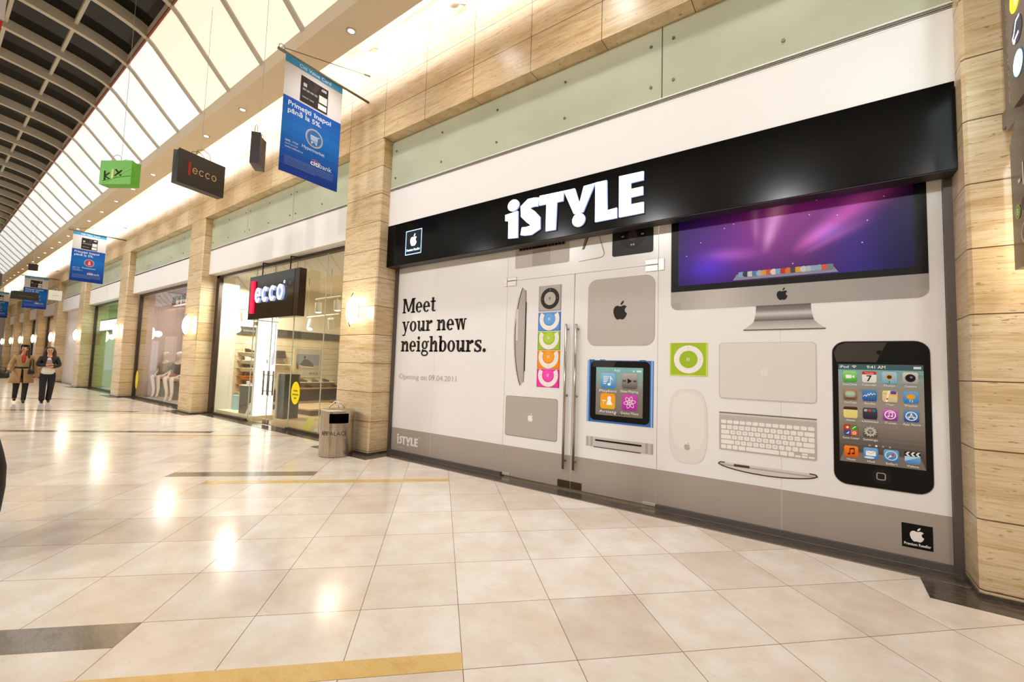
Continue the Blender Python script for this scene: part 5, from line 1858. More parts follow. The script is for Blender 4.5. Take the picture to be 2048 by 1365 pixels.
o = obj('handbag', MB().prism([(WX + 0.04, 6.80, 1.62), (WX + 0.04, 7.12, 1.62), (WX + 0.04, 7.08, 1.86), (WX + 0.04, 6.84, 1.86)], (0.12, 0, 0)), mat('bag_brown', '#40342a', 0.5), bevel=0.02); tag(o, 'dark brown bag hung on the shop wall left of the framed poster', 'bag')
t = thing('wall_poster', 'framed shoe poster on the slatted wall inside the shop', 'poster', (WX + 0.02, 7.9, 1.0))
obj('frame', MB().box(WX + 0.02, WX + 0.05, 7.44, 8.37, 1.0, 1.98), mat('poster_frame', '#c8bca4', 0.5), t)
f = Flat(XF(WX + 0.052), 0.001)
f.rect(7.49, 1.04, 8.33, 1.95, '#b8ad98'); f.rect(7.51, 1.28, 8.31, 1.78, '#8a9098'); f.rect(7.51, 1.25, 8.31, 1.42, '#a89f8c')
f.poly([(7.62, 1.42), (7.78, 1.62), (7.92, 1.60), (8.10, 1.46), (8.12, 1.36), (7.66, 1.38)], '#5c5850'); f.stroke([(7.62, 1.40), (7.75, 1.36), (8.12, 1.34)], 0.03, '#d0c8b8'); f.ell(7.79, 1.68, 0.03, 0.05, '#4a4640')
f.poly([(7.52, 1.28), (7.60, 1.28), (7.57, 1.45), (7.52, 1.48)], '#6a604c')
f.build('picture', t)
f = Flat(XF(WX + 0.054), 0.002); f.polys(ecco_polys(7.98, 1.09, 0.30, 0.075, 0.2), '#5a5448'); f.build('lettering', t)
# low display wall, benches
t = thing('shoe_bench', 'long wooden display bench with shoes below the framed poster', 'bench', (WX + 0.2, 7.9, 0.012))
obj('top', MB().box(WX + 0.02, WX + 0.5, 6.7, 9.3, 0.62, 0.66), mat('bench_wood', '#a98458', 0.4), t)
obj('shelf', MB().box(WX + 0.02, WX + 0.55, 6.7, 9.3, 0.16, 0.22), mat('bench_wood2', '#b08c60', 0.4), t)
obj('back_panel', MB().box(WX + 0.02, WX + 0.05, 6.7, 9.3, 0.22, 0.62), mat('bench_dark', '#6a5038', 0.5), t)
obj('plinth', MB().box(WX + 0.03, WX + 0.40, 6.7, 9.3, 0.012, 0.16), mat('bench_plinth', '#4a3c2e', 0.5), t)
for k, (yy, m, c) in enumerate([(7.0, SH_BK, 'black shoe at the left end of the wooden bench'), (7.45, SH_BR, 'brown shoe second from the left on the wooden bench'), (7.9, SH_BK, 'black shoe third from the left on the wooden bench'), (8.4, SH_TN, 'tan shoe fourth from the left on the wooden bench'), (8.85, SH_BK, 'black shoe at the right end of the wooden bench')]):
    shoe_mesh('shoe', WX + 0.22, yy, 0.661, 0.95, math.radians(92), m, SOLE, c)
o = obj('wall_shelf', MB().box(WX + 0.02, WX + 0.28, 7.3, 8.9, 0.83, 0.85), SHELF); tag(o, 'long narrow wall shelf with shoes just under the framed poster', 'shelf')
for yy, m, c in ((7.75, SH_BR, 'brown shoe at the left of the narrow shelf under the poster'), (8.15, SH_TN, 'tan shoe in the middle of the narrow shelf under the poster'), (8.55, SH_BR, 'brown shoe at the right of the narrow shelf under the poster')):
    shoe_mesh('shoe', WX + 0.15, yy, 0.851, 0.95, math.radians(92), m, SOLE, c)
t = thing('step_platform', 'low wooden step on the floor in the middle of the shop', 'platform', (-12.6, 7.3, 0.012))
obj('top', MB().box(-13.4, -11.6, 6.6, 8.2, 0.16, 0.20), mat('step_wood', '#cdb48a', 0.4), t)
obj('base', MB().box(-13.3, -11.7, 6.65, 8.1, 0.012, 0.16), mat('step_base', '#5a4a3a', 0.5), t)
t = thing('display_cabinet', 'dark tall cabinet against the shop wall right of the poster', 'cabinet', (WX + 0.3, 9.0, 0.012))
obj('body', MB().box(WX + 0.56, WX + 0.9, 8.75, 9.35, 0.012, 2.2), mat('cabinet_dark', '#6c6150', 0.5), t)
obj('niche', MB().box(WX + 0.90, WX + 0.905, 8.82, 9.3, 1.0, 2.1), mat('cabinet_niche', '#4a4238', 0.5), t)


def track(name, label, a, b, heads, drop=None):
    t = thing(name, label, 'track light', a)
    obj('rail', MB().tube([a, b], 0.022, 8), mat('track_white', '#efe8d8', 0.4), t)
    for u, tilt in heads:
        p = Vector(a).lerp(Vector(b), u)
        q = p + Vector((0, 0, -0.10))
        h = obj('lamp_head', MB().tube([p, q], 0.010, 6).tube([q, q + Vector((tilt[0], tilt[1], -0.26))], [0.085, 0.085], 14), mat('head_white', '#f2ecdf', 0.4), t)
        d = Vector((tilt[0], tilt[1], -0.26)).normalized()
        c = q + Vector((tilt[0], tilt[1], -0.26)) + d * 0.002
        obj('bulb', MB().tube([c, c + d * 0.004], 0.068, 14), mat('bulb_glow', '#fff4e0', 0.4, emit='#fff2dc', es=8.0), h)
    if drop:
        obj('drop_rod', MB().tube([drop, (drop[0], drop[1], 3.95)], 0.010, 6), NICK, t)
    return t


track('track_light', 'white track light with two large heads near the top of the shop window', tuple(at_y(550 + 560 * .1465, 460 + 950 * .1465, 6.2)), tuple(at_y(550 + 900 * .1465, 460 + 905 * .1465, 6.2)), [(0.12, (0.02, 0.0)), (0.88, (0.02, 0.0))], drop=tuple(at_y(550 + 760 * .1465, 460 + 920 * .1465, 6.2)))
p0, p1 = at_y(550 + 440 * .1465, 460 + 1195 * .1465, 6.6), at_y(550 + 880 * .1465, 460 + 1150 * .1465, 6.6)
track('track_light', 'lower white track light with small tilted spots in the shop', tuple(p0), tuple(p1), [(0.15, (0.10, -0.1)), (0.75, (-0.10, 0.1))], drop=tuple(p0))
p0, p1 = at_y(410 + 320 * .1465, 480 + 970 * .1465, 5.5), at_y(410 + 575 * .1465, 480 + 940 * .1465, 5.5)
track('track_light', 'white track light with one bright spot beside the white wall panel', tuple(p0), tuple(p1), [(0.25, (0.0, 0.0)), (0.85, (0.0, 0.02))], drop=tuple(p0.lerp(p1, 0.4)))

# ------------------------------------------------------------------ third shop: seated mannequins
gp3 = list(shop_glass(3, -21.22, -15.05, [-19.1, -17.2], FRAME_BR))
for g, l in zip(gp3, ['left glass pane of the mannequin shop window', 'middle glass pane of the mannequin shop window', 'right glass pane of the mannequin shop window']):
    tag(g, l, 'glass pane')
f = Flat(facade(4.992), 0.001); f.ell(-20.85, 0.66, 0.16, 0.34, '#e8d23c'); f.build('oval_sticker', gp3[0])
t = thing('shop_lettering', 'dark red and black lettering board inside the mannequin shop', 'sign', (-16.9, 6.5, 3.0))
p0, p1 = at_y(344, 600, 5.9), at_y(372, 597, 5.9)
obj('board', MB().box(p0.x, p1.x + 1.0, 5.9, 5.93, p1.z - 0.26, p1.z + 0.2), mat('board_pale', '#d8c4c0', 0.6), t)
f = Flat(facade(5.898), 0.001); f.rect(p0.x + 0.08, p1.z - 0.18, p0.x + 0.5, p1.z + 0.15, '#1c1414'); f.rect(p0.x + 0.74, p1.z - 0.18, p0.x + 0.98, p1.z + 0.15, '#1c1414'); f.rect(p0.x + 1.06, p1.z - 0.18, p0.x + 1.5, p1.z + 0.15, '#1c1414'); f.rect(p0.x + 0.58, p1.z - 0.2, p0.x + 0.66, p1.z + 0.18, '#c01c2c'); f.build('letters', t)
t = thing('dark_doorway', 'tall dark framed display panel at the back of the mannequin shop', 'panel', (-17.0, 7.3, 0.012))
obj('frame', MB().box(-19.9, -18.4, 7.6, 7.7, 0.012, 2.75), mat('panel_green_grey', '#8a978c', 0.5), t)
obj('panel', MB().box(-19.75, -18.5, 7.58, 7.6, 0.05, 2.2), mat('panel_dark', '#4a4244', 0.5), t)  # plain dark mauve-grey panel
struct('wall_screen', MB().box(-21.2, -18.7, 6.4, 6.46, 0, 3.9), mat('screen_rose', '#e6d6d2', 0.7))

# skin-modifier figures ------------------------------------------------------


def skin(name, chains, material, parent, sub=2, loc=None):
    """chains: list of [(point, radius)...]; shared points join. Grows one smooth surface."""
    verts, rad, edges, idx = [], [], [], {}

    def vid(p, r):
        k = tuple(round(c, 4) for c in p)
        if k not in idx:
            idx[k] = len(verts); verts.append(p); rad.append(r)
        return idx[k]
    for ch in chains:
        prev = None
        for p, r in ch:
            i = vid(p, r)
            if prev is not None and prev != i:
                edges.append((prev, i))
            prev = i
    me = bpy.data.meshes.new(name)
    me.from_pydata(verts, edges, [])
    ob = bpy.data.objects.new(name, me)
    COL.objects.link(ob)
    sk = ob.modifiers.new('skin', 'SKIN')
    if not me.skin_vertices:
        bpy.context.view_layer.objects.active = ob
        bpy.ops.mesh.customdata_skin_add()
    for i, r in enumerate(rad):
        me.skin_vertices[0].data[i].radius = (r, r) if not isinstance(r, tuple) else r
        me.skin_vertices[0].data[i].use_root = (i == 0)
    sb = ob.modifiers.new('sub', 'SUBSURF'); sb.levels = sub; sb.render_levels = sub
    dg = bpy.context.evaluated_depsgraph_get()
    out = bpy.data.meshes.new_from_object(ob.evaluated_get(dg))
    bpy.data.objects.remove(ob)
    out.name = name
    out.materials.clear()
    off = Vector(root_of(parent).get('_o', (0, 0, 0)))
    base = Vector(loc) if loc is not None else off
    for v in out.vertices:
        v.co = v.co + base - off
    return link(name, out, material, parent, smooth=True)


MSKIN = mat('mannequin_skin', '#e2cbbb', 0.4)


def mannequin(label, x, y, flip, top_m, skirt_m, hair_m):
    t = thing('mannequin', label, 'mannequin', (x, y, 0.012))
    s = flip
    seat = 0.62
    body = [[((0, 0, seat), 0.13), ((0, 0.02, seat + 0.22), 0.105), ((0, 0.04, seat + 0.42), 0.13), ((0, 0.02, seat + 0.52), 0.055), ((0.0, 0.0, seat + 0.58), 0.05), ((0.0, -0.02, seat + 0.68), (0.075, 0.09)), ((0, -0.02, seat + 0.78), 0.06)]]
    for sd in (-1, 1):
        body.append([((0, 0.04, seat + 0.42), 0.13), ((sd * 0.17, 0.03, seat + 0.43), 0.048), ((sd * 0.22, 0.0, seat + 0.18), 0.038), ((sd * 0.14, -0.18, seat + 0.06), 0.03), ((sd * 0.12, -0.24, seat + 0.05), 0.028)])
        body.append([((0, 0, seat), 0.13), ((sd * 0.09, -0.03, seat - 0.02), 0.09), ((sd * 0.10 + 0.06 * s, -0.42, seat + 0.02), 0.062), ((sd * 0.07 + 0.26 * s, -0.58, seat - 0.38), 0.042), ((sd * 0.07 + 0.30 * s, -0.66, seat - 0.56), 0.03), ((sd * 0.07 + 0.34 * s, -0.76, 0.035), 0.022)])
    skin('body', body, MSKIN, t)
    skin('top', [[((0, 0, seat + 0.05), 0.145), ((0, 0.02, seat + 0.22), 0.12), ((0, 0.04, seat + 0.42), 0.145), ((0, 0.03, seat + 0.50), 0.08)],
                 [((0, 0.04, seat + 0.42), 0.145), ((-0.17, 0.03, seat + 0.43), 0.062), ((-0.21, 0.0, seat + 0.24), 0.052)], [((0, 0.04, seat + 0.42), 0.145), ((0.17, 0.03, seat + 0.43), 0.062), ((0.21, 0.0, seat + 0.24), 0.052)]], top_m, t)
    skin('skirt', [[((0, 0.02, seat + 0.06), 0.15), ((0, -0.04, seat), 0.16), ((0.03 * s, -0.30, seat + 0.02), 0.15)]], skirt_m, t)
    skin('wig', [[((0, -0.01, seat + 0.80), 0.085), ((0, 0.02, seat + 0.74), 0.10), ((0, 0.05, seat + 0.66), 0.07)]], hair_m, t)
    return t


HAIRW = mat('wig_pale', '#e8ded2', 0.6)
for lab, px, py, yy, tm, km in (('pale-haired mannequin in a dark patterned dress sitting behind the glass, the right one', 352, 792, 5.68, mat('dress_pattern', '#4a3a34', 0.7), mat('dress_red', '#8a3a30', 0.7)),
                                ('pale mannequin in a dark skirt sitting behind the glass, the left one', 326, 780, 5.85, mat('top_stone', '#8a7c6a', 0.7), mat('skirt_dark', '#3a3238', 0.7))):
    p = at_y(px, py, yy)
    m_ = mannequin(lab, p.x, yy, 1, tm, km, HAIRW)
    m_.rotation_euler = (0, 0, math.radians(35))
    m_.scale = (1.22, 1.22, 1.22)
    t = thing('cube_seat', 'dark cube seat under the ' + ('right' if 'right one' in lab else 'left') + ' mannequin', 'seat', (p.x, yy + 0.06, 0.012))
    obj('block', MB().box(p.x - 0.24, p.x + 0.24, yy - 0.12, yy + 0.30, 0.012, 0.60), mat('seat_dark', '#4a4442', 0.5), t, bevel=0.01)
o = obj('display_platform', MB().box(-20.9, -15.2, 5.06, 5.10, 0.012, 0.05), WHITE); tag(o, 'low white sill platform along the mannequin shop window', 'platform')

# ------------------------------------------------------------------ fourth shop: green light, bright sign box
gp4 = list(shop_glass(4, -28.1, -22.22, [-26.2, -24.6], FRAME_BR))
for g, l in zip(gp4, ['left glass pane of the green-lit shop', 'glass door pane of the green-lit shop', 'right glass pane of the green-lit shop']):
    tag(g, l, 'glass pane')
t = thing('lit_sign', 'bright mint white illuminated sign box inside the green-lit shop', 'sign', (-25.0, 5.3, 2.9))
p0, p1 = at_y(188, 648, 5.2), at_y(233, 622, 5.2)
obj('case', MB().box(p0.x, -22.4, 5.20, 5.40, 2.62, 3.22), mat('mint_case', '#5a7468', 0.4), t)
obj('face', MB().box(p0.x + 0.06, -22.45, 5.19, 5.20, 2.70, 3.16), mat('mint_glow', '#e8fff6', 0.4, emit='#d6fff0', es=2.2), t)
t = thing('display_rack', 'grey display rack with small items in the green-lit shop', 'rack', (-25.4, 6.6, 0.012))
obj('panel', MB().box(-26.6, -24.6, 7.4, 7.5, 0.012, 2.2), mat('rack_grey', '#7f948c', 0.5), t)
for z in (0.5, 0.9, 1.3, 1.7):
    obj('shelf', MB().box(-26.6, -24.6, 7.15, 7.4, z, z + 0.03), mat('rack_shelf', '#c0ccc0', 0.4), t)
    obj('goods', MB().box(-26.4, -24.9, 7.2, 7.35, z + 0.03, z + 0.14), mat('goods_%d' % int(z * 10), ['#4a5c66', '#d0d8d0', '#384650', '#a03a3a'][int((z - 0.5) / 0.4 + 0.1)], 0.5), t)
# fifth: white closed front with one tall photo
t = thing('hoarding', 'plain white closed shopfront between pillars, with a tall faint photo', 'hoarding', (-31.2, 5.0, 0.0))
obj('board', MB().box(-34.35, -29.1, 4.98, 5.02, 0.006, 3.9), mat('hoarding_white', '#ebe5e2', 0.5), t)
f = Flat(facade(4.978), 0.001); f.rect(-30.9, 0.45, -29.9, 2.7, '#cfc8d0'); f.poly([(-30.8, 0.45), (-30.3, 0.45), (-30.25, 1.5), (-30.5, 2.2), (-30.75, 1.3)], '#9a92a4'); f.ell(-30.45, 2.3, 0.13, 0.2, '#b8aeb8'); f.build('tall_photo', t)
# sixth: red sign, then more windows
for n, (a, b) in enumerate(((-40.4, -35.35), (-46.0, -41.4), (-51.0, -47.0), (-56.5, -52.0))):
    for g in shop_glass(6 + n, a, b, [], mat('frame_dark', '#241f1c', 0.4)):
        tag(g, ['glass front of the shop with the red sign', 'glass front of the eighth shop from the right', 'glass front of the ninth shop from the right', 'glass front of the farthest shop'][n], 'glass pane')
t = thing('red_sign', 'small glowing red sign inside the shop beyond the white closed front', 'sign', (-37.4, 5.3, 2.9))
for _x in (-38.3, -36.5):
    obj('rod', MB().tube([(_x, 5.33, 3.45), (_x, 5.33, 3.95)], 0.012, 6), NICK, t)
obj('face', MB().box(-38.6, -36.2, 5.3, 5.36, 2.75, 3.45), mat('red_sign_glow', '#e02030', 0.4, emit='#f02838', es=1.2), t)
f = Flat(facade(5.297), 0.001); f.text('SALE', -37.9, 2.92, 0.34, '#ffd8d8', bold=0.03) if False else f.rect(-37.2, 3.2, -36.9, 3.36, '#ffe8e0'); f.build('light_spot', t, MATS['lit_print'])
# far end wall: shop window with coloured posters
t = thing('far_shop_window', 'lit shop window with dark red and pale posters at the far end of the mall', 'shop window', (XL + 0.05, 1.0, 0.0))
obj('glazing', MB().box(XL, XL + 0.06, -6.5, 4.4, 0.02, 3.4), mat('far_glow', '#e6e4ee', 0.5, emit='#e8e8f6', es=0.7), t)
f = Flat(XF(XL + 0.062), 0.001); f.rect(2.5, 0.3, 3.4, 3.4, '#7a2032'); f.rect(-2.0, 0.02, 4.4, 1.2, '#3a3440'); f.rect(3.6, 1.4, 4.3, 2.9, '#c8d4ee'); f.build('posters', t)
# ------------------------------------------------------------------ wall lights on the pillars
SCON = mat('sconce_glass', '#fff6e2', 0.5, emit='#fff0d2', es=8.0)
ROD = mat('sconce_rod', '#4a443c', 0.4, 0.7)
names = ['glowing oval wall light on the pillar at the right picture edge, mostly cut off', 'glowing oval wall light on the pillar beside the steel litter bin', 'glowing oval wall light on the pillar left of the red-barred sign shop',
         'glowing oval wall light on the pillar between mannequin shop and green-lit shop', 'glowing oval wall light on the pillar right of the white closed front', 'glowing oval wall light on the pillar left of the white closed front',
         'glowing oval wall light over the head of the jacketed woman, seventh from the right', 'eighth glowing oval wall light counted from the right pillar', 'ninth glowing oval wall light counted from the right pillar', 'farthest glowing oval wall light']
proto = None
for (a, b), l in zip(PIERS, names):
    x = (a + b) / 2
    z = 2.46
    if proto is None or True:
        if proto is None:
            t = thing('wall_light', l, 'wall light', (x, PIER_Y, z))
            obj('back_plate', MB().box(x - 0.05, x + 0.05, PIER_Y - 0.02, PIER_Y - 0.001, z - 0.12, z + 0.12), STEEL, t)
            mb = MB()
            # lens-shaped glass: pointed top and bottom, bulging middle
            vs_, fs_ = [], []
            nu, nv = 18, 14
            for j in range(nv + 1):
                v = -1 + 2 * j / nv
                w = 0.135 * (1 - abs(v) ** 2.2) ** 0.8 + 0.004
                d = 0.075 * (1 - abs(v) ** 2.2) ** 0.7 + 0.003
                for i in range(nu):
                    u = 2 * math.pi * i / nu
                    vs_.append((x + w * math.cos(u) + 0.02 * v, PIER_Y - 0.105 + d * math.sin(u), z + 0.265 * v))
            for j in range(nv):
                for i in range(nu):
                    i2 = (i + 1) % nu
                    fs_.append((j * nu + i, j * nu + i2, (j + 1) * nu + i2, (j + 1) * nu + i))
            fs_.append(tuple(range(nu))[::-1]); fs_.append(tuple(nv * nu + i for i in range(nu)))
            mb.add(vs_, fs_)
            obj('shade', mb, SCON, t, smooth=True)
            obj('rod', MB().tube([(x + 0.035, PIER_Y - 0.20, z + 0.12), (x + 0.035, PIER_Y - 0.12, z + 0.30)], 0.007, 8).tube([(x - 0.01, PIER_Y - 0.20, z - 0.12), (x - 0.01, PIER_Y - 0.12, z - 0.30)], 0.007, 8), ROD, t)
            proto = t
        else:
            dup(proto, (x, PIER_Y, z), l)
for (a, b) in PIERS[:6]:
    light('wall_light_glow', 'POINT', ((a + b) / 2, PIER_Y - 0.30, 2.46), 13, (1, 0.92, 0.78), 0.12)

# ------------------------------------------------------------------ cove spot lamps
for px, py, l in ((733, 94, 'round white spot lamp on the bright wall above the nearest banner'), (905, 5, 'small spot lamp high on the wall at the top picture edge')):
    p = at_y(px, py, PIER_Y - 0.18)
    t = thing('spot_lamp', l, 'spot lamp', (p.x, PIER_Y, p.z))
    obj('arm', MB().tube([(p.x + 0.10, PIER_Y, p.z + 0.06), (p.x + 0.03, PIER_Y - 0.12, p.z + 0.02)], 0.018, 8), STEEL, t)
    obj('head', MB().lathe([(0.0, -0.03), (0.06, -0.028), (0.088, 0.0), (0.07, 0.03), (0.0, 0.035)], (p.x, PIER_Y - 0.16, p.z), 18), mat('lamp_white', '#cfcac2', 0.4), t, smooth=True)

# ------------------------------------------------------------------ banners
CLOTH = MATS['print_cloth']
POLE = mat('banner_pole', '#8c857a', 0.35, 0.8)


def banner(label, x, ytip, z, w, h, kind, first):
    """pole square to the wall, cloth hangs from its outer part. kind: cart / red / plain"""
    t = thing('hanging_banner', label, 'banner', (x, PIER_Y, z))
    obj('pole', MB().tube([(x, ytip, z), (x, PIER_Y, z)], 0.022, 10), POLE, t, smooth=True)
    obj('hook', MB().tube([(x, ytip + 0.06 + 0.045 * math.cos(a), z + 0.05 + 0.045 * math.sin(a)) for a in [2 * math.pi * k / 12 for k in range(13)]], 0.006, 6), POLE, t)
    obj('cable', MB().tube([(x, ytip + 0.10, z + 0.06), (x, PIER_Y, z + 0.50)], 0.006, 6).tube([(x, PIER_Y - 0.12, z + 0.47), (x, PIER_Y, z + 0.50)], 0.016, 6), mat('cable_dark', '#5e574c', 0.4, 0.7), t)
    y0 = ytip + 0.12
    wave = lambda u: 0.014 * math.sin(u * 5.0 + 0.6)
    to3 = lambda u, v, l: (x + wave(u) * (1 - v * 0.3) + 0.002 + l, y0 + u * w, z - (1 - v) * h)
    f = Flat(to3, 0.0)

    def cell(u0, v0, u1, v1, col, n=10):
        e, f.eps = f.eps, 0
        for k in range(n):
            a, b = u0 + (u1 - u0) * k / n, u0 + (u1 - u0) * (k + 1) / n
            f.rect(a, v0, b, v1, col)
        f.eps = e
        f.lift += e
    # back layer with thickness
    cell(0, 0, 1, 1, '#d9d6d6'); f.lift += 0.002
    cell(0, 0.93, 1, 1, '#3f94cc')
    wc = [(k / 12.0, 0.645 + 0.012 * math.cos(k / 12.0 * 2 * math.pi)) for k in range(13)]
    n = 10
    v = 0.0
    for k in range(n):
        t0, t1 = k / n, (k + 1) / n
        a, b = lin('#16308c'), lin('#1a6cc4')
        tm = (t0 + t1) / 2
        m_ = 1 - abs(tm - 0.62) / 0.62
        col = tuple(a[i] + (b[i] - a[i]) * max(0, m_) for i in range(4))
        cell(0, 0.645 * t0, 1, 0.645 * t1, col); f.lift -= f.eps
    f.lift += f.eps
    cloth = f.build('cloth', t, CLOTH)
    g = Flat(to3, 0.006)
    A = w / h       # keep letters upright in metres: u scaled
    g.text('Citi Value Card', 0.5, 0.945, 0.028, '#e6f2fa', width=0.56, align='c', bold=0.01)
    g.build('header_text', cloth, CLOTH)
    g = Flat(to3, 0.006)
    for _k in range(8):
        g.rect(0.26 + 0.06 * _k, 0.66, 0.32 + 0.06 * _k, 0.885, '#2a2524'); g.lift -= g.eps
    g.lift += g.eps
    g.poly([(0.36, 0.885), (0.60, 0.885), (0.52, 0.80), (0.46, 0.80)], '#3c3634')
    g.rect(0.30, 0.80, 0.36, 0.83, '#b8b4b0'); g.rect(0.58, 0.735, 0.725, 0.80, '#d8d4d0'); g.rect(0.57, 0.675, 0.72, 0.72, '#f0eeec'); g.text('VISA', 0.645, 0.684, 0.026, '#2a2a4a', width=0.11, align='c', bold=0.03)
    g.text('citi', 0.66, 0.845, 0.026, '#f0eeec', width=0.09, align='c', bold=0.02)
    for _k in range(4):
        g.rect(0.29 + 0.068 * _k, 0.765, 0.345 + 0.068 * _k, 0.782, '#8a847e'); g.lift -= g.eps
    g.lift += g.eps; g.rect(0.29, 0.70, 0.40, 0.711, '#8a847e'); g.rect(0.415, 0.70, 0.49, 0.711, '#8a847e')
    g.build('bank_card', cloth, CLOTH)
    g = Flat(to3, 0.006)
    g.text('Prime\u015fti', 0.08, 0.575, 0.040, '#d4e2f4', width=0.38, bold=0.02)
    g.build('slogan', cloth, CLOTH)
    g = Flat(to3, 0.006)
    g.text('\u00eenapoi', 0.50, 0.575, 0.040, '#d4e2f4', width=0.32, bold=0.02)
    g.build('slogan', cloth, CLOTH)
    g = Flat(to3, 0.006)
    g.text('p\u00e2n\u0103 la 5%.', 0.08, 0.515, 0.040, '#d4e2f4', width=0.57, bold=0.02)
    g.build('slogan', cloth, CLOTH)
    g = Flat(to3, 0.006)
    cx, cz, rx, rz = 0.54, 0.39, 0.155, 0.155 * A
    g.ell(cx, cz, rx, rz, '#b9b4c0'); g.ell(cx, cz, rx * 0.88, rz * 0.88, '#8c88a0')
    g.ell(cx, cz, rx * 0.80, rz * 0.80, {'cart': '#2f6fb4', 'red': '#b83a44', 'plain': '#b8b06a', 'blue': '#3c5cb4'}[kind])
    W2 = '#cfe0f0'
    if kind == 'cart':
        K = lambda a, b: (cx + a * rx, cz + b * rz)
        for k in range(4):
            g.stroke([K(-0.45 + 0.02 * k, 0.22 - 0.15 * k), K(0.36 - 0.03 * k, 0.22 - 0.15 * k)], rz * 0.09, W2)
        for k in range(5):
            g.stroke([K(-0.40 + 0.18 * k, 0.25), K(-0.34 + 0.16 * k, -0.28)], rz * 0.07, W2)
        g.stroke([K(-0.55, 0.34), K(0.56, 0.34)], rz * 0.06, W2) if False else None
        g.stroke([K(0.60, 0.30), K(0.42, 0.26), K(0.30, -0.42), K(-0.36, -0.42)], rz * 0.08, W2)
        g.ell(*K(-0.26, -0.56), rx * 0.09, rz * 0.09, W2); g.ell(*K(0.24, -0.56), rx * 0.09, rz * 0.09, W2)
    else:
        K = lambda a, b: (cx + a * rx, cz + b * rz)
        g.ell(*K(0, 0.3), rx * 0.16, rz * 0.16, '#f0e6e0'); g.poly([K(-0.25, -0.5), K(0.3, -0.5), K(0.2, 0.1), K(-0.15, 0.1)], '#e8c8c4')
    g.build('round_emblem', cloth, CLOTH)
    g = Flat(to3, 0.006)
    g.text('Hypermarket' if kind == 'cart' else 'Restaurant', 0.54, 0.27, 0.026, '#d4e2f4', width=0.40, align='c', bold=0.01)
    g.build('caption', cloth, CLOTH)
    g = Flat(to3, 0.006)
    g.text('SMS: 1724', 0.07, 0.265, 0.016, '#c4d4ec', width=0.20, bold=0.01); g.text('(tarif normal)', 0.07, 0.240, 0.014, '#c4d4ec', width=0.20); g.text('www.citibank.ro', 0.07, 0.213, 0.016, '#c4d4ec', width=0.29, bold=0.01)
    for k in range(6):
        for _k in range(5 if k == 5 else 8):
            g.rect(0.07 + 0.106 * _k, 0.135 - 0.013 * k, 0.176 + 0.106 * _k, 0.139 - 0.013 * k, '#6f88c4'); g.lift -= g.eps
    g.build('small_print', cloth, CLOTH)
    g = Flat(to3, 0.006)
    g.text('citi', 0.50, 0.155, 0.042, '#f2f4f8', width=0.15, bold=0.025); g.text('bank', 0.66, 0.155, 0.042, '#e0e8f4', width=0.22)
    g.ring(0.575, 0.175, 0.07, 0.034, 0.062, 0.028, '#d84a50', 25, 155, 12)
    g.build('bank_name', cloth, CLOTH)
    return t


banner('nearest and largest blue hanging banner with a bank card and shopping cart emblem', -6.69, 2.935, 6.30, 0.985, 1.87, 'cart', True)
banner('second blue hanging banner, with a dark red round emblem', -21.92, 2.99, 6.015, 0.90, 1.82, 'red', False)
banner('third blue hanging banner, partly behind a black bag', -34.98, 3.17, 5.72, 0.90, 1.75, 'plain', False)
p = at_y(0, 597, 3.0)
banner('farthest blue hanging banner, cut off by the left edge', -45.5, 2.6, 5.65, 0.95, 1.75, 'blue', False)
# white banner with red lower part, cut by the top left corner
p = at_x(14, 0, -3.2)
t = thing('hanging_banner', 'white and red hanging banner cut off by the top left corner', 'banner', (p.x, p.y, p.z))
a, b, c_, d_ = at_x(14, 0, -3.2), at_x(8, 42, -3.2), at_x(6, 44, -3.2), at_x(0, 75, -3.2)
obj('white_cloth', MB().prism([(-3.2, b.y - 0.9, b.z), (-3.2, b.y, b.z), (-3.2, a.y, a.z + 0.01), (-3.2, a.y + 0.02, a.z + 0.7), (-3.2, a.y - 0.9, a.z + 0.7)], (0.004, 0, 0)), mat('banner_white', '#cfcac6', 0.8), t)
obj('red_cloth', MB().prism([(-3.2, d_.y - 0.9, d_.z - 0.2), (-3.2, d_.y - 0.03, d_.z - 0.2), (-3.2, c_.y, c_.z), (-3.2, b.y - 0.9, b.z)], (0.004, 0, 0)), mat('banner_red', '#c8221c', 0.8), t)

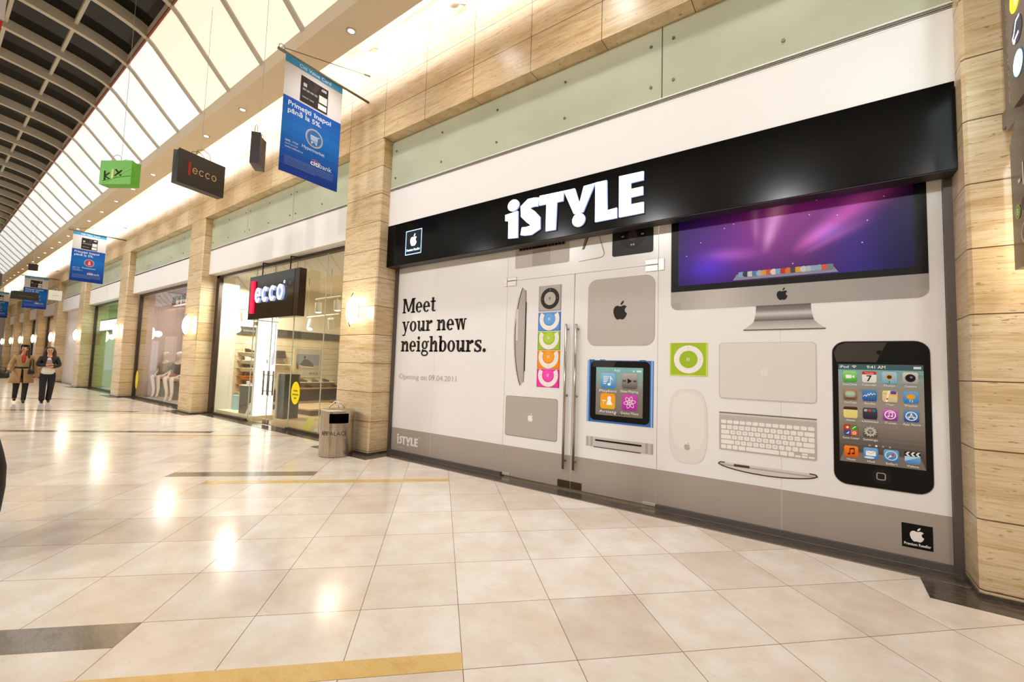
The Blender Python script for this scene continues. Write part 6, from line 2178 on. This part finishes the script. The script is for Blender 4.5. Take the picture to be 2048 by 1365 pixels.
# ------------------------------------------------------------------ oversized shopping bags on wires
def bag(label, tl, tr, zt, h, depth, m, m2, deco=None, cords='#d8d2c8', far=1):
    """tl, tr: world points of the upper front edge; the body reaches back by depth"""
    tl, tr = Vector(tl), Vector(tr)
    tl.z = tr.z = zt
    u = (tr - tl)
    w = u.length
    u.normalize()
    nrm = Vector((u.y, -u.x, 0))                      # front normal
    if nrm.dot(EYE - tl) < 0:
        nrm = -nrm
    c = (tl + tr) / 2 - nrm * depth / 2
    t = thing('shopping_bag', label, 'bag', (c.x, c.y, zt - h))
    L = lambda a, b, z: tl + u * a - nrm * b + Vector((0, 0, z - zt))
    z0, z1 = zt - h, zt
    e = 0.004
    obj('front', MB().prism([L(0, 0, z0), L(w, 0, z0), L(w, 0, z1), L(0, 0, z1)], -nrm * e), m, t)
    obj('back', MB().prism([L(0, depth - e, z0), L(w, depth - e, z0), L(w, depth - e, z1), L(0, depth - e, z1)], -nrm * e), m, t)
    for k in (0, 1):
        x = w - e if k else 0
        obj('side', MB().prism([L(x, 0, z0), L(x, depth, z0), L(x, depth, z1), L(x + (-0.02 if k else 0.02), depth / 2, z1 - 0.01), L(x, 0, z1)], u * e), m2, t)
    obj('bottom', MB().prism([L(0, 0, z0), L(w, 0, z0), L(w, depth, z0), L(0, depth, z0)], Vector((0, 0, -e))), m2, t)
    for b in (0.0, depth):
        pts = [L(w * 0.34, b, z1 - 0.01), L(w * 0.37, b, z1 + h * 0.16), L(w * 0.5, b, z1 + h * 0.24), L(w * 0.63, b, z1 + h * 0.16), L(w * 0.66, b, z1 - 0.01)]
        obj('cord', MB().tube(pts, 0.006, 6), mat('cord_' + cords, cords, 0.7), t)
    obj('wire', MB().tube([L(w * 0.5, 0, z1 + h * 0.22), L(w * 0.5, depth / 2, z1 + h * 0.3), L(w * 0.5, depth / 2, vault(t_at(c.y))[1] if c.y < 3.4 else SOFFIT_Z)], 0.003, 5), mat('wire_grey', '#b8b4ac', 0.5, 0.5), t)
    if deco:
        to3 = lambda a, b, l: tuple(L(a * w, -0.003 - l, z0 + b * h))
        f = Flat(to3, 0.001)
        deco(f, w, h)
        f.build('print', t, MATS['print_cloth'])
    return t


def kix(f, w, h):
    A = w / h
    f.stroke([(0.17, 0.16), (0.16, 0.56)], 0.05, '#2a2f1e'); f.stroke([(0.31, 0.48), (0.17, 0.33), (0.34, 0.20)], 0.045, '#2a2f1e')
    f.poly([(0.37, 0.20), (0.44, 0.20), (0.45, 0.62), (0.38, 0.62)], '#e6ec9a')
    f.stroke([(0.48, 0.34), (0.70, 0.58)], 0.05, '#2a2f1e'); f.stroke([(0.50, 0.62), (0.68, 0.34)], 0.05, '#2a2f1e')
    f.stroke([(0.0, 0.02), (0.25, 0.10), (0.60, 0.38), (0.98, 0.66)], 0.018, '#b8e68a'); f.stroke([(0.10, 0.12), (0.55, 0.28), (0.99, 0.34)], 0.014, '#2a7a10')


GRN, GRN2 = mat('bag_green', '#5cb512', 0.5), mat('bag_green_side', '#58ae14', 0.5)
zt = 5.0
bg = bag('bright green shopping bag hanging under the roof panels', at_z(202, 321, zt), at_z(265, 321, zt), zt, 0.43, 0.17, GRN, GRN2, kix)
BLK, BLK2 = mat('bag_black', '#241c16', 0.45), mat('bag_black_side', '#1c1612', 0.5)


def ecc(f, w, h):
    f.rect(0.20, 0.30, 0.255, 0.72, '#a8342c')
    f.polys(ecco_polys(0.29, 0.40, 0.52, 0.185, 0.16), '#c8a878')


bag('large black shopping bag with a red bar and gold word, hanging near the stone wall', at_z(359, 295, zt), at_z(451, 335, zt), zt, 0.57, 0.16, BLK, BLK2, ecc, '#6a6054')
# bag seen edge-on
zt = 5.0
a = at_z(503, 262, zt); b = at_z(522, 265, zt)
bag('dark bag seen edge-on, hanging between the black bag and the nearest banner', a, b, zt, 0.49, 0.30, mat('bag_slate', '#3a3236', 0.5), mat('bag_slate_side', '#4a4046', 0.5), None, '#9a948c')
zt = 5.0
a, b = at_z(57, 527, zt), at_z(75, 529, zt)
bag('small black bag hanging high above the third banner', a, b, zt, 0.25, 0.12, BLK, BLK2, None, '#e6e2da')
zt = 4.3
a, b = at_z(28, 581, zt), at_z(79, 588, zt)
bag('wide black bag hanging in front of the third banner', a, b, zt, 0.36, 0.2, BLK, BLK2, lambda f, w, h: f.rect(0.18, 0.40, 0.75, 0.47, '#6a5a44'), '#3a342c')
zt = 4.4
a, b = at_z(98, 580, zt), at_z(125, 583, zt)
bag('white bag hanging right of the third banner', a, b, zt, 0.43, 0.15, mat('bag_white', '#eee8e0', 0.5), mat('bag_white_side', '#e4ddd4', 0.5), lambda f, w, h: f.rect(0.3, 0.44, 0.75, 0.49, '#b4aea6'), '#b0a898')
zt = 4.6
a, b = at_z(-8, 543, zt), at_z(5, 549, zt)
bag('dark brown bag cut off by the left edge under the roof panels', a, b, zt, 0.46, 0.2, mat('bag_umber', '#2c211c', 0.5), BLK2, None, '#6a6054')
# ceiling guy wire
o = obj('guy_wire', MB().tube([at_y(465, 0, 3.0), at_y(640, 95, 4.1), at_y(720, 140, PIER_Y - 0.004)], 0.004, 6), mat('wire_dark', '#a89c86', 0.5)); tag(o, 'thin wire running from the roof panels to the stone wall above the nearest banner', 'wire')

# ------------------------------------------------------------------ litter bin
bx, by, br, bh = -6.57, 4.215, 0.262, 0.745
BRUSH = mat('bin_steel', '#a9a090', 0.26, 1.0)
nt = BRUSH.node_tree
_n = noise(nt, vec_pos(nt, scale=(40, 40, 0.6)), 3.0, 3, 0.5)
nt.links.new(ramp(nt, _n, [(0.3, '#aaa090'), (0.7, '#cbc2b4')]), nt.nodes['Principled BSDF'].inputs['Base Color'])
bn = thing('litter_bin', 'cylindrical brushed steel litter bin at the foot of the stone pillar', 'bin', (bx, by, 0.0))
# body wall with a rectangular opening towards the corridor
ang = math.atan2(-by, -bx + 0.0)
hole_c = math.atan2(EYE.y - by, EYE.x - bx) + 0.12
hw = 0.60
z0h, z1h = 0.545, 0.70
mb = MB()
n = 48
for k in range(n):
    a0, a1 = hole_c + hw + (2 * math.pi - 2 * hw) * k / n, hole_c + hw + (2 * math.pi - 2 * hw) * (k + 1) / n
    q = lambda a, z, r=br: (bx + r * math.cos(a), by + r * math.sin(a), z)
    mb.quad(q(a0, 0.006), q(a1, 0.006), q(a1, bh), q(a0, bh))
for k in range(16):
    a0, a1 = hole_c - hw + 2 * hw * k / 16, hole_c - hw + 2 * hw * (k + 1) / 16
    mb.quad(q(a0, 0.006), q(a1, 0.006), q(a1, z0h), q(a0, z0h)); mb.quad(q(a0, z1h), q(a1, z1h), q(a1, bh), q(a0, bh))
obj('body', mb, BRUSH, bn, smooth=True)
obj('liner', MB().lathe([(0.0, 0.30), (br - 0.012, 0.30), (br - 0.012, z0h - 0.01)], (bx, by, 0), 40).lathe([(br - 0.006, 0.02), (br - 0.006, bh - 0.01)], (bx, by, 0), 40, hole_c + hw, hole_c - hw + 2 * math.pi), mat('bin_inside', '#171310', 0.5), bn)
obj('lid', MB().lathe([(0.0, bh + 0.012), (br * 0.6, bh + 0.010), (br - 0.01, bh + 0.006), (br + 0.003, bh - 0.004), (br + 0.003, bh - 0.012)], (bx, by, 0), 48), mat('bin_lid', '#c4baac', 0.3, 1.0), bn, smooth=True)
obj('foot_ring', MB().lathe([(br - 0.02, 0.0), (br - 0.004, 0.0), (br - 0.004, 0.02), (br - 0.02, 0.02), (br - 0.02, 0.0)], (bx, by, 0), 40), mat('bin_foot', '#2a2622', 0.6), bn)
to3 = lambda u, w, l: (bx + (br + 0.0012 + l) * math.cos(u), by + (br + 0.0012 + l) * math.sin(u), w)
f = Flat(to3, 0)
ca = hole_c - 0.22
f.text('AFI', ca - 0.92, 0.352, 0.062, '#3c342c', width=0.42, bold=0.03)
f.text('PALACE', ca - 0.46, 0.352, 0.062, '#4a4238', width=1.20)
f.rect(ca - 0.42, 0.285, ca + 0.72, 0.330, '#4a4036'); f.text('COTROCENI', ca - 0.38, 0.294, 0.026, '#b0a494', width=1.06)
f.build('lettering', bn)
hb = obj('paper_strap', MB().tube([(bx - 0.10, by - 0.10, bh + 0.026), (bx - 0.08, by - 0.08, bh + 0.07), (bx - 0.03, by - 0.04, bh + 0.13), (bx + 0.00, by - 0.01, bh + 0.135), (bx + 0.02, by, bh + 0.026)], 0.011, 8).tube([(bx - 0.03, by - 0.04, bh + 0.128), (bx + 0.02, by + 0.04, bh + 0.115), (bx + 0.05, by + 0.09, bh + 0.024)], 0.009, 8), mat('strap_white', '#efe6da', 0.6), smooth=True)
tag(hb, 'bent white strip standing on the lid of the litter bin', 'litter')

# ------------------------------------------------------------------ projecting information sign at the right edge
IX = 1.08
TAUPE = mat('sign_taupe', '#6b5f56', 0.35, 0.2)
t = thing('information_sign', 'projecting taupe information sign with glowing round symbols, cut by the right edge', 'sign', (IX + 0.06, 4.0, 2.30))
obj('upper_case', MB().box(IX, IX + 0.14, 3.2, 4.40, 3.30, 5.2), TAUPE, t)
obj('bevel_panel', MB().prism([(IX, 4.225, 3.42), (IX, 4.225, 5.15), (IX, 3.25, 5.15), (IX, 3.25, 3.36), (IX, 4.17, 3.36)], (-0.02, 0, 0)), mat('sign_taupe_front', '#7a6d62', 0.35, 0.1), t)
obj('lower_panel', MB().prism([(IX - 0.004, 4.335, 2.295), (IX - 0.004, 4.335, 3.16), (IX - 0.004, 4.22, 3.30), (IX - 0.004, 3.2, 3.30), (IX - 0.004, 3.2, 2.25)], (0.06, 0, 0)), mat('sign_plum', '#3a302e', 0.25), t)
obj('bracket', MB().box(IX + 0.02, IX + 0.08, 4.40, 4.56, 3.38, 3.50), TAUPE, t)
sgn = lambda u, w, l: (IX - 0.0215 - l, u, w)
sg2 = lambda u, w, l: (IX - 0.0055 - l, u, w)
f = Flat(sgn, 0.001)
f.ell(4.05, 3.830, 0.088, 0.088, '#181626'); f.stroke([(4.11, 3.775), (4.125, 3.81), (4.10, 3.83), (4.06, 3.895), (4.0, 3.90)], 0.016, '#e8fafa'); f.stroke([(4.12, 3.778), (4.02, 3.80)], 0.018, '#e8fafa'); f.ell(4.095, 3.775, 0.016, 0.016, '#e8fafa')
f.build('car_symbol', t, MATS['lit_print'])
f = Flat(sgn, 0.001); f.ell(4.055, 3.605, 0.092, 0.092, '#1c4a50'); f.ell(4.055, 3.605, 0.082, 0.082, '#dcfbfb'); f.stroke([(4.08, 3.56), (4.05, 3.65), (4.02, 3.56)], 0.008, '#3a7a80'); f.build('arrow_symbol', t, MATS['lit_print'])
f = Flat(sgn, 0.001); f.ell(4.065, 4.055, 0.088, 0.088, '#f2d60c'); f.rect(4.04, 4.0, 4.06, 4.12, '#fff6c8'); f.build('yellow_symbol', t, MATS['lit_print'])
f = Flat(lambda u, w, l: (IX - 0.0005 - l, 4.315 - (w - 0.0) * 1.0, u), 0.001)
f.text('CHAMPS  ELYSEES', 3.45, 0.0, 0.062, '#b8ac9e', width=0.86, bold=0.01)
f.build('vertical_lettering', t)
f = Flat(lambda u, w, l: (IX - 0.0055 - l, 4.0 - u, w), 0.001)
f.text('-1', -0.205, 2.815, 0.15, '#e6e2de', width=0.10, bold=0.01); f.ell(-0.228, 2.667, 0.045, 0.047, '#d8e08a'); f.ell(-0.228, 2.667, 0.041, 0.043, '#6f9a30'); f.text('B', -0.228, 2.645, 0.045, '#dcead0', align='c')
f.ell(-0.12, 2.69, 0.048, 0.05, '#9a92a0'); f.ell(-0.12, 2.69, 0.044, 0.046, '#3a302e'); f.ring(-0.11, 2.50, 0.068, 0.068, 0.062, 0.062, '#cfc8c4'); f.text('a', -0.11, 2.46, 0.05, '#e6e2de', align='c')
f.build('floor_guide', t)
light('info_glow', 'AREA', (IX - 0.12, 3.95, 3.75), 3, (0.8, 1, 1), 0.3, 0.8, aim=(0.2, 4.4, 3.75))

# ------------------------------------------------------------------ black tub at the left edge
p = at_z(4, 1090, 0.0)
q_ = at_z(12, 965, 0.42)
R_ = 0.50
d = Vector((p.x, p.y, 0)).normalized()
side = Vector((d.y, -d.x, 0))
cpos = Vector((p.x, p.y, 0)) - side * (R_ + 0.012)
t = thing('tub_seat', 'black rounded seat cut off by the left picture edge, standing on the tiled floor', 'seat', (cpos.x, cpos.y, 0.0))
obj('shell', MB().lathe([(0.0, 0.0), (R_ - 0.06, 0.0), (R_ - 0.035, 0.10), (R_ - 0.012, 0.28), (R_, 0.46), (R_ - 0.005, 0.62), (R_ - 0.025, 0.72), (R_ - 0.055, 0.84), (R_ - 0.11, 0.89), (R_ - 0.18, 0.84), (R_ - 0.21, 0.50), (0.0, 0.48)], (cpos.x, cpos.y, 0), 48), mat('black_leather', '#060505', 0.6, spec=0.12), t, smooth=True)
obj('cushion', MB().ell((cpos.x, cpos.y, 0.50), R_ - 0.22, R_ - 0.22, 0.06), mat('black_cushion', '#131010', 0.5), t, smooth=True)
# ------------------------------------------------------------------ two women walking towards the camera
SKIN = mat('skin', '#c98f6e', 0.5)
HAIR = mat('hair_dark', '#2a1a12', 0.45)
HAIR2 = mat('hair_brown', '#3a2214', 0.45)
COAT = mat('coat_tan', '#a8885a', 0.8)
BLKC = mat('cloth_black', '#15110f', 0.7)
JEAN = mat('jeans_dark', '#14131a', 0.8)
WHT = mat('cloth_white', '#ddd2c4', 0.8)
SCARF = mat('scarf_red', '#b3261a', 0.7)
LEATH = mat('bag_leather', '#15110e', 0.35)
SHOE = mat('boots_black', '#120f0e', 0.4)
GREYT = mat('top_grey', '#8f857c', 0.8)


def person(label, x, y, H, cfg):
    t = thing('person', label, 'person', (x, y, 0.0))
    s = H / 1.70
    V = lambda *p: tuple(c * s for c in p)
    # joints; front is -y, the person's right hand side is -x
    legs = cfg['legs']
    arms = cfg['arms']
    turn = cfg['turn']
    hx, hy = 0.03 * math.sin(turn), -0.03 * math.cos(turn)
    body = [[(V(0, 0, 0.92), 0.135 * s), (V(0, 0.0, 1.06), 0.115 * s), (V(0, 0.01, 1.24), 0.13 * s), (V(0, 0.015, 1.37), 0.10 * s), (V(0, 0.01, 1.45), 0.052 * s), (V(hx * 0.3, hy * 0.3, 1.51), 0.05 * s),
             (V(hx * 0.8, hy * 0.8, 1.565), (0.070 * s, 0.075 * s)), (V(hx, hy + 0.02, 1.63), (0.085 * s, 0.098 * s)), (V(hx * 0.6, hy + 0.03, 1.68), 0.062 * s)]]
    for sd, a, l in ((-1, arms[0], legs[0]), (1, arms[1], legs[1])):
        sh = V(sd * 0.165, 0.015, 1.385)
        ch = [(V(0, 0.015, 1.37), 0.10 * s), (sh, 0.055 * s), (V(*a[0]), 0.042 * s), (V(*a[1]), 0.028 * s)]
        w = Vector(a[1]); dirv = (Vector(a[1]) - Vector(a[0])).normalized()
        palm = w + dirv * 0.055
        ch.append((V(*palm), 0.030 * s))
        body.append(ch)
        # five fingers: four off the end of the palm, the thumb off its side
        ax = Vector((1, 0, 0)) if abs(dirv.x) < 0.8 else Vector((0, 0, 1))
        fx = (ax - dirv * ax.dot(dirv)).normalized()
        dn = dirv.cross(fx)
        for k, ln in enumerate((0.060, 0.072, 0.066, 0.050)):
            b = palm + dirv * 0.030 + fx * (-0.027 + 0.018 * k)
            m = b + dirv * ln * 0.55 + dn * 0.010
            e = b + dirv * ln * 0.85 + dn * 0.030
            body.append([(V(*palm), 0.030 * s), (V(*b), 0.0095 * s), (V(*m), 0.0085 * s), (V(*e), 0.0075 * s)])
        tb = w + dirv * 0.03 - fx * 0.032
        body.append([(V(*palm), 0.030 * s), (V(*tb), 0.011 * s), (V(*(tb + dirv * 0.030 - fx * 0.012 + dn * 0.012)), 0.009 * s), (V(*(tb + dirv * 0.050 - fx * 0.008 + dn * 0.022)), 0.008 * s)])
        body.append([(V(0, 0, 0.92), 0.135 * s), (V(sd * 0.09, 0, 0.86), 0.095 * s), (V(*l[0]), 0.062 * s), (V(*l[1]), 0.042 * s), (V(l[1][0], l[1][1] - 0.04, l[1][2] - 0.05), 0.034 * s), (V(l[1][0], l[1][1] - 0.15, l[1][2] - 0.065), 0.026 * s)])
    b = skin('body', body, SKIN, t, 2, loc=(x, y, 0))
    # face: eyes, brows, nose, mouth, ears set into the head
    R = Matrix.Rotation(-turn, 3, 'Z')
    hc = Vector(V(hx, hy + 0.02, 1.615))

    def onface(mb_fn, name, m):
        mb = MB(); mb_fn(mb)
        mb.v = [tuple(R @ Vector(v) * s + hc + Vector((x, y, 0))) for v in mb.v]
        obj(name, mb, m, t, smooth=True)
    for sd in (-1, 1):
        onface(lambda m: m.ell((sd * 0.031, -0.083, 0.005), 0.013, 0.008, 0.008, 12, 8), 'eye', mat('eye_dark', '#1c120e', 0.2))
        onface(lambda m: m.tube([(sd * 0.016, -0.090, 0.024), (sd * 0.046, -0.082, 0.026)], 0.0035, 6), 'eyebrow', HAIR)
        onface(lambda m: m.ell((sd * 0.084, 0.0, -0.012), 0.010, 0.022, 0.032, 10, 8), 'ear', SKIN)
    onface(lambda m: m.tube([(0, -0.090, 0.010), (0, -0.108, -0.022), (0, -0.094, -0.030)], [0.008, 0.013, 0.008], 8), 'nose', SKIN)
    onface(lambda m: m.ell((0, -0.084, -0.052), 0.024, 0.010, 0.0075, 12, 8), 'mouth', mat('lips', '#9a4a3c', 0.4))
    # hair
    hm = cfg['hair']
    hv = [[(V(hx, hy + 0.0, 1.70), 0.070 * s), (V(hx, hy + 0.035, 1.69), 0.092 * s), (V(hx, hy + 0.075, 1.63), 0.100 * s), (V(0, 0.085, 1.53), 0.082 * s), (V(0, 0.085, cfg['hair_end']), 0.055 * s)]]
    for sd in (-1, 1):
        q = R @ Vector((sd * 0.082, 0.02, 0))
        hv.append([(V(hx, hy + 0.0, 1.70), 0.070 * s), (V(hx + q.x * 0.95, hy + 0.012 + q.y, 1.645), 0.046 * s), (V(q.x * 1.2, q.y + 0.0, 1.53), 0.052 * s), (V(q.x * 1.3, q.y - 0.04, cfg['hair_end'] + 0.02), 0.044 * s), (V(q.x * 1.3, q.y - 0.05, cfg['hair_end'] - 0.05), 0.03 * s)])
    skin('hair', hv, hm, t, 2, loc=(x, y, 0))
    # trousers or tights
    for sd, l in ((-1, legs[0]), (1, legs[1])):
        pass
    tr = [[(V(0, 0, 1.04), 0.135 * s), (V(0, 0, 0.98), 0.15 * s), (V(0, 0, 0.92), 0.158 * s)]]
    for sd, l in ((-1, legs[0]), (1, legs[1])):
        k = cfg['trouser']
        tr.append([(V(0, 0, 0.92), 0.158 * s), (V(sd * 0.092, 0, 0.84), 0.106 * s), (V(*l[0]), 0.070 * s * k), (V(l[1][0], l[1][1], l[1][2] + 0.03), 0.055 * s * k * k), (V(l[1][0], l[1][1], l[1][2] - 0.035), 0.056 * s * k * k)])
    skin('trousers', tr, cfg['trouser_m'], t, 2, loc=(x, y, 0))
    for sd, l in ((-1, legs[0]), (1, legs[1])):
        f_ = l[1]
        skin('shoe', [[(V(f_[0], f_[1] + 0.015, f_[2] + 0.03), 0.046 * s), (V(f_[0], f_[1] + 0.01, f_[2] - 0.035), 0.044 * s), (V(f_[0], f_[1] - 0.08, f_[2] - 0.055), 0.040 * s), (V(f_[0], f_[1] - 0.17, f_[2] - 0.062), 0.030 * s)]], SHOE, t, 2, loc=(x, y, 0))
    cfg['extra'](t, s, V, arms, x, y)
    t.rotation_euler = (0, 0, math.radians(90) + math.atan2(-y, -x) if False else math.radians(90 - 4))
    return t


def sleeves(V, arms, s, r0, r1, upto=1.0):
    out = []
    for sd, a in ((-1, arms[0]), (1, arms[1])):
        w = Vector(a[0]).lerp(Vector(a[1]), upto)
        out.append([(V(0, 0.015, 1.36), 0.135 * s), (V(sd * 0.165, 0.015, 1.38), 0.078 * s), (V(*a[0]), r0 * s), (V(*w), r1 * s)])
    return out


def coat_woman(t, s, V, arms, x, y):
    skin('coat', [[(V(0, 0, 0.98), 0.155 * s), (V(0, 0, 1.10), 0.135 * s), (V(0, 0.01, 1.24), 0.155 * s), (V(0, 0.015, 1.36), 0.135 * s), (V(0, 0.02, 1.43), 0.085 * s)]] + sleeves(V, arms, s, 0.064, 0.052, 0.95), COAT, t, 2, loc=(x, y, 0))
    mb = MB()
    prof = [(0.165, 1.08), (0.195, 0.98), (0.225, 0.85), (0.250, 0.70), (0.262, 0.60)]
    a0 = math.radians(-90 + 7)
    mb.lathe([(r * s, z * s) for r, z in prof], (0, 0, 0), 40, a0, a0 + math.radians(346))
    mb.v = [(v[0] + x, v[1] * 0.74 + y, v[2]) for v in mb.v]
    o = obj('coat_skirt', mb, COAT, t, smooth=True)
    sm = o.modifiers.new('thick', 'SOLIDIFY'); sm.thickness = 0.012
    mb = MB().lathe([(0.168 * s, 1.035 * s), (0.172 * s, 1.055 * s), (0.168 * s, 1.085 * s)], (0, 0, 0), 36)
    mb.v = [(v[0] + x, v[1] * 0.80 + y, v[2]) for v in mb.v]
    o = obj('belt', mb, BLKC, t, smooth=True); sm = o.modifiers.new('thick', 'SOLIDIFY'); sm.thickness = 0.014
    skin('scarf', [[(V(0.0, -0.06, 1.46), 0.05 * s), (V(0.01, -0.115, 1.36), 0.045 * s), (V(0.0, -0.145, 1.22), 0.030 * s)]], SCARF, t, 2, loc=(x, y, 0))
    for sd in (-1, 1):
        obj('lapel', MB().prism([(x + sd * 0.03 * s, y - 0.15 * s, 1.14 * s), (x + sd * 0.11 * s, y - 0.135 * s, 1.30 * s), (x + sd * 0.085 * s, y - 0.085 * s, 1.44 * s), (x + sd * 0.045 * s, y - 0.10 * s, 1.42 * s)], (0, -0.014, 0)), COAT, t)


def jacket_woman(t, s, V, arms, x, y):
    skin('shirt', [[(V(0, 0, 0.86), 0.170 * s), (V(0, 0, 0.93), 0.176 * s), (V(0, 0, 1.04), 0.150 * s), (V(0, 0.01, 1.22), 0.140 * s), (V(0, 0.0, 1.36), 0.108 * s), (V(0, -0.01, 1.42), 0.07 * s)]], WHT, t, 2, loc=(x, y, 0))
    skin('jacket', [[(V(0, 0.02, 1.04), 0.150 * s), (V(0, 0.03, 1.22), 0.152 * s), (V(0, 0.03, 1.36), 0.125 * s), (V(0, 0.04, 1.42), 0.075 * s)]] + [[(V(0, 0.03, 1.36), 0.125 * s)] + c[1:] for c in sleeves(V, arms, s, 0.066, 0.050, 0.9)], BLKC, t, 2, loc=(x, y, 0))
    skin('sweater_front', [[(V(0, -0.085, 1.06), 0.075 * s), (V(0, -0.095, 1.20), 0.078 * s), (V(0, -0.075, 1.34), 0.060 * s)]], GREYT, t, 2, loc=(x, y, 0))


Y90 = 0
pA = at_z(38, 806, 0.0)
pB = at_z(90, 806, 0.0)
armsA = (((-0.24, 0.03, 1.13), (-0.27, -0.16, 1.03)), ((0.25, 0.04, 1.12), (0.29, -0.02, 0.88)))
legsA = (((-0.095, 0.05, 0.48), (-0.10, 0.22, 0.14)), ((0.085, -0.10, 0.50), (0.07, -0.14, 0.09)))
person('person in a belted tan coat with red scarf, dark handbag on one arm, walking', pA.x, pA.y, 1.72, dict(arms=armsA, legs=legsA, turn=math.radians(48), hair=HAIR2, hair_end=1.36, trouser=1.02, trouser_m=BLKC, extra=coat_woman))
armsB = (((-0.23, 0.0, 1.16), (-0.03, -0.20, 1.17)), ((0.23, 0.0, 1.15), (0.05, -0.21, 1.11)))
legsB = (((-0.09, -0.06, 0.50), (-0.085, -0.06, 0.09)), ((0.085, -0.02, 0.49), (0.06, 0.05, 0.10)))
person('person with long dark hair in a dark jacket over a white top, arms folded, walking', pB.x, pB.y, 1.71, dict(arms=armsB, legs=legsB, turn=math.radians(4), hair=HAIR, hair_end=1.28, trouser=1.14, trouser_m=JEAN, extra=jacket_woman))


def handbag(label, c, w, h, d, strap):
    t = thing('handbag', label, 'bag', (c[0], c[1], c[2]))
    mb = MB()
    vs_, fs_ = [], []
    prof = [(0.0, 0.80, 0.9), (0.12, 1.0, 1.0), (0.6, 0.94, 0.8), (1.0, 0.80, 0.35)]
    n = 24
    for z, a, b in prof:
        for k in range(n):
            u = 2 * math.pi * k / n
            ex = lambda v: math.copysign(abs(v) ** 0.55, v)
            vs_.append((c[0] + d / 2 * b * ex(math.sin(u)), c[1] + w / 2 * a * ex(math.cos(u)), c[2] + z * h))
    for r in range(len(prof) - 1):
        for k in range(n):
            k2 = (k + 1) % n
            fs_.append((r * n + k, r * n + k2, (r + 1) * n + k2, (r + 1) * n + k))
    fs_.append(tuple(range(n))[::-1]); fs_.append(tuple((len(prof) - 1) * n + k for k in range(n)))
    obj('body', mb.add(vs_, fs_), LEATH, t, smooth=True)
    for k in (-1, 1):
        obj('strap', MB().tube([(c[0] + k * d * 0.2, c[1] - w * 0.28, c[2] + h * 0.95), (c[0] + k * d * 0.1, c[1] - w * 0.2, c[2] + h + strap * 0.8), (c[0], c[1], c[2] + h + strap), (c[0] + k * d * 0.1, c[1] + w * 0.2, c[2] + h + strap * 0.8), (c[0] + k * d * 0.2, c[1] + w * 0.28, c[2] + h * 0.95)], 0.008, 6), LEATH, t)
    return t


qa = at_x(16, 742, pA.x + 0.22)
handbag('large black handbag hanging from the arm of the woman in the tan coat', (pA.x + 0.30, pA.y - 0.44, 0.76), 0.34, 0.22, 0.14, 0.12)
handbag('black shoulder bag at the side of the woman with folded arms', (pB.x + 0.02, pB.y - 0.36, 0.88), 0.15, 0.18, 0.10, 0.30)
